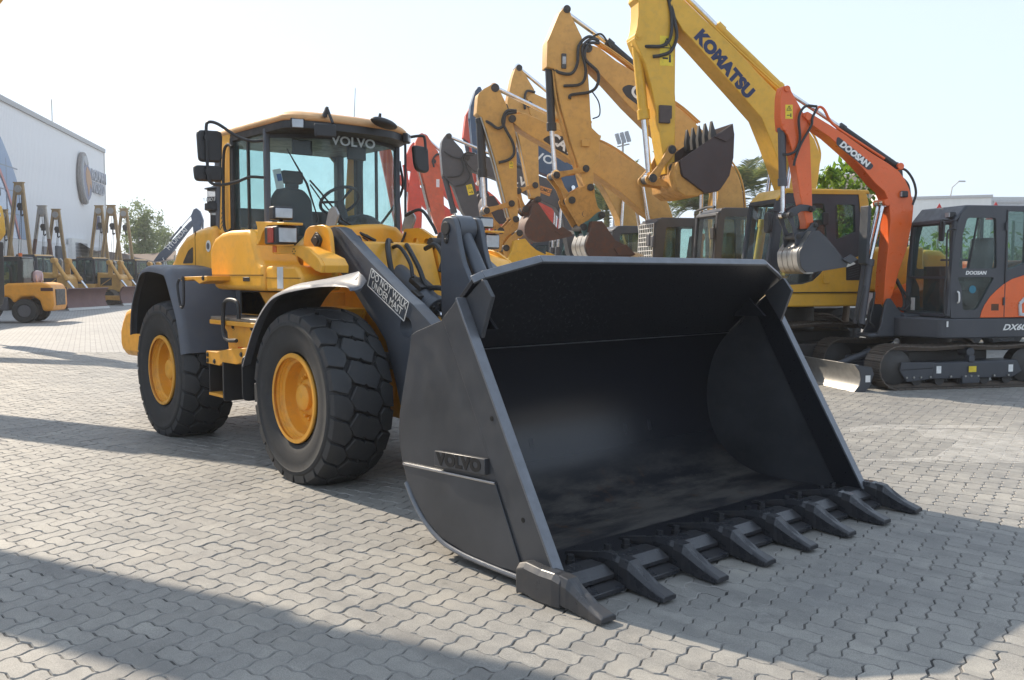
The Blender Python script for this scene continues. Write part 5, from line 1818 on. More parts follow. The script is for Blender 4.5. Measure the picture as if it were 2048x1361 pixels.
def crawler(root, xf, xr, r, y, w, pitch, matf, single=True, sag=0.03, sprocket=True):
    """one crawler track: frame, wheels and a loop of shoes"""
    frame = MB()
    frame.prism([(xr + 0.1, r * 0.75), (xr + 0.25, r * 0.5), (xf - 0.25, r * 0.5), (xf - 0.05, r * 0.75), (xf - 0.1, r * 1.25), (xr + 0.2, r * 1.35)], y - w * 0.40, y + w * 0.40)
    t = frame.obj('track_frame', matf, root, 0.02)
    for x in (xf, xr):
        m = MB()
        m.lathe([(0.02, -w * 0.30), (r * 0.55, -w * 0.30), (r * 0.84, -w * 0.22), (r * 0.84, w * 0.22), (r * 0.55, w * 0.30), (r * 0.25, w * 0.36), (0.02, w * 0.36)], (x, y, r + 0.02), 'y', 28)
        m.obj('idler', DARKMET, t)
    nr = max(4, int((xf - xr) / 0.45))
    for i in range(nr):
        x = xr + 0.35 + (xf - xr - 0.7) * i / (nr - 1)
        m = MB()
        m.cyl((x, y - w * 0.3, 0.14), (x, y + w * 0.3, 0.14), 0.085 if r < 0.4 else 0.11, n=14)
        m.obj('roller', DARKMET, t)
    P = track_path(xf, xr, r, 0.022, sag, 0.02)
    # resample at the pitch
    d = [0]
    for a, b in zip(P, P[1:] + P[:1]):
        d.append(d[-1] + math.hypot(b[0] - a[0], b[1] - a[1]))
    N = int(d[-1] / pitch)
    Q = []
    j = 0
    for i in range(N):
        s = d[-1] * i / N
        while d[j + 1] < s:
            j += 1
        a, b = P[j], P[(j + 1) % len(P)]
        u = (s - d[j]) / max(1e-6, d[j + 1] - d[j])
        Q.append((a[0] + (b[0] - a[0]) * u, a[1] + (b[1] - a[1]) * u))
    sh = MB()
    sh.bx(-pitch * 0.47, pitch * 0.47, -w / 2, w / 2, -0.012, 0.004)
    for gx in (-0.33, 0.0, 0.33):
        sh.bx(gx * pitch - 0.006, gx * pitch + 0.006, -w / 2, w / 2, -0.028 if gx == 0 else -0.022, -0.012)
    sh.bx(-pitch * 0.5, pitch * 0.5, -w * 0.16, -w * 0.06, 0.004, 0.06)
    sh.bx(-pitch * 0.5, pitch * 0.5, w * 0.06, w * 0.16, 0.004, 0.06)
    me = sh.mesh('track_shoe', TRACKS, 30)
    if single:
        for i in range(N):
            a, b = Q[i - 1], Q[(i + 1) % N]
            o = link('track_shoe', me, t, loc=(Q[i][0], y, Q[i][1]))
            o.rotation_euler = (0, -math.atan2(b[1] - a[1], b[0] - a[0]), 0)
    else:
        al = MB()
        base = np.array(sh.v)
        for i in range(N):
            a, b = Q[i - 1], Q[(i + 1) % N]
            M = Matrix.Translation((Q[i][0], y, Q[i][1])) @ Matrix.Rotation(-math.atan2(b[1] - a[1], b[0] - a[0]), 4, 'Y')
            al.add([tuple(M @ Vector(p)) for p in base], sh.f)
        o = al.obj('track_shoes', TRACKS, t, smooth=None)
        o['kind'] = 'stuff'
    return t


def cab_box(root, outline, wins, y0, y1, mat, roofmat, front, screen=None, bars=False, name='cab'):
    """cab with real openings. outline and wins in (x, z); front = (lower x, z), (upper x, z) of the windscreen"""
    fl = MB()
    zs = [p[1] for p in outline]
    xs = [p[0] for p in outline]
    zb, zt = min(zs), max(zs)
    xr_ = min(xs)
    fl.bx(xr_ + 0.02, front[0][0] - 0.02, y0 + 0.04, y1 - 0.04, zb + 0.01, zb + 0.08)
    c = fl.obj(name, mat, root, 0.01)
    for s, yy in ((1, y1), (-1, y0)):
        P = outline
        for wv in wins:
            P = polyhole(P, wv)
        m = MB()
        m.prism(P, yy - 0.03 * (s > 0) * 2, yy + 0.03 * (s < 0) * 2)
        m.obj('side_frame', mat, c, 0.0)
        for wv in wins:
            g = MB()
            g.prism(wv, yy - s * 0.028, yy - s * 0.022)
            g.obj('window', GLASSD, c)
    (xa, za), (xb, zb2) = front
    m = MB()
    for s, yy in ((1, y1 - 0.045), (-1, y0 + 0.045)):
        m.tube([(xa, yy, za), (xb, yy, zb2)], 0.045, 6)
    m.tube([(xb, y0 + 0.045, zb2), (xb, y1 - 0.045, zb2)], 0.045, 6)
    m.tube([(xa, y0 + 0.045, za), (xa, y1 - 0.045, za)], 0.04, 6)
    m.obj('screen_frame', mat, c)
    m = MB()
    m.add([(xa, y0 + 0.06, za), (xa, y1 - 0.06, za), (xb, y1 - 0.06, zb2), (xb, y0 + 0.06, zb2)], [(0, 1, 2, 3)])
    m.obj('windscreen', screen or GLASS, c)
    m = MB()
    m.prism([(xr_ + 0.02, zt - 0.05), (xr_ + 0.06, zt + 0.015), (xb - 0.15, zt + 0.01), (xb + 0.03, zb2 + 0.03), (xb + 0.02, zb2 - 0.02), (xb - 0.2, zt - 0.06)], y0 + 0.01, y1 - 0.01)
    m.obj('roof', roofmat, c, 0.02)
    m = MB()
    m.bx(xr_ + 0.01, xr_ + 0.05, y0 + 0.03, y1 - 0.03, zb + 0.05, zb + (zt - zb) * 0.45)
    m.obj('rear_wall', mat, c, 0.0)
    m = MB()
    m.bx(xr_ + 0.02, xr_ + 0.026, y0 + 0.05, y1 - 0.05, zb + (zt - zb) * 0.45, zt - 0.06)
    m.obj('rear_window', GLASSD, c)
    m = MB()
    ym = (y0 + y1) / 2
    m.box(((xr_ + xa) / 2 - 0.25, ym, zb + 0.85), (0.14, 0.46, 0.75), Matrix.Rotation(R(-8), 3, 'Y'))
    m.bx((xr_ + xa) / 2 - 0.28, (xr_ + xa) / 2 + 0.22, ym - 0.24, ym + 0.24, zb + 0.42, zb + 0.55)
    m.obj('seat', SEAT, c, 0.04)
    if bars:
        m = MB()
        for i in range(9):
            y = y0 + 0.05 + (y1 - y0 - 0.1) * i / 8
            m.tube([(xa + 0.06, y, za), (xb + 0.06, y, zb2)], 0.010, 5)
        for i in range(14):
            t = i / 13
            m.tube([(xa + 0.06 + (xb - xa) * t, y0 + 0.05, za + (zb2 - za) * t), (xa + 0.06 + (xb - xa) * t, y1 - 0.05, za + (zb2 - za) * t)], 0.010, 5)
        o = m.obj('screen_guard', WHITE, c)
    return c


def big_carrier(root, body, skirt, dark, single=False):
    """undercarriage, turntable, engine house and counterweight of a 20-tonne machine"""
    for s in (-1, 1):
        crawler(root, 1.55, -1.60, 0.44, s * 1.12, 0.60, 0.19, DARKMET, single and s > 0)
    m = MB()
    m.cyl((0, 0, 0.55), (0, 0, 1.15), 0.62, n=28)
    m.bx(-0.9, 0.9, -0.9, 0.9, 0.42, 0.75)
    m.obj('turntable', DARKMET, root, 0.02)
    m = MB()
    m.prism([(1.15, 1.19), (1.15, 1.42), (-1.9, 1.42), (-1.9, 1.19)], -1.41, 1.40)
    m.obj('deck', skirt, root, 0.03)
    m = MB()
    m.prism([(-0.86, 1.44), (-0.86, 2.12), (-1.2, 2.20), (-1.95, 2.20), (-1.95, 1.44)], -1.40, 1.41)
    m.obj('engine_house', body, root, 0.05, seg=3)
    m = MB()
    m.prism([(-1.97, 1.12), (-1.97, 2.16), (-2.35, 2.14), (-2.62, 1.95), (-2.70, 1.6), (-2.6, 1.2), (-2.4, 1.1)], -1.36, 1.36)
    m.obj('counterweight', dark, root, 0.10, seg=3)
    m = MB()
    m.prism([(0.6, 1.44), (1.05, 1.44), (0.9, 1.75), (-0.8, 2.05), (-0.84, 1.44)], -1.40, -0.35)
    m.obj('tool_box', body, root, 0.04)


def warn_label(root, c, w, h, y, up=(0, 1), name='warning_label'):
    """yellow warning sticker: pictogram triangle over a small figure"""
    ux, uz = up
    ln = math.hypot(ux, uz)
    ux, uz = ux / ln, uz / ln
    rx, rz = -uz, ux                       # towards the machine's back = to the right seen from its left side
    P = lambda a, b: (c[0] + rx * a + ux * b, c[1] + rz * a + uz * b)
    m = MB()
    m.prism([P(-w / 2, -h / 2), P(w / 2, -h / 2), P(w / 2, h / 2), P(-w / 2, h / 2)], y, y + 0.003)
    o = m.obj(name, YLAB, root)
    m = MB()
    tri = [P(-w * 0.33, h * 0.10), P(w * 0.33, h * 0.10), P(0, h * 0.42)]
    for a, b in zip(tri, tri[1:] + tri[:1]):
        m.tube([(a[0], y + 0.004, a[1]), (b[0], y + 0.004, b[1])], w * 0.035, 4)
    m.prism([P(-w * 0.05, h * 0.16), P(w * 0.07, h * 0.16), P(w * 0.02, h * 0.30)], y + 0.003, y + 0.005)
    m.prism([P(-w * 0.3, -h * 0.28), P(w * 0.1, -h * 0.28), P(w * 0.1, -h * 0.22), P(-w * 0.3, -h * 0.22)], y + 0.003, y + 0.005)
    m.prism([P(w * 0.16, -h * 0.38), P(w * 0.32, -h * 0.38), P(w * 0.30, -h * 0.12), P(w * 0.18, -h * 0.12)], y + 0.003, y + 0.005)
    m.obj('pictogram', BLABEL, o)
    return o


def ex_root(name, key, label):
    x, y, a = FRAMES[key]
    return thing(name, label, 'excavator', (x, y, 0), a, 'excavators parked in a row')


def text_side(root, s, size, mat, c, ang, y, **kw):
    """lettering on a machine's left side; ang = slope seen from that side"""
    d = Vector((-math.cos(ang), 0, math.sin(ang)))
    u = Vector((math.sin(ang), 0, math.cos(ang)))
    return text('lettering', s, size, mat, (c[0], y, c[1]), d, u, root, **kw)


# ------------------------------------------------------------------ the orange compact excavator in front
def mini_excavator():
    rt = ex_root('compact_excavator', 'e0', 'small orange and charcoal excavator with a steel dozer blade, nearest of the row')
    for s in (-1, 1):
        crawler(rt, 1.13, -1.13, 0.315, s * 0.77, 0.40, 0.115, DKBL, True, 0.02)
    m = MB()                                                # cover plates on the near track frame
    m.prism([(1.09, 0.42), (0.55, 0.41), (0.55, 0.32), (1.12, 0.30)], 0.93, 0.965)
    m.prism([(1.12, 0.30), (0.55, 0.32), (0.55, 0.16), (0.99, 0.12)], 0.935, 0.955)
    m.obj('track_cover', DKBL, rt, 0.01)
    m = MB()
    m.bx(-0.85, 0.55, 0.86, 0.945, 0.155, 0.40)
    sb = m.obj('track_side_beam', DKBL, rt, 0.012)
    for x in (1.0, 0.88, 0.76, 0.60, 0.25, 0.0, -0.10, -0.22, -0.5, -0.75):
        m = MB()
        m.cyl((x, 0.945, 0.19), (x, 0.972, 0.19), 0.016, n=8)
        m.obj('bolt', STEEL, sb)
    m = MB()
    m.bx(-0.25, 0.05, 0.86, 0.965, 0.08, 0.20)
    m.obj('track_guide', DKBL, sb, 0.008)
    m = MB()
    m.bx(-0.16, -0.06, 0.84, 0.955, 0.40, 0.50)
    m.cyl((-0.11, 0.70, 0.55), (-0.11, 0.92, 0.55), 0.07, n=14)
    m.obj('carrier_roller', DKBL, sb, 0.008)
    m = MB()
    m.bx(-0.18, -0.05, 0.967, 0.970, 0.25, 0.34)
    m.obj('warning_label', YLAB, sb)
    for x in (0.45, -0.80):
        m = MB()
        m.bx(x - 0.04, x + 0.04, 0.947, 0.950, 0.24, 0.35)
        m.obj('white_label', WHITE, sb)
    # blade
    m = MB()
    arc = [(1.86, 0.40), (1.80, 0.30), (1.775, 0.18), (1.80, 0.08), (1.88, -0.01), (1.83, -0.01), (1.75, 0.07), (1.725, 0.18), (1.75, 0.31), (1.81, 0.40)]
    m.prism(arc, -0.97, 0.97)
    bl = m.obj('dozer_blade', flat('worn_blade_steel', (0.36, 0.35, 0.33), 0.4, 0.7), rt, 0.004)
    bl['label'] = 'scraped bare steel dozer blade'
    m = MB()
    m.prism([(1.88, 0.40), (1.60, 0.36), (1.56, 0.26), (1.62, 0.08), (1.70, 0.0), (1.88, 0.0), (1.79, 0.1), (1.77, 0.2), (1.80, 0.3)], 0.971, 0.985)
    m.obj('blade_end', DKBL, bl, 0.004)
    m = MB()
    m.bx(1.62, 1.70, 0.9855, 0.988, 0.14, 0.24)
    m.obj('white_label', WHITE, bl)
    m = MB()
    for s in (-1, 1):
        m.prism([(1.74, 0.28), (1.74, 0.16), (0.5, 0.20), (0.5, 0.34)], s * 0.36 - 0.05, s * 0.36 + 0.05)
    m.bx(0.6, 0.75, -0.36, 0.36, 0.18, 0.34)
    m.obj('blade_arms', DKBL, bl, 0.01)
    hyd(rt, (1.55, 0.30), (1.0, 0.50), (0.55, 0.66), 0.055, DKBL, name='blade_cylinder')
    m = MB()
    m.cyl((0, 0, 0.40), (0, 0, 0.76), 0.38, n=28)
    m.bx(-0.7, 0.7, -0.55, 0.55, 0.30, 0.55)
    m.obj('turntable', DARKMET, rt, 0.02)
    # upper structure
    m = MB()
    ring = [(0.72, -0.55), (0.72, 0.30), (0.40, 0.90), (0.25, 0.945), (-0.6, 0.945), (-1.15, 0.93), (-1.42, 0.7), (-1.5, 0.3), (-1.5, -0.3), (-1.42, -0.7), (-1.15, -0.93), (0.3, -0.93)]
    m.prism(rnd_poly(ring, 0.08), 0.76, 1.068, 'z')
    dk = m.obj('deck', DKBL, rt, 0.025, seg=3)
    text_side(dk, 'DX60', 0.125, WHITE, (-0.83, 0.918), 0.0, 0.947, depth=0.001, bold=0.004, shear=0.35, sx=1.3)
    m = MB()
    m.box((0.30, 0.925, 0.98), (0.075, 0.01, 0.085), Matrix.Rotation(R(25), 3, 'Z'))
    m.obj('white_label', WHITE, dk)
    # swing post
    post = [(1.02, 0.76), (0.95, 0.93), (0.89, 1.27), (0.85, 1.345), (0.80, 1.355), (0.755, 1.31), (0.65, 1.17), (0.58, 1.13), (0.15, 1.10), (0.15, 0.76)]
    for y in (-0.19, 0.19):
        slab(rt, 'swing_post', post, 0.022, DKBL, 0.008, y)
    m = MB()
    m.bx(0.4, 1.15, -0.20, 0.20, 0.74, 0.80)
    m.bx(0.10, 0.60, -0.45, 0.30, 0.80, 1.10)
    m.obj('post_base', DKBL, rt, 0.02)
    # boom, arm, cylinders
    bm_ = slab(rt, 'boom', T['e0_boom'], 0.13, DORG, 0.008)
    m = MB()
    lab = T['e0_label']
    m.prism(rnd_poly(lab, 0.05), 0.1305, 0.133)
    o = m.obj('name_label', flat('label_dark', (0.03, 0.033, 0.042), 0.45), bm_)
    text('lettering', 'DOOSAN', 0.135, WHITE, (1.44, 0.134, 3.58), (-0.655, 0, -0.437), (-0.437, 0, 0.655), o, depth=0.001, bold=0.007, shear=0.2, sx=1.0)
    m = MB()
    for px_, hw_, pz_ in ((2.235, 0.15, 4.12), (0.86, 0.16, 2.85), (0.60, 0.10, 3.42)):
        m = MB()
        m.cyl((px_, -hw_, pz_), (px_, hw_, pz_), 0.055, n=18)
        m.obj('boss', DORG, bm_, 0.006)
    m = MB()
    m.box((0.575, 0.16, 2.98), (0.11, 0.06, 0.10))
    w = m.obj('work_lamp', BLK, bm_, 0.015)
    m = MB()
    m.box((0.632, 0.16, 2.98), (0.008, 0.05, 0.075))
    m.obj('lens', LENS, w)
    m = MB()
    m.tube(spline([(2.10, 0.1, 4.20), (2.04, 0.1, 4.28), (1.95, 0.1, 4.24), (1.80, 0.1, 4.03), (1.4, 0.1, 3.80), (0.9, 0.1, 3.53)], 4), 0.022, 6)
    m.obj('boom_pipe', DORG, bm_)
    arm = slab(rt, 'arm', T['e0_arm'], 0.10, DORG, 0.008)
    m = MB()
    for p in ((2.58, 4.53), (2.60, 3.955)):
        m = MB()
        m.cyl((p[0], -0.12, p[1]), (p[0], 0.12, p[1]), 0.05, n=16)
        m.obj('boss', DORG, arm, 0.006)
    warn_label(arm, (2.54, 4.19), 0.12, 0.21, 0.1005, (0.03, 1))
    hyd(rt, (0.60, 3.42), (1.62, 4.01), (2.56, 4.53), 0.055, BLK, name='arm_cylinder')
    hyd(rt, (2.60, 3.955), (2.565, 3.10), (2.55, 2.64), 0.060, VGRY, name='bucket_cylinder')
    for s in (-1, 1):
        hyd(rt, (1.20, 0.95), (1.07, 1.95), (0.87, 2.84), 0.055, VGRY, s * 0.06, 'boom_cylinder')
    m = MB()
    m.prism([(1.10, 2.80), (1.16, 2.80), (1.18, 1.90), (1.12, 1.88)], -0.11, 0.11)
    m.obj('cylinder_guard', DKBL, rt, 0.01)
    L = T['e0_links']
    for s in (-1, 1):
        m = MB()
        m.prism(rnd_poly([(2.11, 2.77), (2.20, 2.79), (2.33, 2.80), (2.45, 2.75), (2.54, 2.68), (2.57, 2.61), (2.52, 2.57), (2.42, 2.62), (2.32, 2.69), (2.20, 2.70), (2.12, 2.67)], 0.03), s * 0.105, s * 0.13)
        m.obj('link', DKBL, rt, 0.005)
        link_bar(rt, (2.52, 2.63), (2.39, 2.30), 0.05, 0.014, DKBL, s * 0.15)
        m = MB()
        m.prism(rnd_poly([(2.06, 2.50), (2.11, 2.54), (2.17, 2.50), (2.27, 2.38), (2.42, 2.36), (2.45, 2.30), (2.42, 2.10), (2.30, 2.20), (2.18, 2.33), (2.10, 2.40)], 0.03), s * 0.17, s * 0.195)
        m.obj('bucket_ear', DKBL, rt, 0.005)
    for p in ((2.15, 2.73), (2.52, 2.63), (2.39, 2.30), (2.11, 2.48)):
        cross_pin(rt, p, 0.20, 0.045)
    ebucket(rt, T['e0_bucket'], 5, 0.33, DKBL, STEEL, 4, (-1, 0.02), 0.16, 4)
    m = MB()
    m.prism([(1.755, 1.955), (1.62, 2.03), (1.50, 1.96), (1.62, 1.885)], 0.356, 0.40)
    m.obj('side_cutter', DKBL, rt, 0.006)
    # hoses
    runs = [[(2.10, 0.14, 4.28), (2.30, 0.15, 4.27), (2.40, 0.15, 4.10), (2.37, 0.14, 3.80), (2.42, 0.13, 3.62), (2.53, 0.12, 3.55), (2.60, 0.05, 3.56)],
            [(2.10, 0.14, 4.25), (2.18, 0.16, 4.10), (2.20, 0.16, 3.98), (2.35, 0.15, 3.72), (2.43, 0.13, 3.50), (2.45, 0.12, 3.38)],
            [(0.66, 0.06, 3.40), (0.50, 0.08, 3.36), (0.38, 0.10, 3.20), (0.34, 0.12, 3.0), (0.40, 0.13, 2.82)],
            [(0.55, 0.0, 3.28), (0.42, 0.02, 3.15), (0.40, 0.06, 2.95), (0.40, 0.10, 2.80)],
            [(0.62, 0.10, 1.66), (0.55, 0.14, 1.50), (0.42, 0.16, 1.30), (0.50, 0.16, 1.17), (0.62, 0.14, 1.20)],
            [(0.60, 0.06, 1.62), (0.50, 0.10, 1.40), (0.50, 0.12, 1.22), (0.60, 0.12, 1.16)],
            [(1.20, 0.12, 1.55), (1.28, 0.14, 1.30), (1.33, 0.14, 1.10), (1.28, 0.12, 0.95), (1.18, 0.08, 0.88)],
            [(1.02, 0.12, 1.45), (1.06, 0.14, 1.20), (1.10, 0.14, 1.0), (1.0, 0.12, 0.9)]]
    for r in runs:
        m = MB()
        m.hose(r, 0.020)
        m.obj('hose', HOSE, rt)
    # cab
    y0, y1 = -0.12, 0.945
    out = [(0.27, 1.072), (0.30, 1.55), (0.285, 1.90), (0.24, 2.30), (0.20, 2.52), (0.14, 2.66), (0.04, 2.735), (-0.1, 2.755), (-1.05, 2.755), (-1.05, 1.072)]
    w1 = rnd_poly([(0.045, 2.575), (-0.45, 2.58), (-0.49, 1.815), (0.165, 1.815), (0.12, 2.30)], 0.05)
    w2 = rnd_poly([(0.19, 1.685), (-0.46, 1.685), (-0.165, 1.19), (0.075, 1.19), (0.10, 1.53)], 0.05)
    w3 = rnd_poly([(-0.66, 2.68), (-0.98, 2.68), (-0.98, 1.90), (-0.86, 1.86), (-0.68, 1.80)], 0.03)
    c = cab_box(rt, out, [w1, w2, w3], y0, y1, DKBL, DKBL, ((0.30, 1.10), (0.22, 2.52)))
    m = MB()
    m.bx(0.265, 0.30, y0 + 0.03, y1 - 0.03, 1.66, 1.70)
    m.obj('screen_rail', DKBL, c)
    m = MB()
    m.prism([(0.225, 2.50), (0.20, 2.60), (0.10, 2.70), (-0.05, 2.75), (-0.05, 2.70), (0.08, 2.65), (0.18, 2.55)], y0 + 0.02, y1 - 0.08)
    m.obj('roof_brow', DKBL, c, 0.01)
    text_side(c, 'DOOSAN', 0.075, WHITE, (-0.13, 1.748), 0.0, 0.947, depth=0.001, bold=0.003, shear=0.2, sx=1.1)
    orng = [(-0.225, 1.074), (-0.25, 1.17), (-0.30, 1.27), (-0.386, 1.389), (-0.498, 1.489), (-0.62, 1.58), (-0.76, 1.656), (-1.06, 1.74), (-1.06, 1.074)]
    m = MB()
    m.prism(orng, 0.9455, 0.955)
    op = m.obj('orange_panel', DORG, c, 0.004)
    m = MB()
    for a, b, hw in (((-0.90, 1.28), (-1.05, 1.42), 0.04), ((-0.90, 1.28), (-0.92, 1.10), 0.04), ((-0.92, 1.12), (-1.05, 1.11), 0.04)):
        m.tube([(a[0], 0.956, a[1]), (b[0], 0.956, b[1])], hw * 0.8, 4)
    m.obj('grey_graphic', flat('silver_graphic', (0.55, 0.55, 0.56), 0.4), op)
    m = MB()
    m.bx(-0.54, -0.41, 0.9555, 0.957, 1.18, 1.28)
    m.obj('small_label', flat('brown_label', (0.10, 0.035, 0.012), 0.6), op)
    m = MB()
    m.bx(-0.645, -0.632, 0.946, 0.957, 1.08, 2.70)
    m.obj('door_seam', BLK, c)
    for z in (1.32, 2.45):
        m = MB()
        m.cyl((-0.62, 0.965, z - 0.06), (-0.62, 0.965, z + 0.06), 0.018, n=10)
        m.obj('hinge', DKBL, c)
    m = MB()
    m.hose([(0.17, 0.95, 1.30), (0.17, 0.985, 1.33), (0.175, 0.985, 1.44), (0.175, 0.95, 1.47)], 0.013)
    m.obj('door_handle', WHITE, c)
    m = MB()
    m.hose([(0.25, 0.96, 2.40), (0.33, 0.95, 2.40), (0.37, 0.93, 2.30), (0.36, 0.93, 1.75), (0.38, 0.93, 1.60), (0.38, 0.93, 1.20), (0.36, 0.93, 1.12), (0.28, 0.93, 1.10)], 0.014)
    m.obj('grab_rail', BLK, c)
    m = MB()
    m.hose([(0.22, 0.90, 2.52), (0.45, 0.92, 2.54), (0.50, 0.95, 2.50), (0.50, 0.95, 2.42)], 0.012)
    ma = m.obj('mirror_arm', BLK, c)
    m = MB()
    m.prism(rnd_poly([(0.87, 2.52), (0.99, 2.52), (0.97, 2.22), (0.87, 2.22)], 0.03), 0.44, 0.48, 'x')
    m.obj('mirror', BLK, ma, 0.012)
    m = MB()
    m.box((0.24, 0.82, 2.62), (0.10, 0.12, 0.09))
    wl_ = m.obj('work_lamp', BLK, c, 0.015)
    m = MB()
    m.box((0.293, 0.82, 2.62), (0.008, 0.10, 0.07))
    m.obj('lens', LENS, wl_)
    m = MB()
    m.bx(0.305, 0.309, 0.03, 0.13, 1.16, 1.36)
    m.obj('paper_notice', WHITE, c)
    m = MB()
    m.lathe([(0.06, 0), (0.06, 0.003), (0.001, 0.003)], (-0.10, 0.925, 1.50), 'y', 24)
    m.obj('round_sticker', flat('blue_sticker', (0.02, 0.16, 0.24), 0.5), c)
    m = MB()
    m.tube([(-0.15, 0.925, 2.57), (-0.02, 0.925, 1.82)], 0.016, 6)
    m.obj('sash_bar', BLK, c)
    m = MB()
    m.bx(0.05, 0.22, 0.2, 0.6, 1.15, 1.85)
    m.tube([(0.0, 0.30, 1.95), (-0.25, 0.7, 1.95)], 0.02, 6)
    m.obj('console', BLK, c, 0.03)
    m = MB()
    m.prism([(-1.06, 1.075), (-1.06, 1.95), (-1.25, 1.95), (-1.44, 1.80), (-1.48, 1.075)], -0.90, 0.93)
    m.obj('engine_hood', DORG, rt, 0.06, seg=3)
    m = MB()
    m.prism([(0.10, 1.075), (0.05, 1.45), (-0.3, 1.62), (-1.05, 1.70), (-1.05, 1.075)], -0.92, -0.16)
    m.obj('side_hood', DORG, rt, 0.05, seg=3)


mini_excavator()


# ------------------------------------------------------------------ the larger excavators behind, nearest first
KBLU = flat('dark_blue_lettering', (0.012, 0.025, 0.09), 0.5)
SHADEB = flat('black_logo_panel', (0.025, 0.025, 0.03), 0.45)


def pipes(root, pts, mat, r=0.018, n=3, dy=0.07, y=0.0, name='pipe'):
    for i in range(n):
        m = MB()
        yy = y + (i - (n - 1) / 2) * dy
        m.tube(spline([(p[0], yy, p[1]) for p in pts], 4), r, 6)
        m.obj(name, mat, root)


def excavator_yellow_near():
    rt = ex_root('excavator', 'e1', 'bright yellow excavator with blue lettering on its boom and a brown toothed bucket')
    big_carrier(rt, KOMY, KOMY, KOMY, True)
    bm_ = slab(rt, 'boom', T['e1_boom'], 0.24, KOMY, 0.012)
    text_side(bm_, 'KOMATSU', 0.29, KBLU, (1.27, 5.345), -R(44.5), 0.2425, depth=0.0015, bold=0.020, sx=1.02, space=1.05)
    arm = slab(rt, 'arm', T['e1_arm'][:1] + [(2.80, 6.9), (2.62, 7.3), (2.42, 7.2), (2.34, 6.8)] + T['e1_arm'][-1:] + T['e1_arm'][-2:0:-1], 0.19, KOMY, 0.012)
    warn_label(arm, (2.325, 5.53), 0.25, 0.50, 0.191, (0.0, 1))
    m = MB()
    m.box((2.36, 0.21, 4.46), (0.20, 0.06, 0.30))
    m.box((2.28, 0.21, 4.50), (0.10, 0.05, 0.22))
    m.obj('hose_bracket', flat('brown_bracket', (0.07, 0.05, 0.045), 0.6), arm, 0.01)
    cross_pin(rt, (2.84, 5.75), 0.2, 0.07, KOMY, 'boss')
    hyd(rt, (2.80, 5.70), (2.65, 4.42), (2.54, 3.42), 0.088, KOMY, name='bucket_cylinder')
    hyd(rt, (0.05, 5.05), (1.31, 6.05), (2.45, 6.98), 0.085, KOMY, name='arm_cylinder')
    pipes(rt, [(0.0, 4.9), (0.5, 5.27), (1.1, 5.72), (1.7, 6.2), (2.0, 6.44)], KOMY, 0.02, 3, 0.09, 0.08)
    pipes(rt, [(-0.55, 3.2), (-0.66, 3.6), (-0.72, 3.9), (-0.6, 4.2), (-0.4, 4.42)], KOMY, 0.02, 3, 0.10)
    for s in (-1, 1):
        hyd(rt, (0.36, 1.35), (0.15, 2.7), (-0.10, 4.40), 0.075, KOMY, s * 0.33, 'boom_cylinder')
    L = T['e1_links']
    for s in (-1, 1):
        link_bar(rt, (2.225, 3.864), (2.56, 3.37), 0.085, 0.022, WORNY, s * 0.22)
        link_bar(rt, (2.60, 3.35), (2.05, 3.21), 0.085, 0.022, WORNY, s * 0.17)
        m = MB()
        m.prism(rnd_poly([(2.31, 3.62), (2.16, 3.66), (2.10, 3.55), (2.12, 3.35), (1.90, 3.25), (1.92, 3.08), (2.15, 3.06), (2.26, 3.15), (2.30, 3.35)], 0.06), s * 0.23, s * 0.27)
        m.obj('bucket_ear', WORNY, rt, 0.008)
    for p, h in (((2.225, 3.864), 0.25), ((2.57, 3.37), 0.25), ((2.03, 3.21), 0.29), ((2.22, 3.547), 0.29)):
        cross_pin(rt, p, h, 0.075)
    b = ebucket(rt, T['e1_bucket'], 2, 0.55, BUCKB, BUCKB, 5, (0.10, 1.0), 0.26, tmat=DARKMET)
    m = MB()
    m.prism([(2.233, 3.637), (2.20, 3.526), (2.168, 3.386), (1.871, 3.195), (1.75, 3.115), (1.87, 3.05), (2.10, 3.05), (2.26, 3.15), (2.31, 3.40)], -0.53, 0.53)
    m.obj('bucket_back', WORNY, b, 0.02)
    m = MB()
    m.prism([(1.60, 4.05), (1.28, 4.28), (1.24, 4.10), (1.40, 3.98)], 0.576, 0.60)
    m.obj('side_cutter', BUCKB, b, 0.006)
    for r in ([(2.32, 0.2, 6.45), (2.26, 0.23, 6.1), (2.28, 0.24, 5.75), (2.42, 0.24, 5.60), (2.65, 0.22, 5.58), (2.75, 0.1, 5.60)],
              [(2.28, 0.2, 6.40), (2.20, 0.24, 6.0), (2.17, 0.25, 5.75), (2.27, 0.24, 5.52), (2.45, 0.22, 5.44), (2.58, 0.2, 5.42)]):
        m = MB()
        m.hose(r, 0.030)
        m.obj('hose', HOSE, rt)
    # cab
    out = [(0.98, 1.44), (0.98, 1.90), (0.90, 2.6), (0.84, 2.97), (0.70, 3.06), (0.26, 3.113), (-0.62, 3.13), (-0.75, 3.08), (-0.80, 2.94), (-0.88, 2.02), (-0.84, 1.44)]
    w1 = rnd_poly([(0.735, 2.89), (0.01, 2.90), (-0.05, 2.25), (0.10, 1.66), (0.40, 1.58), (0.80, 1.60), (0.83, 2.2)], 0.05)
    w2 = rnd_poly([(-0.19, 2.886), (-0.56, 2.893), (-0.587, 2.44), (-0.215, 2.30)], 0.04)
    c = cab_box(rt, out, [w1, w2], 0.48, 1.42, DKBL, KOMY, ((1.0, 1.90), (0.86, 2.93)))
    m = MB()
    fr = [(0.75, 3.06), (0.26, 3.116), (-0.62, 3.133), (-0.76, 3.083), (-0.81, 2.94), (-0.89, 2.02), (-0.845, 1.435), (-0.70, 1.435), (-0.715, 2.40), (-0.62, 3.06), (0.25, 3.05)]
    m.prism(fr, 1.4205, 1.436)
    m.obj('yellow_frame', KOMY, c, 0.005)
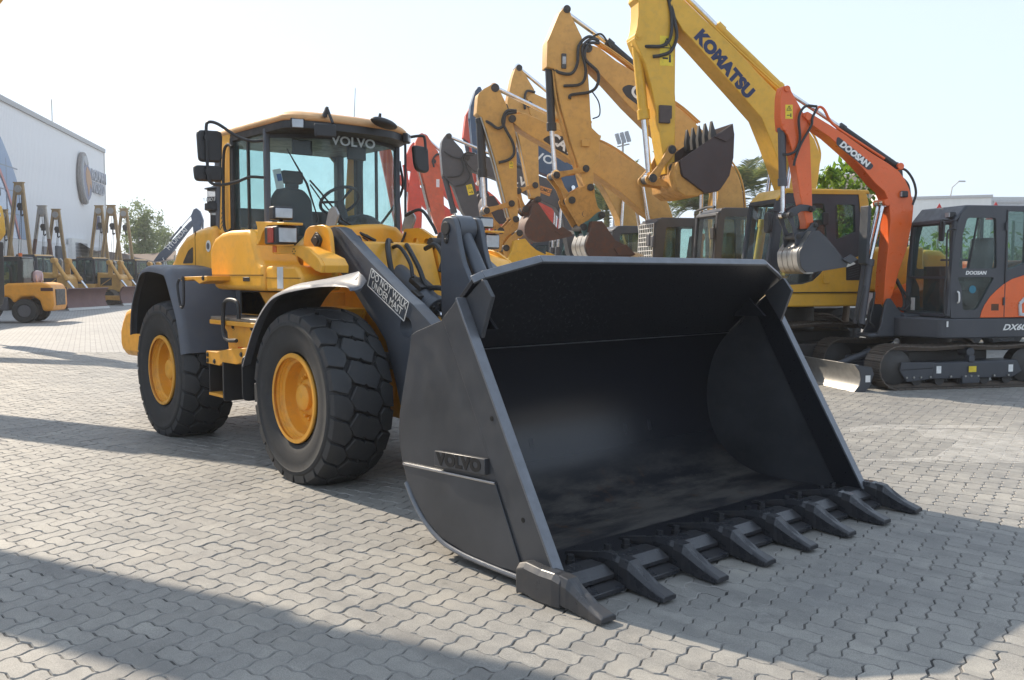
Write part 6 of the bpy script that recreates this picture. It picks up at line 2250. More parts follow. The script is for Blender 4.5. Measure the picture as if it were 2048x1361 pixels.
    low = [(0.99, 1.435), (0.98, 1.86), (0.80, 1.58), (0.62, 1.555), (0.40, 1.565), (0.20, 1.62), (0.06, 1.74), (-0.04, 1.86), (-0.40, 1.92), (-0.68, 2.05), (-0.70, 1.435)]
    m = MB()
    m.prism(low, 1.4205, 1.432)
    lp = m.obj('yellow_panel', KOMY, c, 0.005)
    m = MB()
    m.prism([(-0.41, 1.98), (-0.72, 1.98), (-0.72, 1.63), (-0.42, 1.63)], 1.4322, 1.437)
    gr = m.obj('air_grille', BLK, lp, 0.004)
    for i in range(6):
        m = MB()
        m.box((-0.56, 1.439, 1.69 + 0.04 * i), (0.20, 0.006, 0.012), Matrix.Rotation(R(14), 3, 'Y'))
        m.obj('slat', DKBL, gr)
    m = MB()
    m.bx(-0.10, 0.02, 1.433, 1.46, 1.58, 1.76)
    m.obj('door_hinge', KOMY, lp, 0.006)
    m = MB()
    m.bx(-0.86, 0.99, 1.415, 1.4265, 1.424, 1.444)
    m.obj('black_stripe', BLK, c)
    m = MB()
    m.bx(-0.05, 0.06, 1.424, 1.47, 2.55, 2.75)
    m.obj('door_catch', BLK, c, 0.01)
    m = MB()
    m.hose([(0.86, 1.40, 2.75), (1.02, 1.45, 2.76), (1.06, 1.46, 2.70)], 0.014)
    ma = m.obj('mirror_arm', BLK, c)
    m = MB()
    m.prism(rnd_poly([(1.36, 2.74), (1.52, 2.74), (1.52, 2.40), (1.36, 2.40)], 0.06), 1.02, 1.09, 'x')
    m.obj('mirror', BLK, ma, 0.02)
    m = MB()
    m.bx(-1.02, -0.80, 1.403, 1.406, 1.05, 1.42)
    m.obj('paper_notice', WHITE, rt)


def excavator_old_yellow(key, label, T_, cabcol, logo, green=False, bars=False, pale=False):
    rt = ex_root('excavator', key, label)
    big_carrier(rt, CATY, CATY, CATY)
    bm_ = slab(rt, 'boom', T_('boom'), 0.23, CATY, 0.012)
    arm = slab(rt, 'arm', T_('arm'), 0.19, CATY, 0.012)
    return rt, bm_, arm


def excavator_second():
    t = lambda k: T['e2_' + k]
    rt, bm_, arm = excavator_old_yellow('e2', 'tan yellow excavator with teal coupler and rusty bucket hanging between two other machines', t, CABW, True)
    lg = slab(rt, 'logo_panel', rnd_poly(t('logo'), 0.08), 0.0015, SHADEB, 0, 0.2325)
    lg.parent = bm_
    text_side(bm_, 'CAT', 0.34, WHITE, (2.02, 5.36), -R(42), 0.235, depth=0.001, bold=0.012)
    hyd(rt, (4.0, 5.98), (3.94, 4.70), (3.86, 3.80), 0.085, BLK, name='bucket_cylinder')
    hyd(rt, (1.9, 5.9), (2.75, 6.53), (3.68, 7.10), 0.085, BLK, name='arm_cylinder')
    cross_pin(rt, (3.68, 7.09), 0.21, 0.08)
    cross_pin(rt, (3.24, 6.33), 0.25, 0.09)
    pipes(rt, [(3.0, 6.5), (2.6, 6.28), (2.1, 5.95), (1.6, 5.55), (1.1, 5.25), (0.7, 4.95)], CATY, 0.022, 3, 0.10, 0.05)
    pipes(rt, [(0.5, 4.75), (0.2, 4.4), (-0.12, 4.05), (-0.3, 3.7), (-0.38, 3.2), (-0.4, 2.6)], CATY, 0.02, 3, 0.12, 0.05)
    pipes(rt, [(3.95, 5.9), (3.85, 5.2), (3.62, 4.4), (3.42, 3.85)], CATY, 0.02, 3, 0.06, 0.05)
    for s in (-1, 1):
        hyd(rt, (0.50, 1.3), (0.42, 2.6), (0.42, 4.05), 0.075, CATY, s * 0.32, 'boom_cylinder')
    for r, w in (([(3.02, 0.2, 6.52), (3.25, 0.26, 6.55), (3.45, 0.27, 6.35), (3.48, 0.27, 6.0), (3.60, 0.25, 5.80), (3.85, 0.2, 5.82), (3.98, 0.1, 5.95)], 0.032),
                 ([(3.0, 0.2, 6.5), (3.2, 0.27, 6.5), (3.38, 0.28, 6.3), (3.30, 0.28, 5.85), (3.40, 0.26, 5.60), (3.75, 0.22, 5.55)], 0.030),
                 ([(3.0, 0.22, 6.45), (3.25, 0.28, 6.4), (3.32, 0.29, 6.1), (3.05, 0.29, 5.85), (3.05, 0.28, 5.6), (3.20, 0.26, 5.45), (3.58, 0.22, 5.38), (3.62, 0.2, 5.30)], 0.032),
                 ([(3.15, 0.22, 5.48), (3.0, 0.23, 5.25), (2.98, 0.22, 5.0), (3.12, 0.2, 4.92)], 0.014),
                 ([(3.1, 0.1, 6.6), (2.9, 0.1, 6.66), (2.7, 0.1, 6.4)], 0.02)):
        m = MB()
        m.hose(r, w)
        m.obj('hose', HOSE, rt)
    m = MB()
    m.box((3.745, 0.20, 6.05), (0.10, 0.05, 0.30))
    m.obj('arm_lamp', DKBL, arm, 0.01)
    m = MB()
    m.box((3.745, 0.228, 6.06), (0.075, 0.012, 0.15))
    m.obj('lens', LENS, arm)
    m = MB()
    m.box((3.28, 0.21, 4.42), (0.16, 0.06, 0.14))
    m.obj('bracket', CATY, arm, 0.01)
    for s in (-1, 1):
        link_bar(rt, (3.27, 3.90), (3.90, 3.745), 0.075, 0.022, WORNY, s * 0.22)
        link_bar(rt, (3.90, 3.75), (3.60, 3.24), 0.085, 0.022, WORNY, s * 0.16)
    for s in (-1, 1):
        m = MB()
        m.prism(rnd_poly(T['e2_coupler'], 0.04), s * 0.20, s * 0.235)
        m.obj('coupler_plate', WORNY, rt, 0.008)
        m = MB()
        m.prism(rnd_poly(T['e2_green'], 0.04), s * 0.24, s * 0.275)
        m.obj('bucket_ear', GREENC, rt, 0.008)
    m = MB()
    m.box((3.30, 0, 3.05), (0.30, 0.34, 0.30), Matrix.Rotation(0.6, 3, 'Y'))
    m.obj('coupler_lock', DARKMET, rt, 0.02)
    for p, h in (((3.17, 3.52), 0.26), ((3.57, 3.25), 0.26), ((2.94, 2.95), 0.30), ((3.33, 2.70), 0.30), ((3.27, 3.90), 0.25), ((3.90, 3.75), 0.25)):
        cross_pin(rt, p, h, 0.075)
    b = ebucket(rt, T['e2_bucket'], 6, 0.46, RUST, RUST, 4, (-1, -0.1), 0.2, 3)
    m = MB()
    m.prism(T['e2_side'], 0.486, 0.51)
    m.obj('side_cutter', RUST, b, 0.006)
    out = [(0.90, 1.44), (0.92, 2.0), (0.90, 2.6), (0.86, 2.90), (0.80, 3.05), (0.1, 3.06), (-0.8, 3.06), (-0.86, 2.9), (-0.86, 1.44)]
    w1 = rnd_poly([(0.73, 2.89), (0.0, 2.90), (-0.03, 2.05), (0.80, 2.05)], 0.05)
    w2 = rnd_poly([(-0.12, 2.89), (-0.68, 2.89), (-0.70, 2.05), (-0.15, 2.05)], 0.05)
    c = cab_box(rt, out, [w1, w2], 0.40, 1.42, DKBL, DKBL, ((0.95, 1.55), (0.86, 2.93)), glass('glare_screen', (0.75, 0.75, 0.70)))  # windscreen glare put into the glass as a pale neutral tint
    m = MB()
    m.tube([(0.97, 1.36, 1.5), (0.93, 1.36, 2.6), (0.95, 1.40, 2.75)], 0.018, 6)
    m.box((0.98, 1.38, 2.55), (0.04, 0.14, 0.22))
    m.obj('mirror', BLK, c, 0.006)
    m = MB()
    m.tube([(0.90, 0.50, 3.06), (0.92, 1.0, 3.10), (0.9, 1.30, 3.08)], 0.03, 6)
    m.obj('roof_visor', BLK, c)


def excavator_third():
    t = lambda k: T['e3_' + k]
    rt, bm_, arm = excavator_old_yellow('e3', 'tan yellow excavator whose bright yellow bucket hangs above the loader bucket rim', t, CABW, True)
    lg = slab(rt, 'logo_panel', rnd_poly(t('logo'), 0.08), 0.0015, SHADEB, 0, 0.2325)
    lg.parent = bm_
    text_side(bm_, 'CAT', 0.34, WHITE, (3.02, 4.86), -R(30), 0.235, depth=0.001, bold=0.012)
    hyd(rt, (4.99, 5.42), (4.93, 4.08), (4.87, 3.28), 0.10, BLK, name='bucket_cylinder')
    hyd(rt, (2.0, 5.05), (3.2, 5.58), (4.66, 6.19), 0.09, CATY, name='arm_cylinder')
    cross_pin(rt, (4.66, 6.13), 0.21, 0.10)
    cross_pin(rt, (4.25, 5.42), 0.25, 0.09)
    pipes(rt, [(4.1, 5.6), (3.6, 5.45), (2.9, 5.15), (2.1, 5.03), (1.6, 4.82), (1.1, 4.5), (0.7, 4.2), (0.35, 3.7), (0.15, 3.2)], CATY, 0.02, 3, 0.10, 0.05)
    pipes(rt, [(5.0, 5.45), (4.88, 5.1), (4.66, 4.4), (4.42, 3.5), (4.32, 3.1)], SHINE, 0.022, 2, 0.25, 0.0)
    for s in (-1, 1):
        hyd(rt, (0.50, 1.3), (0.72, 2.6), (0.99, 4.05), 0.075, CATY, s * 0.32, 'boom_cylinder')
    for r in ([(4.15, 0.2, 5.62), (4.40, 0.27, 5.58), (4.50, 0.27, 5.35), (4.42, 0.27, 5.15), (4.25, 0.27, 4.85), (4.22, 0.27, 4.6), (4.35, 0.25, 4.45), (4.58, 0.22, 4.38)],
              [(4.15, 0.2, 5.58), (4.42, 0.27, 5.5), (4.48, 0.27, 5.25), (4.62, 0.25, 5.18), (4.80, 0.22, 5.30), (4.95, 0.1, 5.38)]):
        m = MB()
        m.hose(r, 0.035)
        m.obj('hose', HOSE, rt)
    warn_label(arm, (4.27, 4.34), 0.10, 0.16, 0.191)
    for s in (-1, 1):
        link_bar(rt, (4.27, 3.42), (4.88, 3.24), 0.08, 0.022, WORNY, s * 0.22)
        link_bar(rt, (4.88, 3.25), (4.52, 2.77), 0.08, 0.022, WORNY, s * 0.16)
        m = MB()
        m.prism(rnd_poly(t('coupler'), 0.05), s * 0.20, s * 0.235)
        m.obj('coupler_plate', WORNY, rt, 0.008)
        m = MB()
        m.prism(rnd_poly(t('ear'), 0.05), s * 0.24, s * 0.275)
        m.obj('bucket_ear', CATY, rt, 0.008)
    for p, h in (((4.27, 3.42), 0.25), ((4.88, 3.24), 0.25), ((4.53, 2.77), 0.25), ((4.16, 3.05), 0.25), ((4.08, 2.72), 0.29), ((4.41, 2.36), 0.29)):
        cross_pin(rt, p, h, 0.08)
    b = ebucket(rt, t('bucket'), 8, 0.46, KOMY, KOMY, 4, (-1, -0.1), 0.2, 0)
    m = MB()
    m.prism(t('side'), 0.486, 0.51)
    m.obj('side_cutter', KOMY, b, 0.006)
    out = [(1.06, 1.44), (1.08, 2.0), (1.05, 2.8), (1.0, 3.03), (0.0, 3.05), (-0.8, 3.06), (-0.86, 2.9), (-0.86, 1.44)]
    w1 = rnd_poly([(0.80, 2.85), (0.11, 2.865), (0.14, 2.05), (0.89, 2.05)], 0.05)
    w2 = rnd_poly([(0.0, 2.86), (-0.68, 2.86), (-0.70, 2.05), (0.02, 2.05)], 0.05)
    c = cab_box(rt, out, [w1, w2], 0.42, 1.42, DKBL, DKBL, ((1.10, 1.55), (1.04, 2.93)), None, True)
    m = MB()
    m.box((1.16, 1.20, 2.55), (0.05, 0.20, 0.30))
    m.box((1.16, 1.44, 2.50), (0.05, 0.16, 0.28))
    m.obj('mirror', VGRY, c, 0.03)


def excavator_fourth():
    t = lambda k: T['e4_' + k]
    rt, bm_, arm = excavator_old_yellow('e4', 'tan yellow excavator with its dark rusty bucket behind the yellow one', t, CABW, True)
    hyd(rt, (1.6, 6.05), (2.6, 6.72), (3.75, 7.56), 0.09, CATY, name='arm_cylinder')
    hyd(rt, (4.05, 6.5), (3.95, 5.2), (3.80, 4.12), 0.09, BLK, name='bucket_cylinder')
    for s in (-1, 1):
        hyd(rt, (0.85, 1.3), (0.74, 2.7), (0.66, 4.20), 0.075, CATY, s * 0.31, 'boom_cylinder')
        link_bar(rt, (3.29, 4.25), (3.78, 4.08), 0.08, 0.022, WORNY, s * 0.21)
        link_bar(rt, (3.78, 4.08), (3.60, 3.56), 0.08, 0.022, WORNY, s * 0.16)
        m = MB()
        m.prism(rnd_poly([(3.14, 3.92), (3.28, 3.92), (3.45, 3.72), (3.66, 3.64), (3.70, 3.50), (3.56, 3.38), (3.35, 3.5), (3.2, 3.75)], 0.05), s * 0.22, s * 0.255)
        m.obj('bucket_ear', RUST, rt, 0.008)
    for p, h in (((3.29, 4.25), 0.25), ((3.78, 4.08), 0.25), ((3.21, 3.85), 0.28), ((3.58, 3.57), 0.28), ((3.46, 6.5), 0.24), ((3.75, 7.5), 0.2)):
        cross_pin(rt, p, h, 0.09)
    for r in ([(3.3, 0.2, 6.85), (3.55, 0.26, 6.85), (3.62, 0.26, 6.6), (3.60, 0.25, 6.35)],):
        m = MB()
        m.hose(r, 0.035)
        m.obj('hose', HOSE, rt)
    pipes(rt, [(4.0, 6.3), (3.76, 5.5), (3.55, 4.7), (3.40, 3.95)], SHINE, 0.022, 2, 0.25, 0.0)
    warn_label(arm, (3.36, 5.66), 0.14, 0.24, 0.191)
    b = ebucket(rt, t('bucket'), 6, 0.50, RUST, RUST, 4, (-1, -0.1), 0.2, 0)
    m = MB()
    m.prism(t('side'), 0.526, 0.55)
    m.obj('side_cutter', RUST, b, 0.006)
    out = [(1.36, 1.44), (1.40, 2.0), (1.38, 2.8), (1.30, 3.03), (0.3, 3.07), (-0.5, 3.07), (-0.56, 2.9), (-0.56, 1.44)]
    w1 = rnd_poly([(1.18, 2.86), (0.55, 2.89), (0.58, 2.05), (1.22, 2.05)], 0.05)
    w2 = rnd_poly([(0.44, 2.88), (-0.40, 2.88), (-0.42, 2.05), (0.46, 2.05)], 0.05)
    c = cab_box(rt, out, [w1, w2], 0.42, 1.42, DKBL, DKBL, ((1.42, 1.55), (1.36, 2.93)))


def excavator_far(key, label, col, house, boom, arm, bp, cabx=0.9):
    rt = ex_root('excavator', key, label)
    big_carrier(rt, house, house, VGRY)
    bm_ = slab(rt, 'boom', boom, 0.22, col, 0.012)
    ar = slab(rt, 'arm', arm, 0.19, col, 0.012)
    out = [(cabx, 1.44), (cabx + 0.02, 2.0), (cabx, 2.8), (cabx - 0.06, 3.03), (-0.8, 3.06), (-0.86, 2.9), (-0.86, 1.44)]
    w1 = rnd_poly([(cabx - 0.15, 2.86), (0.06, 2.89), (0.06, 2.05), (cabx - 0.12, 2.05)], 0.05)
    cab_box(rt, out, [w1], 0.42, 1.42, DKBL, house, ((cabx + 0.04, 1.55), (cabx, 2.93)))
    for s in (-1, 1):
        hyd(rt, (bp[0] + 0.25, 1.3), (bp[0] + 0.12, 2.6), bp, 0.075, VGRY, s * 0.31, 'boom_cylinder')
    return rt, bm_, ar


def far_bucket(rt, x, z, mat, sc=1.0):
    P = [(x, z), (x - 0.25 * sc, z + 0.02), (x - 0.55 * sc, z - 0.45 * sc), (x - 0.95 * sc, z - 0.80 * sc), (x - 0.85 * sc, z - 0.92 * sc), (x - 0.25 * sc, z - 0.95 * sc),
         (x + 0.08 * sc, z - 0.72 * sc), (x + 0.15 * sc, z - 0.42 * sc), (x + 0.08 * sc, z - 0.15 * sc)]
    ebucket(rt, P, 4, 0.5, mat, mat, 4, (-1, -0.1), 0.2)
    cross_pin(rt, (x - 0.05, z + 0.05), 0.25, 0.09)


def excavators_far():
    rt, b, a = excavator_far('e5', 'dark charcoal excavator with white letters and an orange dealer plate on its boom', VGRY, VGRY, T['e5_boom'], T['e5_arm'], (1.50, 4.20))
    text_side(b, 'VOLVO', 0.36, WHITE, (3.02, 4.78), -R(20), 0.2225, depth=0.001, bold=0.010, sx=1.25)
    pl = MB()
    q = T['e5_romco']
    pl.prism(q, 0.2205, 0.2235)
    po = pl.obj('dealer_plate', flat('orange_plate', (0.62, 0.26, 0.06), 0.5), b)
    text_side(po, 'ROMCO', 0.135, BLABEL, (2.03, 4.45), -R(16), 0.2245, depth=0.001, bold=0.004)
    text_side(po, 'EQUIPMENT CO.', 0.04, BLABEL, (2.04, 4.345), -R(16), 0.2245, depth=0.001)
    warn_label(a, (4.51, 4.42), 0.19, 0.33, 0.191, (0.25, 1))
    hyd(rt, (2.4, 5.05), (3.6, 5.52), (5.18, 6.10), 0.085, VGRY, name='arm_cylinder')
    hyd(rt, (5.30, 4.85), (5.0, 3.7), (4.85, 3.0), 0.09, VGRY, name='bucket_cylinder')
    cross_pin(rt, (4.60, 5.42), 0.24, 0.09)
    cross_pin(rt, (5.18, 6.08), 0.21, 0.09)
    far_bucket(rt, 4.35, 3.15, BUCKB)
    for r in ([(4.35, 0.2, 5.55), (4.62, 0.25, 5.58), (4.78, 0.25, 5.40), (4.72, 0.25, 5.1), (4.85, 0.24, 4.85), (5.25, 0.2, 4.80)],
              [(4.4, 0.2, 5.5), (4.70, 0.26, 5.45), (4.62, 0.25, 5.1), (4.52, 0.25, 4.85), (4.70, 0.24, 4.6), (4.98, 0.2, 4.52)],
              [(4.6, 0.2, 5.6), (4.8, 0.24, 5.4), (5.1, 0.24, 5.45), (5.35, 0.2, 5.6)]):
        m = MB()
        m.hose(r, 0.022)
        m.obj('hose', HOSE, rt)
    pipes(rt, [(4.5, 5.55), (4.1, 5.52), (3.6, 5.35), (2.7, 5.08)], BLK, 0.03, 3, 0.1)
    rt, b, a = excavator_far('e6', 'slate blue excavator rising behind the tan yellow arms', VBLU, VBLU, T['e6_boom'], T['e6_arm'], (0.0, 4.9))
    text_side(b, 'VOLVO', 0.42, WHITE, (1.55, 6.06), -R(16), 0.2225, depth=0.001, bold=0.010, sx=1.25)
    hyd(rt, (3.72, 7.28), (3.56, 6.1), (3.45, 5.0), 0.10, VBLU, name='bucket_cylinder')
    hyd(rt, (0.8, 6.35), (2.2, 7.0), (3.45, 8.3), 0.09, VBLU, name='arm_cylinder')
    far_bucket(rt, 3.25, 4.5, BUCKB)
    rt, b, a = excavator_far('e7', 'faded red excavator showing behind the slate blue arm', RORG2, RORG2, T['e7_boom'], T['e7_arm'], (-0.45, 4.1))
    hyd(rt, (3.22, 7.1), (3.05, 6.2), (2.85, 5.0), 0.10, VGRY, name='bucket_cylinder')
    far_bucket(rt, 2.8, 4.9, BUCKB)
    rt, b, a = excavator_far('e8', 'orange excavator with a weathered arm just right of the loader cab mirror', RORG, RORG, T['e8_boom'], T['e8_arm'], (0.85, 4.2))
    hyd(rt, (2.0, 5.75), (3.2, 6.6), (4.35, 7.62), 0.10, RORG, name='arm_cylinder')
    hyd(rt, (4.75, 6.85), (4.45, 5.6), (4.2, 4.5), 0.10, RORG, name='bucket_cylinder')
    m = MB()
    m.bx(3.76, 3.90, 0.191, 0.195, 5.46, 5.80)
    m.obj('white_label', WHITE, a)
    pipes(rt, [(4.78, 6.7), (4.5, 5.6), (4.25, 4.6), (4.1, 4.0)], SHINE, 0.03, 2, 0.3)
    cross_pin(rt, (4.0, 6.55), 0.24, 0.10)
    far_bucket(rt, 3.65, 3.4, RUST)
    for r in ([(3.55, 0.25, 6.75), (3.85, 0.27, 6.85), (4.05, 0.27, 6.6), (4.0, 0.26, 6.3)],):
        m = MB()
        m.hose(r, 0.04)
        m.obj('hose', HOSE, rt)
    rt, b, a = excavator_far('e9', 'red excavator furthest left in the row, half hidden by the loader cab mirror', RORG2, RORG2, T['e9_boom'], T['e9_arm'], (0.75, 4.1))
    hyd(rt, (4.72, 6.8), (4.6, 5.6), (4.5, 4.6), 0.10, RORG2, name='bucket_cylinder')
    far_bucket(rt, 4.1, 3.4, RUST)
    # one more red arm between the two
    FRAMES['e85'] = FRAMES['e9']
    k = 1.079
    arm2 = [(4.1 + (x - 3.7) * k + 0.55, 1.722 + (z - 1.722) * k) for x, z in T['e8_arm2']]
    x9, y9, a9 = FRAMES['e9']
    FRAMES['e10'] = (x9 - 3.0, y9 + 1.6, a9)
    k = 1.155
    arm2 = [(1.15 + (x - 0.0) * k, 1.722 + (z - 1.722) * k) for x, z in T['e8_arm2']]
    rt, b, a = excavator_far('e10', 'red excavator at the very back of the row, only its arm top showing', RORG2, RORG2, [(x + 0.9, z) for x, z in T['e9_boom']], arm2, (1.6, 4.2))


excavator_yellow_near()
excavator_second()
excavator_third()
excavator_fourth()
excavators_far()


# ------------------------------------------------------------------ left of the yard: warehouse
def corrugated(name, c0, c1, scale):
    m, n, l, b = _nt(name)
    tc = n.new('ShaderNodeTexCoord')
    n1 = noise(n, l, 0.35, 5, 0.6, tc.outputs['Object'])
    mp = n.new('ShaderNodeMapping')
    mp.inputs['Scale'].default_value = (2.0, 1.0, 0.15)
    l.new(tc.outputs['Object'], mp.inputs[0])
    n2 = noise(n, l, 3.0, 6, 0.7, mp.outputs[0])
    c = ramp(n, l, n1.outputs[0], [(0.3, c0), (0.7, c1)]).outputs[0]
    c = mixc(n, l, 0.5, c, ramp(n, l, n2.outputs[0], [(0.35, (0.9,) * 3), (0.7, (1.04,) * 3)]).outputs[0], 'MULTIPLY')
    l.new(c, b.inputs['Base Color'])
    b.inputs['Roughness'].default_value = 0.45
    return m


def build_warehouse():
    ang = R(-30.44)
    wh = thing('warehouse', 'long white corrugated warehouse with round emblem and raised letters at far left', 'warehouse', (CAM[0] + (-57.774 - CAM[0]) * 1.29, CAM[1] + (14.936 - CAM[1]) * 1.29, 1.722 * (1 - 1.29)), ang)
    wh.scale = (1.29, 1.29, 1.29)
    # local x runs along the wall towards the viewer, the yard is on the +y side
    WM = corrugated('white_sheeting', (0.76, 0.77, 0.79), (0.84, 0.85, 0.86), 1)
    m = MB()
    m.bx(0, 60, -22, -0.08, 0, 9.9)
    m.obj('building_core', WM, wh)
    sh = MB()
    prof = [(0, 0), (0.03, 0.018), (0.13, 0.018), (0.16, 0)]
    k = 0
    vs, fs = [], []
    x = 0.0
    xs = []
    while x < 0.86:
        for a, h in prof:
            xs.append((x + a, h))
        x += 0.215
    xs.append((0.86, 0.0))
    L = [[(a, h - 0.02, z) for a, h in xs] for z in (3.47, 9.85)]
    sh.loft(L, cap=False, closed=False)
    me = sh.mesh('wall_sheet', WM, None)
    for i in range(70):
        link('wall_sheet', me, wh, loc=(0.866 * i, 0, 0))
    m = MB()
    m.bx(-0.12, 60, -0.3, 0.10, 9.80, 10.05)
    m.obj('roof_trim', flat('grey_trim', (0.42, 0.43, 0.44), 0.5), wh)
    m = MB()
    m.bx(0, 60, -0.10, 0.12, 0, 3.44)
    m.obj('base_wall', flat('white_render', (0.72, 0.73, 0.74), 0.7), wh)
    m = MB()
    m.bx(-0.06, 0.0, -0.5, 0.06, 0, 9.8)
    m.obj('corner_trim', WHITE, wh)
    # roller door
    m = MB()
    m.bx(5.2, 9.1, 0.12, 0.32, 0, 3.82)
    fr = m.obj('door_surround', WHITE, wh)
    for i in range(18):
        m = MB()
        m.bx(5.96, 8.41, 0.30, 0.335 + 0.01 * (i % 2), 0.1 + 0.195 * i, 0.1 + 0.195 * (i + 1) - 0.02)
        m.obj('shutter_slat', flat('shutter_grey', (0.30, 0.31, 0.33), 0.5), fr)
    # arched window bay
    R0, cx, cz = 10.3, 25.2, 0.2
    def arch(r0, r1, y0, y1, a0=R(6), a1=R(174), n=40):
        mm = MB()
        P = [(cx + r0 * math.cos(a0 + (a1 - a0) * i / n), max(3.46, cz + 0.95 * r0 * math.sin(a0 + (a1 - a0) * i / n))) for i in range(n + 1)]
        if r1 > 0:
            P += [(cx + r1 * math.cos(a1 - (a1 - a0) * i / n), max(3.46, cz + 0.95 * r1 * math.sin(a1 - (a1 - a0) * i / n))) for i in range(n + 1)]
        mm.prism(P, y0, y1)
        return mm
    arch(R0, 8.75, 0.03, 0.09).obj('arch_cladding', corrugated('blue_sheeting', (0.23, 0.32, 0.47), (0.30, 0.40, 0.55), 1), wh)
    arch(8.75, 0, 0.03, 0.075).obj('arch_glass', flat('mirror_glass', (0.34, 0.40, 0.50), 0.12, 0.35), wh)
    arch(8.95, 8.75, 0.09, 0.11).obj('arch_trim', flat('pink_trim', (0.55, 0.25, 0.24), 0.5), wh)
    for z in (4.6, 5.7, 6.8):
        m = MB()
        m.bx(17.0, 33, 0.076, 0.095, z, z + 0.05)
        m.obj('glazing_bar', flat('grey_trim2', (0.25, 0.28, 0.33), 0.5), wh)
    for xx in (18.5, 20.5, 22.5):
        m = MB()
        m.bx(xx, xx + 0.06, 0.076, 0.095, 3.5, 7.2)
        m.obj('glazing_bar', flat('grey_trim2', (0.25, 0.28, 0.33), 0.5), wh)
    # emblem: grey figure wrapped round a globe
    E_ = MB()
    P = [(6.05, 9.05), (5.55, 9.15), (5.05, 8.95), (4.75, 8.5), (4.85, 8.25), (4.45, 7.9), (4.2, 7.4), (4.25, 6.9), (4.6, 6.5), (4.95, 6.35), (5.0, 6.1), (5.5, 5.95), (6.1, 6.2), (6.5, 6.8), (6.7, 7.5), (6.5, 8.4)]
    E_.prism(rnd_poly(P, 0.3, 3), 0.06, 0.26)
    e = E_.obj('emblem', flat('emblem_grey', (0.27, 0.255, 0.25), 0.5), wh, 0.03)
    def disc(cx_, cz_, rx, rz, y0, y1, mat, nm):
        mm = MB()
        mm.prism([(cx_ + rx * math.cos(2 * math.pi * i / 28), cz_ + rz * math.sin(2 * math.pi * i / 28)) for i in range(28)], y0, y1)
        return mm.obj(nm, mat, e)
    disc(5.25, 7.35, 1.02, 1.08, 0.262, 0.285, flat('globe_blue', (0.20, 0.21, 0.29), 0.5), 'globe')
    mm = MB()
    mm.prism([(5.3, 8.3), (4.7, 8.05), (4.3, 7.4), (4.45, 7.0), (4.7, 7.35), (4.9, 6.9), (5.1, 6.5), (5.25, 7.0), (5.55, 7.4), (5.6, 7.9)], 0.286, 0.30)
    mm.obj('continents', flat('globe_orange', (0.44, 0.25, 0.13), 0.5), e)
    disc(5.45, 8.65, 0.32, 0.28, 0.262, 0.29, flat('emblem_light', (0.42, 0.43, 0.45), 0.5), 'emblem_head')
    mm = MB()
    mm.hose([(6.0, 0.27, 8.8), (6.35, 0.27, 8.0), (6.35, 0.27, 7.2), (6.0, 0.27, 6.5), (5.5, 0.27, 6.15)], 0.10)
    mm.obj('emblem_arm', flat('emblem_light', (0.42, 0.43, 0.45), 0.5), e)
    LT = flat('letter_grey', (0.40, 0.42, 0.47), 0.5)
    for s, c, z in (('ROLMAN', 1.92, 7.98), ('WORLD', 2.22, 7.20)):
        text('wall_lettering', s, 0.98, LT, (c, 0.12, z), (-1, 0, 0), (0, 0, 1), wh, depth=0.04, bold=0.012, sx=0.84, space=1.10)
    m = MB()
    m.cyl((7.4, -1, 10.0), (7.4, -1, 11.9), 0.03, n=6)
    m.obj('mast', STEEL, wh)
    for x0, x1, z0, z1, col in ((12.4, 13.8, 0, 3.2, (0.24, 0.23, 0.24)), (9.95, 11.6, 0, 3.3, (0.07, 0.08, 0.10)), (2.3, 2.95, 4.6, 5.45, (0.10, 0.10, 0.17)), (0.2, 1.2, 4.5, 5.1, (0.06, 0.22, 0.10))):
        m = MB()
        m.bx(x0, x1, 0.125, 0.20, z0, z1)
        m.obj('wall_panel', flat('panel%02d' % int(col[2] * 100), col, 0.6), wh)


build_warehouse()


# ------------------------------------------------------------------ bulldozers and pipelayers in front of it
def heading_right(r, d, deg):
    """machine facing right in the view, turned `deg` towards the camera"""
    a = R(deg)
    f = (math.cos(a) * RX - math.sin(a) * DX, math.cos(a) * RY - math.sin(a) * DY)
    p = W(r, d)
    return p, math.atan2(f[1], f[0])


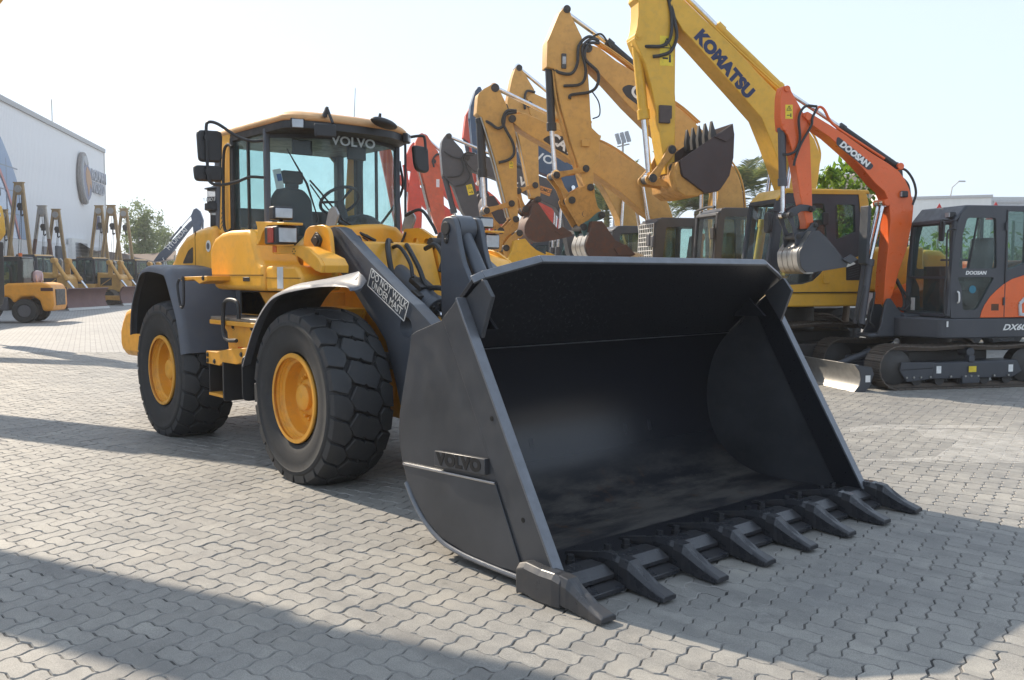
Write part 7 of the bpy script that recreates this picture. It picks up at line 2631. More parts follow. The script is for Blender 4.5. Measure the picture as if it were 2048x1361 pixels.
def crawler_body(rt, col):
    for s in (-1, 1):
        crawler(rt, 1.20, -1.25, 0.42, s * 0.95, 0.50, 0.20, col, False, 0.02)
    m = MB()
    m.prism([(0.15, 0.75), (0.15, 1.85), (1.25, 1.72), (1.55, 1.55), (1.58, 0.75)], -0.48, 0.48)
    h = m.obj('engine_hood', CATY, rt, 0.04)
    for s in (-1, 1):
        m = MB()
        m.bx(0.35, 1.05, s * 0.484 - 0.004, s * 0.484 + 0.004, 1.1, 1.55)
        m.obj('side_grille', BLK, h)
        m = MB()
        m.tube([(0.4, s * 0.495, 1.12), (1.0, s * 0.495, 1.5)], 0.03, 4)
        m.obj('grille_brace', CATY, h)
    m = MB()
    m.cyl((0.9, 0.2, 1.7), (0.9, 0.2, 2.3), 0.06, n=10)
    m.hose([(0.9, 0.2, 2.3), (0.9, 0.2, 2.42), (0.8, 0.2, 2.52)], 0.055)
    m.obj('exhaust', STEEL, h)
    m = MB()
    m.bx(-1.5, 0.15, -0.75, 0.75, 0.7, 1.2)
    m.prism([(-1.0, 1.2), (-1.0, 1.75), (-1.6, 1.7), (-1.65, 1.2)], -0.8, 0.8)
    m.obj('rear_body', CATY, rt, 0.05)
    out = [(0.14, 1.21), (0.12, 2.6), (0.02, 2.72), (-0.9, 2.72), (-0.98, 2.6), (-0.98, 1.21)]
    w1 = rnd_poly([(0.02, 2.58), (-0.42, 2.58), (-0.42, 1.35), (0.02, 1.35)], 0.04)
    w2 = rnd_poly([(-0.50, 2.58), (-0.88, 2.58), (-0.88, 1.75), (-0.50, 1.75)], 0.04)
    cab_box(rt, out, [w1, w2], -0.72, 0.72, DKBL, CATY, ((0.17, 1.75), (0.13, 2.62)))


def make_dozer():
    rt = thing('bulldozer', '', 'bulldozer')
    crawler_body(rt, WORNY)
    m = MB()
    arc = [(2.50, 1.05), (2.36, 0.92), (2.27, 0.65), (2.30, 0.35), (2.45, 0.02), (2.38, 0.02), (2.22, 0.32), (2.19, 0.65), (2.28, 0.95), (2.44, 1.08)]
    m.prism(arc, -1.65, 1.65)
    b = m.obj('blade', paint('blade_maroon', (0.13, 0.062, 0.062), 0.5, 0.6, dirtcol=(0.26, 0.16, 0.12), metal=0.2), rt, 0.01)
    m = MB()
    m.prism([(2.42, 0.12), (2.50, 0.0), (2.44, 0.0), (2.36, 0.12)], -1.72, 1.72)
    m.obj('cutting_edge', STEEL, b)
    for s in (-1, 1):
        m = MB()
        m.prism([(2.25, 0.55), (2.25, 0.25), (-0.2, 0.40), (-0.2, 0.55)], s * 1.30 - 0.08, s * 1.30 + 0.08)
        m.obj('push_arm', WORNY, b, 0.02)
        hyd(rt, (1.0, 2.45), (1.65, 1.45), (2.15, 0.85), 0.10, CATY, s * 0.55, 'lift_cylinder')
        m = MB()
        m.cyl((1.0, s * 0.42, 2.42), (1.0, s * 0.70, 2.42), 0.14, n=14)
        m.prism([(0.85, 1.6), (1.15, 1.6), (1.1, 2.5), (0.9, 2.5)], s * 0.5 - 0.05, s * 0.5 + 0.05)
        m.obj('cylinder_mount', CATY, rt, 0.02)
    return rt


def make_pipelayer():
    rt = thing('pipelayer', '', 'pipelayer')
    crawler_body(rt, WORNY)
    return rt


def a_frame(rt, top, mat, mat2=None):
    yb = 1.35
    fr = None
    for s in (-1, 1):
        m = MB()
        a, b = Vector((s * 0.85 - 0.2, yb, 0.8)), Vector((s * 0.17 - 0.2, yb + 0.25, top - 0.15))
        d = (b - a).normalized()
        side = Vector((0, 1, 0))
        up = d.cross(side).normalized()
        mid = a + (b - a) * 0.62
        for p, q, mm in (((a, mid, mat2), (mid, b, mat)) if mat2 else ((a, b, mat),)):
            mb_ = MB()
            L = []
            for c in (p, q):
                L.append([tuple(c + up * 0.09 + side * 0.07), tuple(c - up * 0.09 + side * 0.07), tuple(c - up * 0.09 - side * 0.07), tuple(c + up * 0.09 - side * 0.07)])
            mb_.loft(L)
            o = mb_.obj('boom_leg', mm, rt, 0.01)
    m = MB()
    m.bx(-0.45, 0.05, yb + 0.16, yb + 0.34, top - 0.70, top - 0.06)
    m.bx(-0.50, 0.10, yb + 0.14, yb + 0.36, top - 0.06, top)
    hd = m.obj('boom_head', mat, rt, 0.02)
    m = MB()
    m.cyl((-0.2, yb + 0.10, top - 0.38), (-0.2, yb + 0.40, top - 0.38), 0.20, n=18)
    m.obj('sheave', flat('sheave_pale', (0.40, 0.38, 0.36), 0.6), hd)
    m = MB()
    m.box((-0.15, yb + 0.25, top - 1.35), (0.22, 0.18, 0.40))
    m.cyl((-0.15, yb + 0.15, top - 1.30), (-0.15, yb + 0.36, top - 1.30), 0.16, n=14)
    m.hose([(-0.15, yb + 0.25, top - 1.5), (-0.15, yb + 0.25, top - 1.75), (-0.08, yb + 0.25, top - 1.85), (-0.02, yb + 0.25, top - 1.75)], 0.035)
    m.obj('hook_block', DARKMET, rt, 0.02)
    for p, q in (((-0.2, yb + 0.2, top - 0.4), (-0.2, yb + 0.25, top - 1.2)), ((-0.1, yb + 0.3, top - 0.4), (-0.12, yb + 0.25, top - 1.2)), ((-0.3, yb + 0.2, top - 0.4), (-0.75, 0.7, 1.3)),
                 ((0.0, yb + 0.2, top - 0.4), (0.2, 0.75, 1.3)), ((-0.15, yb + 0.25, top - 1.5), (-0.1, 0.9, 1.3))):
        m = MB()
        m.tube([p, q], 0.014, 5)
        m.obj('cable', DARKMET, rt)


proto = make_dozer()
spots = [(-23.45, 46.3, 8, 'bulldozer with a broad maroon blade just right of the forklift'), (-23.9, 53.6, 8, 'bulldozer with its blade partly hidden by the loader rear fender'),
         (-24.3, 60.5, 8, 'bulldozer furthest back, behind the two other blades')]
for i, (r, d, a, lb) in enumerate(spots):
    o = proto if i == 0 else copy_tree(proto)
    p, rz = heading_right(r, d, a)
    o.location = p
    o.rotation_euler = (0, 0, rz)
    tag(o, lb, 'bulldozer', 'bulldozers by the warehouse')
pp = make_pipelayer()
TANB = paint('tan_boom_steel', (0.36, 0.24, 0.11), 0.55, 0.5, chip=0.1)
RUSTB = paint('rusty_boom_steel', (0.16, 0.075, 0.05), 0.6, 0.5)
PALEB = paint('pale_boom_steel', (0.44, 0.40, 0.35), 0.6, 0.4)
pl = [(39, 366, 51, 'pipelayer with the tallest tan A-frame boom, left of the warehouse arch', TANB, None), (84, 412, 57, 'pipelayer with a half pale half rusty A-frame boom', PALEB, RUSTB),
      (112, 419, 60, 'pipelayer with a tan A-frame boom right of the half rusty one', TANB, None), (198, 412, 62, 'pipelayer with the tan A-frame boom at the warehouse corner, left of three', TANB, None),
      (222, 411, 58, 'pipelayer with the tan A-frame boom in the middle of three by the tree', TANB, None), (248, 418, 65, 'pipelayer with the tan A-frame boom right of three before the tree', TANB, None),
      (6, 420, 55, 'pipelayer whose tan A-frame boom is cut by the left picture edge', TANB, None)]
roots = []
for i, (x, y, d, lb, m1, m2) in enumerate(pl):
    o = pp if i == 0 else copy_tree(pp)
    roots.append(o)
for o, (x, y, d, lb, m1, m2) in zip(roots, pl):
    p, rz = heading_right((x - 1024) / 1846 * d + 0.2, d - 1.4, 4)
    o.location = p
    o.rotation_euler = (0, 0, rz)
    tag(o, lb, 'pipelayer', 'pipelayers by the warehouse')
    a_frame(o, 1.722 + (550 - y) * d / 1846, m1, m2)


# ------------------------------------------------------------------ forklift
def build_forklift():
    p, rz = heading_right(-18.15, 33.6, 0)
    rt = thing('forklift', 'orange yellow forklift truck seen from behind with black tyres', 'forklift', p, rz + math.pi + R(10))
    FY = paint('forklift_yellow', (0.72, 0.30, 0.022), 0.42, 0.25, chip=0.12)
    m = MB()
    m.prism([(-1.55, 0.42), (-1.62, 0.65), (-1.60, 1.18), (-1.50, 1.38), (-1.20, 1.45), (-0.1, 1.42), (0.25, 1.20), (0.30, 0.95), (-0.15, 0.92), (-0.30, 0.70), (-0.55, 0.93), (-0.95, 0.95), (-1.15, 0.80), (-1.25, 0.42)], -0.85, 0.85)
    b = m.obj('counterweight', FY, rt, 0.08, seg=3)
    m = MB()
    m.bx(-1.632, -1.58, -0.55, 0.55, 0.62, 1.20)
    m.obj('rear_grille', BLK, b, 0.02)
    for s in (-1, 1):
        m = MB()
        m.bx(-1.61, -1.20, s * 0.83 - 0.03, s * 0.83 + 0.03, 1.14, 1.26)
        m.obj('tail_lamp', flat('lamp_dark', (0.06, 0.02, 0.02), 0.3), b, 0.01)
    m = MB()
    m.bx(-0.1, 1.5, -0.82, 0.82, 0.45, 0.95)
    m.obj('chassis', VGRY, rt, 0.05)
    for x, r, w in ((-0.62, 0.43, 0.32), (1.15, 0.55, 0.38)):
        for s in (-1, 1):
            m = MB()
            m.lathe([(0.12, -w / 2 + 0.06), (r * 0.55, -w / 2 + 0.05), (r * 0.60, -w / 2), (r * 0.9, -w / 2 + 0.01), (r, -w / 2 + 0.06), (r, w / 2 - 0.06), (r * 0.9, w / 2 - 0.01), (r * 0.60, w / 2), (r * 0.55, w / 2 - 0.05), (0.12, w / 2 - 0.06)],
                    (x, s * 0.68, r), 'y', 30)
            t = m.obj('tyre', RUBBER, rt)
            m = MB()
            m.lathe([(0.02, -w / 2 + 0.04), (r * 0.5, -w / 2 + 0.045), (r * 0.5, w / 2 - 0.045), (0.02, w / 2 - 0.04)], (x, s * 0.68, r), 'y', 24)
            m.obj('rim', flat('rim_grey', (0.10, 0.10, 0.11), 0.5), t)
    out = [(0.95, 1.0), (0.85, 2.2), (0.75, 2.36), (-0.45, 2.36), (-0.58, 2.2), (-0.50, 1.42), (0.25, 1.2), (0.3, 1.0)]
    w1 = rnd_poly([(0.82, 1.25), (0.74, 2.2), (-0.40, 2.2), (-0.38, 1.5), (0.4, 1.25)], 0.04)
    cab_box(rt, out, [w1], -0.62, 0.62, BLK, BLK, ((0.98, 1.1), (0.86, 2.28)))
    m = MB()
    m.cyl((-0.4, 0.3, 2.37), (-0.4, 0.3, 2.50), 0.06, n=12)
    m.obj('beacon', ORANGE_L, rt)
    m = MB()
    m.hose([(-0.15, 0.6, 1.3), (-0.2, 0.75, 1.6), (-0.2, 0.8, 1.95), (-0.1, 0.78, 2.05)], 0.05)
    m.obj('air_pipe', BLK, rt)
    m = MB()
    m.lathe([(0.2, 1.50), (0.2, 1.75), (0.15, 1.85), (0.02, 1.88)], (-0.95, 0.35, 0), 'z', 18)
    m.lathe([(0.16, 1.40), (0.16, 1.50)], (-0.95, 0.35, 0), 'z', 18)
    m.obj('air_cleaner', flat('cleaner_chrome', (0.45, 0.30, 0.28), 0.15, 0.8), rt)
    for s in (-1, 1):
        m = MB()
        m.bx(1.75, 1.90, s * 0.45 - 0.06, s * 0.45 + 0.06, 0.1, 3.3)
        m.obj('mast_rail', BLK, rt, 0.01)
    m = MB()
    for s in (-1, 1):
        m.bx(1.95, 3.2, s * 0.4 - 0.07, s * 0.4 + 0.07, 0.08, 0.13)
        m.bx(1.90, 1.97, s * 0.4 - 0.07, s * 0.4 + 0.07, 0.08, 0.9)
    m.bx(1.88, 1.93, -0.7, 0.7, 0.4, 0.6)
    m.obj('fork_carriage', BLK, rt, 0.01)
    m = MB()
    m.bx(0.55, 0.95, 0.82, 1.0, 0.45, 0.90)
    m.obj('battery_box', flat('steel_box', (0.30, 0.31, 0.32), 0.4, 0.5), rt, 0.02)


build_forklift()


# ------------------------------------------------------------------ far slate excavator with white lettering
def hyundai():
    p, rz = heading_right(-28.4, 74.0, -4)
    rt = thing('excavator', 'slate blue excavator with white lettering rising behind the loader rear fender', 'excavator', p, rz, 'excavators parked in a row')
    rt.scale = (0.72, 0.72, 0.72)
    big_carrier(rt, KOMY, KOMY, VGRY)
    bo = [(-0.3, 1.7), (-0.35, 3.2), (-0.2, 4.0), (0.4, 4.8), (1.2, 5.5), (3.7, 8.2), (4.0, 8.4), (4.2, 8.2), (4.0, 7.8), (1.7, 4.8), (0.9, 4.0), (0.5, 3.2), (0.2, 1.7)]
    b = slab(rt, 'boom', bo, 0.26, VBLU, 0.02)
    text('lettering', 'HYUNDAI', 0.72, WHITE, (2.35, -0.265, 6.35), (0.68, 0, 0.73), (-0.73, 0, 0.68), b, depth=0.002, bold=0.01, sx=0.95)
    slab(rt, 'arm', [(3.9, 8.9), (4.2, 9.6), (4.5, 9.75), (4.9, 9.4), (5.2, 8.5), (4.9, 7.5), (4.6, 5.0), (4.2, 5.0), (4.1, 7.5)], 0.22, VBLU, 0.02)
    hyd(rt, (1.6, 6.3), (2.8, 7.7), (4.3, 9.4), 0.10, VBLU, name='arm_cylinder')
    hyd(rt, (5.15, 8.4), (5.1, 7.2), (4.9, 6.0), 0.10, VBLU, name='bucket_cylinder')
    for s in (-1, 1):
        hyd(rt, (1.1, 1.4), (1.0, 2.8), (0.85, 4.2), 0.09, CHROME, s * 0.36, 'boom_cylinder')
    out = [(0.90, 1.44), (0.92, 2.0), (0.86, 2.90), (0.80, 3.05), (-0.8, 3.06), (-0.86, 1.44)]
    cab_box(rt, out, [rnd_poly([(0.7, 2.86), (-0.6, 2.86), (-0.6, 2.05), (0.75, 2.05)], 0.05)], 0.42, 1.42, DKBL, DKBL, ((0.95, 1.55), (0.86, 2.93)))
    far_bucket(rt, 4.5, 5.0, BUCKB)


hyundai()


# ------------------------------------------------------------------ excavator with a breaker cut by the left edge of the picture
def edge_excavator():
    p, rz = heading_right(-17.15, 23.2, 3)
    rt = thing('excavator', 'yellow excavator with a black hydraulic breaker, cut by the left picture edge', 'excavator', p, rz, 'excavators parked in a row')
    big_carrier(rt, CATY, CATY, CATY)
    bo = [(-0.2, 1.65), (-0.35, 3.0), (-0.2, 3.9), (0.5, 4.7), (1.3, 5.2), (3.6, 6.1), (4.0, 6.0), (4.0, 5.7), (3.6, 5.5), (1.6, 4.3), (0.8, 3.6), (0.4, 2.6), (0.2, 1.65)]
    slab(rt, 'boom', bo, 0.23, KOMY, 0.02)
    slab(rt, 'arm', [(3.6, 6.2), (3.75, 6.75), (4.0, 6.8), (4.25, 6.2), (4.32, 5.0), (4.28, 3.0), (4.05, 2.6), (3.85, 2.8), (3.75, 5.0)], 0.19, KOMY, 0.02)
    hyd(rt, (4.40, 5.2), (4.42, 3.7), (4.40, 3.2), 0.09, BLK, name='bucket_cylinder')
    m = MB()
    m.prism(rnd_poly([(4.10, 3.40), (4.42, 3.45), (4.48, 3.1), (4.50, 2.75), (4.35, 2.55), (4.05, 2.55), (4.0, 3.0)], 0.06), -0.24, 0.24)
    m.obj('coupler', KOMY, rt, 0.02)
    m = MB()
    m.prism([(4.02, 2.54), (4.44, 2.54), (4.42, 1.2), (4.36, 0.95), (4.10, 0.95), (4.02, 1.2)], -0.22, 0.22)
    br = m.obj('breaker', BLK, rt, 0.03)
    m = MB()
    m.cyl((4.23, 0, 0.96), (4.23, 0, 0.02), 0.075, 0.03, n=14)
    m.obj('chisel', DARKMET, br)
    for s in (-1, 1):
        hyd(rt, (1.0, 1.35), (0.85, 2.6), (0.7, 3.7), 0.08, BLK, s * 0.36, 'boom_cylinder')
    out = [(0.90, 1.44), (0.92, 2.0), (0.86, 2.90), (0.80, 3.05), (-0.8, 3.06), (-0.86, 1.44)]
    cab_box(rt, out, [rnd_poly([(0.7, 2.86), (-0.6, 2.86), (-0.6, 2.05), (0.75, 2.05)], 0.05)], 0.42, 1.42, DKBL, CATY, ((0.95, 1.55), (0.86, 2.93)))


edge_excavator()


# ------------------------------------------------------------------ made-up telescopic cranes, added unseen outside the left edge to throw the long shadow bands
def make_shadow_crane():
    rt = thing('shadow_crane', '', 'crane')
    CY = paint('crane_yellow', (0.66, 0.36, 0.04), 0.45, 0.3)
    m = MB()
    m.bx(-6.6, -0.2, -1.15, 1.15, 0.75, 1.25)
    m.obj('chassis', CY, rt, 0.05)
    for x in (-0.9, -2.0, -5.4):
        for s in (-1, 1):
            m = MB()
            m.lathe([(0.15, -0.14), (0.30, -0.15), (0.33, -0.18), (0.48, -0.17), (0.52, -0.12), (0.52, 0.12), (0.48, 0.17), (0.33, 0.18), (0.30, 0.15), (0.15, 0.14)], (x, s * 1.0, 0.52), 'y', 28)
            m.obj('wheel', RUBBER, rt)
    out = [(-5.45, 1.27), (-5.40, 1.9), (-5.5, 2.6), (-6.4, 2.62), (-6.5, 1.27)]
    cab_box(rt, out, [rnd_poly([(-5.6, 1.95), (-5.65, 2.48), (-6.3, 2.48), (-6.35, 1.9)], 0.04)], 0.1, 1.15, CY, CY, ((-5.38, 1.8), (-5.45, 2.5)))
    m = MB()
    m.cyl((-1.0, 0, 1.25), (-1.0, 0, 1.5), 0.7, n=24)
    m.prism([(-2.6, 1.5), (-2.6, 2.3), (-1.2, 2.4), (-0.4, 1.9), (-0.3, 1.5)], -0.9, 0.9)
    m.obj('turret', CY, rt, 0.05)
    a = math.atan(1.22)
    d = Vector((math.cos(a), 0, math.sin(a)))
    o = Vector((-1.75, 0, 2.15))
    for k, (t0, t1, hw, hh) in enumerate(((-0.4, 4.2, 0.34, 0.40), (3.9, 6.0, 0.29, 0.34), (5.8, 6.9, 0.24, 0.28))):
        m = MB()
        c = o + d * ((t0 + t1) / 2)
        m.box(c, (t1 - t0, hw * 2, hh * 2), Matrix.Rotation(-a, 3, 'Y'))
        m.obj('boom_section', CY, rt, 0.03)
    hyd(rt, (-0.45, 1.7), (-0.30, 2.6), (o.x + d.x * 2.7 + 0.1, o.z + d.z * 2.7 - 0.3), 0.13, BLK, name='luffing_cylinder')
    m = MB()
    e = o + d * 6.9
    m.cyl((e.x, -0.25, e.z), (e.x, 0.25, e.z), 0.22, n=16)
    m.obj('sheave', DARKMET, rt)
    return rt


cr = make_shadow_crane()
for k, (r, d, lb) in enumerate(((-9.55, 10.15, 'unseen yellow crane added left of the view to cast the near shadow band'), (-9.45, 14.05, 'unseen yellow crane added beyond the first to cast the farther shadow band'))):
    o = cr if k == 0 else copy_tree(cr)
    p, rz = heading_right(r, d, 0)
    o.location = p
    o.rotation_euler = (0, 0, rz)
    tag(o, lb, 'crane', 'unseen cranes added to cast shadow bands')


# ------------------------------------------------------------------ planting and the far side of the yard
def leaf_material(name, c0, c1, c2):
    m, n, l, b = _nt(name)
    geo = n.new('ShaderNodeNewGeometry')
    c = ramp(n, l, geo.outputs['Random Per Island'], [(0.0, c0), (0.55, c1), (1.0, c2)]).outputs[0]
    l.new(c, b.inputs['Base Color'])
    b.inputs['Roughness'].default_value = 0.5
    tr = n.new('ShaderNodeBsdfTranslucent')
    l.new(mixc(n, l, 0.5, c, (0.9, 1.0, 0.35), 'MULTIPLY'), tr.inputs[0])
    mx = n.new('ShaderNodeMixShader')
    mx.inputs[0].default_value = 0.5
    l.new(b.outputs[0], mx.inputs[1])
    l.new(tr.outputs[0], mx.inputs[2])
    l.new(mx.outputs[0], n['Material Output'].inputs[0])
    return m


LEAF = leaf_material('leaf_green', (0.035, 0.065, 0.020), (0.065, 0.110, 0.030), (0.110, 0.160, 0.045))
LEAFB = leaf_material('leaf_bright', (0.080, 0.150, 0.018), (0.170, 0.280, 0.030), (0.270, 0.380, 0.055))
LEAFG = leaf_material('leaf_hazy', (0.120, 0.160, 0.090), (0.180, 0.225, 0.125), (0.240, 0.280, 0.165))  # distance haze put into these paler leaf colours
PALM = leaf_material('palm_frond', (0.080, 0.115, 0.060), (0.130, 0.165, 0.080), (0.250, 0.230, 0.090))
BARK = paint('bark', (0.12, 0.09, 0.065), 0.85, 0.4, bumpy=0.4)


def tree(name, label, cat, p, h, blobs, leaf, n_leaf, size, trunk_r=0.12, group=None, seed=1):
    """trunk with limbs; crown of small leaves gathered in uneven clumps"""
    rng = random.Random(seed)
    rt = thing(name, label, cat, p, 0, group)
    m = MB()
    top = max(b[2] for b in blobs)
    m.tube([(0, 0, 0), (0.08, 0.05, h * 0.25), (-0.05, 0.1, h * 0.5)], [trunk_r, trunk_r * 0.8, trunk_r * 0.55], 8)
    for bx_, by_, bz_, br_ in blobs:
        m.tube(spline([(0.0, 0.05, h * 0.28), (bx_ * 0.4, by_ * 0.4, (h * 0.3 + bz_) / 2), (bx_, by_, bz_)], 3), [trunk_r * 0.55] + [trunk_r * 0.3] * 4 + [trunk_r * 0.12] * 2, 6)
        for _ in range(4):
            a = Vector((rng.gauss(0, 1), rng.gauss(0, 1), rng.gauss(0.3, 0.7))).normalized() * br_ * 0.8
            m.tube([(bx_ * 0.8, by_ * 0.8, bz_ - br_ * 0.3), (bx_ + a.x, by_ + a.y, bz_ + a.z)], [trunk_r * 0.16, trunk_r * 0.05], 5)
    m.obj('trunk', BARK, rt)
    vs, fs = [], []
    k = 0
    for bx_, by_, bz_, br_ in blobs:
        clumps = []
        for _ in range(int(10 + 16 * br_)):
            a = Vector((rng.gauss(0, 1), rng.gauss(0, 1), rng.gauss(0, 1))).normalized() * br_ * (rng.random() ** 0.45)
            clumps.append((bx_ + a.x, by_ + a.y, bz_ + a.z * 0.85, rng.uniform(0.18, 0.38) * br_))
        for _ in range(int(n_leaf * br_ * br_)):
            c = rng.choice(clumps)
            q = Vector((rng.gauss(0, 0.5), rng.gauss(0, 0.5), rng.gauss(0, 0.5))) * c[3]
            o = Vector(c[:3]) + q
            u = Vector((rng.gauss(0, 1), rng.gauss(0, 1), rng.gauss(0, 0.6))).normalized()
            v = u.orthogonal().normalized()
            v = Matrix.Rotation(rng.uniform(0, 6.28), 3, u) @ v
            w = u.cross(v)
            s = size * rng.uniform(0.6, 1.3)
            vs += [tuple(o - v * s), tuple(o + w * s * 0.42), tuple(o + v * s), tuple(o - w * s * 0.42)]
            fs.append((k, k + 1, k + 2, k + 3))
            k += 4
    me = bpy.data.meshes.new('crown')
    me.from_pydata(vs, [], fs)
    me.materials.append(leaf)
    link('crown', me, rt)
    return rt


def palm(label, p, h, seed, L=2.6, n=34, tr=0.2):
    rng = random.Random(seed)
    rt = thing('palm_tree', label, 'palm', p, 0, 'palms behind the excavators')
    m = MB()
    prof = []
    k = int(h / 0.22)
    for i in range(k):
        z = h * i / k
        prof += [(tr * (1.05 - 0.25 * i / k), z), (tr * (0.92 - 0.25 * i / k), z + h / k * 0.8)]
    m.lathe(prof, (0, 0, 0), 'z', 12)
    m.obj('trunk', BARK, rt)
    mes = []
    for kind in range(3):
        vs, fs = [], []
        droop = (0.25, 0.55, 0.95)[kind]
        pts = []
        for i in range(15):
            t = i / 14
            pts.append(Vector((L * t, 0, L * (0.45 * t - droop * t * t))))
        b = MB()
        b.tube([tuple(q) for q in pts], [0.03 * (1 - 0.85 * i / 14) for i in range(15)], 5)
        for i in range(44):
            t = 0.12 + 0.88 * i / 43
            j = min(13, int(t * 14))
            q = pts[j].lerp(pts[j + 1], t * 14 - j)
            ll = 0.55 * math.sin(math.pi * (0.15 + 0.8 * t)) + 0.12
            for s in (-1, 1):
                d = Vector((0.75, s * 0.8, 0.25 - 0.35 * rng.random())).normalized()
                e = q + d * ll
                w = Vector((0.018, 0, 0.012))
                mid = q.lerp(e, 0.5) + Vector((0, 0, 0.03))
                b.add([tuple(q - w), tuple(mid - w), tuple(e), tuple(mid + w), tuple(q + w)], [(0, 1, 2, 3, 4)])
        mes.append(b.mesh('frond', PALM, None))
    for i in range(n):
        me = mes[rng.choice((0, 0, 1, 1, 2))]
        o = link('frond', me, rt, loc=(0, 0, h))
        o.rotation_euler = (rng.gauss(0, 0.12), rng.uniform(-0.75, 0.15), 6.283 * i / n * 5.0 + rng.gauss(0, 0.2))
        s = rng.uniform(0.8, 1.1)
        o.scale = (s, s, s)
    return rt


def yard_spot(x, d):
    return W((x - 1024) / 1846 * d, d)


tree('tree', 'tall airy tree beside the warehouse, right of the A-frame booms', 'tree', yard_spot(283, 82), 7.0, [(-0.3, 0, 6.9, 1.6), (0.9, 0.4, 6.2, 1.5), (-1.3, 0.2, 5.6, 1.3), (0.3, -0.3, 5.0, 1.5), (1.7, 0.2, 4.6, 1.3), (-1.0, 0.2, 4.0, 1.3), (0.6, 0, 3.4, 1.4)], LEAFG, 430, 0.125, 0.2, 'trees at the back of the yard', 3)
tree('tree', 'lower airy tree right of the tall one, left of the loader hood', 'tree', yard_spot(318, 86), 6.0, [(-0.4, 0, 5.4, 1.3), (0.7, 0.2, 5.0, 1.3), (1.5, 0.2, 3.9, 1.3), (-1.3, 0.2, 3.8, 1.3), (0.2, 0, 3.0, 1.4)], LEAFG, 430, 0.125, 0.18, 'trees at the back of the yard', 5)
for k, (x, d, h, lb) in enumerate(((240, 88, 3.2, 'low green bush behind the middle A-frame boom'), (268, 90, 3.0, 'low green bush under the tall airy tree'), (300, 92, 3.3, 'low green bush beneath the brown shade net'),
                                   (335, 92, 3.1, 'low green bush beside the slate excavator boom foot'))):
    tree('bush', lb, 'bush', yard_spot(x, d), h, [(-0.9, 0, h * 0.6, 1.2), (0.5, 0.3, h * 0.7, 1.3), (1.4, -0.2, h * 0.5, 1.1), (0, 0, h * 0.3, 1.2)], LEAF, 420, 0.16, 0.08, 'bushes at the back of the yard', 11 + k)
tree('tree', 'bright green leafy tree behind the yellow cab roof', 'tree', yard_spot(1684, 19.8), 4.0, [(0, 0, 3.60, 0.55), (0.35, 0.1, 3.25, 0.55), (-0.35, 0.1, 3.1, 0.5), (0.1, 0.1, 2.6, 0.6)], LEAFB, 1500, 0.10, 0.09, 'trees at the back of the yard', 21)
for k, (x, d, h, lb, lf) in enumerate(((1795, 27, 2.9, 'leafy hedge bush seen through the gap left of the small cab', LEAF), (1870, 24, 2.9, 'leafy hedge bush seen through the small cab windscreen', LEAFB),
                                       (1945, 25, 2.9, 'leafy hedge bush seen through the small cab door', LEAFB), (2020, 24, 2.9, 'leafy hedge bush seen through the small cab rear window', LEAF),
                                       (2085, 26, 3.0, 'leafy hedge bush at the right picture edge', LEAF), (1725, 30, 2.6, 'leafy hedge bush behind the yellow cab door', LEAF))):
    tree('bush', lb, 'bush', yard_spot(x, d), h, [(-0.5, 0, h * 0.65, 0.8), (0.4, 0.2, h * 0.72, 0.8), (0.2, 0, h * 0.35, 0.9), (-0.4, 0.1, h * 0.25, 0.8)], lf, 560, 0.10, 0.06, 'bushes behind the excavators', 31 + k)
palm('date palm with an upright frond right of the brown toothed bucket', yard_spot(1478, 41), 5.4, 2, 3.1)
palm('date palm with dry fronds below the brown toothed bucket', yard_spot(1392, 43), 4.7, 4, 3.0)
palm('dusty blue green date palm left of the tan yellow booms', yard_spot(1212, 46), 4.9, 6, 3.0)


# shade net strung between posts, right of the warehouse
def shade_net():
    rt = thing('shade_net', 'sagging brown shade net strung between the warehouse and the tree', 'shade net', yard_spot(255, 70), 0)
    base = Vector(yard_spot(255, 70))
    m = MB()
    L = []
    for i in range(13):
        t = i / 12
        x = 165 + (355 - 165) * t
        d0, d1 = 70, 78
        zt = 4.15 - 1.15 * math.sin(math.pi * min(1, t * 0.9)) * 0.5 - 0.2 * t
        a = Vector(yard_spot(x, d0)) - base
        b = Vector(yard_spot(x, d1)) - base
        L.append([(a.x, a.y, zt - 0.9 * min(1, t * 3)), ((a.x + b.x) / 2, (a.y + b.y) / 2, zt - 0.75 * min(1, t * 3)), (b.x, b.y, zt)])
    m.loft(L, cap=False, closed=False)
    m.obj('net', paint('brown_net', (0.12, 0.085, 0.070), 0.9, 0.2), rt)
    for x in (165, 262, 352):
        for d in (70, 78):
            a = Vector(yard_spot(x, d)) - base
            m = MB()
            m.cyl((a.x, a.y, 0), (a.x, a.y, 4.0 if d == 78 else 3.2), 0.06, n=8)
            m.obj('post', STEEL, rt)


shade_net()


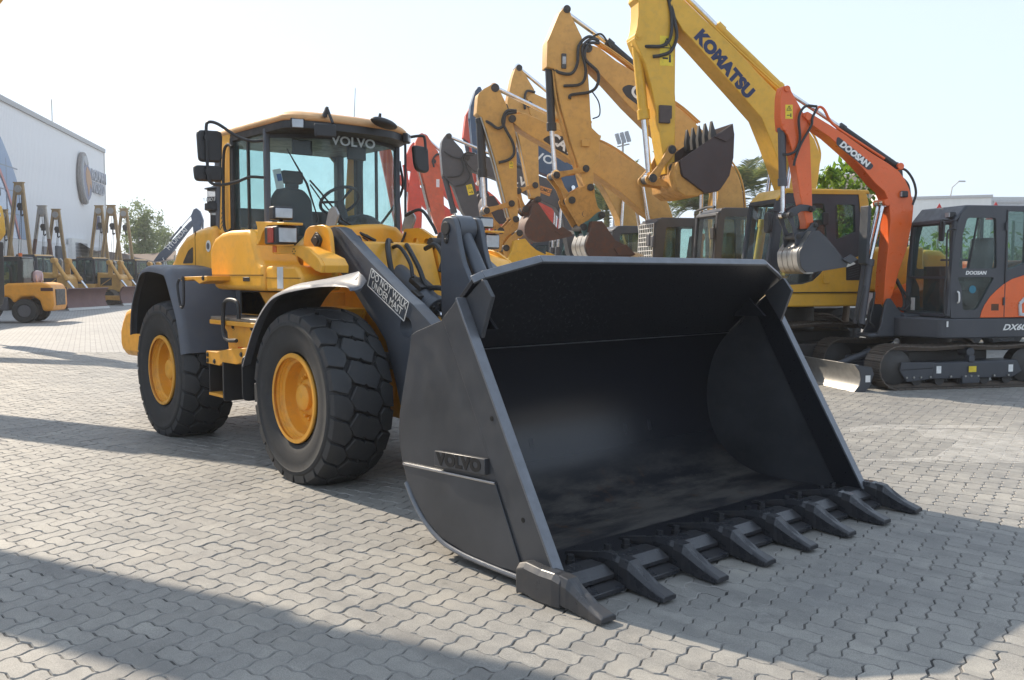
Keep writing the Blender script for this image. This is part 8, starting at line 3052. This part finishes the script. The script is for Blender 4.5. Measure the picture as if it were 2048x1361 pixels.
def far_block():
    """pale shed beyond the boundary on the right"""
    p = Vector(yard_spot(1975, 72))
    ang = math.atan2(RY, RX)
    rt = thing('industrial_shed', 'pale flat roofed industrial shed beyond the hedge at far right', 'building', tuple(p), ang - R(20))
    A_ = corrugated('shed_pale', (0.70, 0.70, 0.67), (0.78, 0.78, 0.75), 1)
    B_ = flat('shed_grey', (0.50, 0.52, 0.53), 0.6)
    m = MB()
    m.bx(-16, 0, 0, 14, 0, 7.7)
    m.obj('wall', A_, rt)
    m = MB()
    Q = Matrix.Rotation(R(20), 4, 'Z')
    m.bx(0.05, 18, 0.3, 14, 0, 7.75)
    m.xf(Q)
    m.obj('grey_wall', B_, rt)
    for i in range(14):
        m = MB()
        m.bx(0.3, 17.8, 0.22, 0.298, 3.4 + 0.3 * i, 3.4 + 0.3 * i + 0.16)
        m.xf(Q)
        m.obj('louvre', flat('louvre_grey', (0.45, 0.46, 0.47), 0.6), rt)
    m = MB()
    m.bx(-16.2, 0.1, -0.1, 0.1, 7.7, 7.9)
    m.obj('parapet', flat('parapet_grey', (0.5, 0.5, 0.5), 0.6), rt)
    for i in range(7):
        m = MB()
        m.bx(-15.5 + 2.2 * i, -14.3 + 2.2 * i, -0.05, 0.02, 2.2, 3.2)
        m.obj('window', flat('far_window', (0.06, 0.07, 0.09), 0.2), rt)


far_block()


def pole_lamp(x, d, h, label):
    rt = thing('floodlight_mast', label, 'floodlight', yard_spot(x, d), math.atan2(RY, RX))
    m = MB()
    m.cyl((0, 0, 0), (0, 0, h), 0.09, 0.06, n=10)
    m.tube([(-0.3, 0, h - 0.35), (0.35, 0, h - 0.2)], 0.035, 6)
    m.obj('pole', STEEL, rt)
    for i in range(3):
        m = MB()
        m.box((-0.28 + 0.26 * i, -0.15, h + 0.05 + 0.06 * i), (0.22, 0.14, 0.62), Matrix.Rotation(R(-14), 3, 'Y') @ Matrix.Rotation(R(-25), 3, 'X'))
        lm = m.obj('lamp_housing', flat('lamp_grey', (0.30, 0.31, 0.32), 0.5), rt, 0.02)
        m = MB()
        m.box((-0.28 + 0.26 * i, -0.235, h + 0.015 + 0.06 * i), (0.18, 0.01, 0.55), Matrix.Rotation(R(-14), 3, 'Y') @ Matrix.Rotation(R(-25), 3, 'X'))
        m.obj('lens', LENS, lm)


pole_lamp(1243, 50, 8.9, 'triple floodlight on a mast between the tan yellow booms')


def road_sign(x, d, h, label, inner):
    rt = thing('road_sign', label, 'road sign', yard_spot(x, d), math.atan2(RY, RX))
    m = MB()
    m.cyl((0, 0.02, 0), (0, 0.02, h), 0.03, n=8)
    m.obj('post', STEEL, rt)
    m = MB()
    m.prism([(-0.34, h - 0.55), (0.34, h - 0.55), (0, h + 0.05)], -0.012, 0.0)
    s = m.obj('sign_plate', flat('sign_red', (0.55, 0.04, 0.04), 0.5), rt)
    m = MB()
    m.prism([(-0.22, h - 0.48), (0.22, h - 0.48), (0, h - 0.10)], -0.018, -0.0125)
    m.obj('sign_face', inner, s)


road_sign(1872, 33, 4.2, 'red triangular road sign with white face above the small cab roof', WHITE)
road_sign(1984, 31, 4.1, 'red triangular road sign with blue face above the small cab rear window', flat('sign_blue', (0.06, 0.10, 0.45), 0.5))


def street_lamp():
    rt = thing('street_lamp', 'slender street lamp far off between the orange boom and the shed', 'street lamp', yard_spot(1893, 80), math.atan2(RY, RX))
    m = MB()
    m.tube([(0, 0, 0), (0, 0, 8.3), (0.15, 0, 9.2), (0.7, 0, 9.7)], [0.09, 0.06, 0.05, 0.04], 6)
    m.obj('pole', STEEL, rt)
    m = MB()
    m.box((0.95, 0, 9.72), (0.6, 0.2, 0.12))
    m.obj('lamp_head', flat('lamp_grey', (0.30, 0.31, 0.32), 0.5), rt, 0.03)


street_lamp()


def dump_truck():
    rt = thing('dump_truck', 'dark dump truck body showing between the yellow cab and the orange boom', 'truck', yard_spot(1716, 21.5), FRAMES['e1'][2])
    m = MB()
    m.prism([(0.55, 2.5), (0.20, 4.05), (0.05, 4.10), (-0.20, 4.05), (-0.55, 1.3), (0.0, 1.3)], -1.2, 1.2)
    b = m.obj('dump_body', BLK, rt, 0.03)
    m = MB()
    m.prism([(0.62, 2.6), (0.26, 4.10), (0.20, 4.10), (0.56, 2.6)], 1.0, 1.24)
    m.obj('body_rim', WHITE, b)
    m = MB()
    m.bx(-4.0, 1.9, -0.5, 0.5, 0.75, 1.15)
    m.obj('chassis', BLK, rt, 0.02)
    for x in (1.2, -2.0, -3.1):
        for s in (-1, 1):
            m = MB()
            m.lathe([(0.15, -0.14), (0.30, -0.15), (0.33, -0.18), (0.48, -0.17), (0.52, -0.12), (0.52, 0.12), (0.48, 0.17), (0.33, 0.18), (0.30, 0.15), (0.15, 0.14)], (x, s * 1.0, 0.52), 'y', 24)
            m.obj('wheel', RUBBER, rt)
    out = [(1.9, 1.0), (1.95, 1.8), (1.75, 2.75), (0.8, 2.8), (0.75, 1.0)]
    cab_box(rt, out, [rnd_poly([(1.75, 1.8), (1.62, 2.6), (0.95, 2.6), (0.95, 1.8)], 0.04)], -1.15, 1.15, WHITE, WHITE, ((1.98, 1.75), (1.80, 2.65)))
    m = MB()
    m.hose([(1.7, 1.2, 2.4), (1.85, 1.45, 2.6), (1.85, 1.45, 3.3), (1.7, 1.3, 3.55)], 0.02)
    m.obj('mirror_arm', BLK, rt)


dump_truck()


def chain_fence():
    rt = thing('chain_link_fence', 'chain link fence seen through the small cab windows', 'fence', yard_spot(1780, 21.5), math.atan2(RY, RX) + R(8))
    m = MB()
    n = 44
    H_ = 2.9
    for i in range(-24, 40):
        for s in (-1, 1):
            x0 = i * 0.13
            x1 = x0 + s * H_
            z0, z1 = 0.05, H_
            a, b = (x0, z0), (x1, z1)
            lo, hi = 0.0, 4.6
            if max(a[0], b[0]) < lo or min(a[0], b[0]) > hi:
                continue
            def cl(p, q):
                if p[0] < lo:
                    t = (lo - p[0]) / (q[0] - p[0])
                    return (lo, p[1] + (q[1] - p[1]) * t)
                if p[0] > hi:
                    t = (hi - p[0]) / (q[0] - p[0])
                    return (hi, p[1] + (q[1] - p[1]) * t)
                return p
            a2, b2 = cl(a, b), cl(b, a)
            m.tube([(a2[0], 0.004 * s, a2[1]), (b2[0], 0.004 * s, b2[1])], 0.004, 3)
    o = m.obj('mesh', flat('fence_wire', (0.22, 0.23, 0.22), 0.5, 0.5), rt, smooth=None)
    o['kind'] = 'stuff'
    for x in (0, 1.55, 3.1, 4.6):
        q = MB()
        q.cyl((x, 0.05, 0), (x, 0.05, 3.0), 0.035, n=8)
        q.obj('fence_post', flat('green_post', (0.03, 0.10, 0.07), 0.5), rt)


chain_fence()


# ------------------------------------------------------------------ dusty air
def build_haze():
    m = bpy.data.materials.new('dusty_air')
    m.use_nodes = True
    n = m.node_tree.nodes
    l = m.node_tree.links
    n.remove(n['Principled BSDF'])
    v = n.new('ShaderNodeVolumePrincipled')
    v.inputs['Color'].default_value = (0.97, 0.98, 1.0, 1)
    v.inputs['Density'].default_value = 0.0008
    v.inputs['Anisotropy'].default_value = 0.25
    l.new(v.outputs[0], n['Material Output'].inputs['Volume'])
    b = MB()
    c = W(0, 300)
    b.bx(c[0] - 1500, c[0] + 1500, c[1] - 1500, c[1] + 1500, -1.5, 17.5)
    o = b.obj('haze', m, smooth=None)
    o['kind'] = 'stuff'


build_haze()
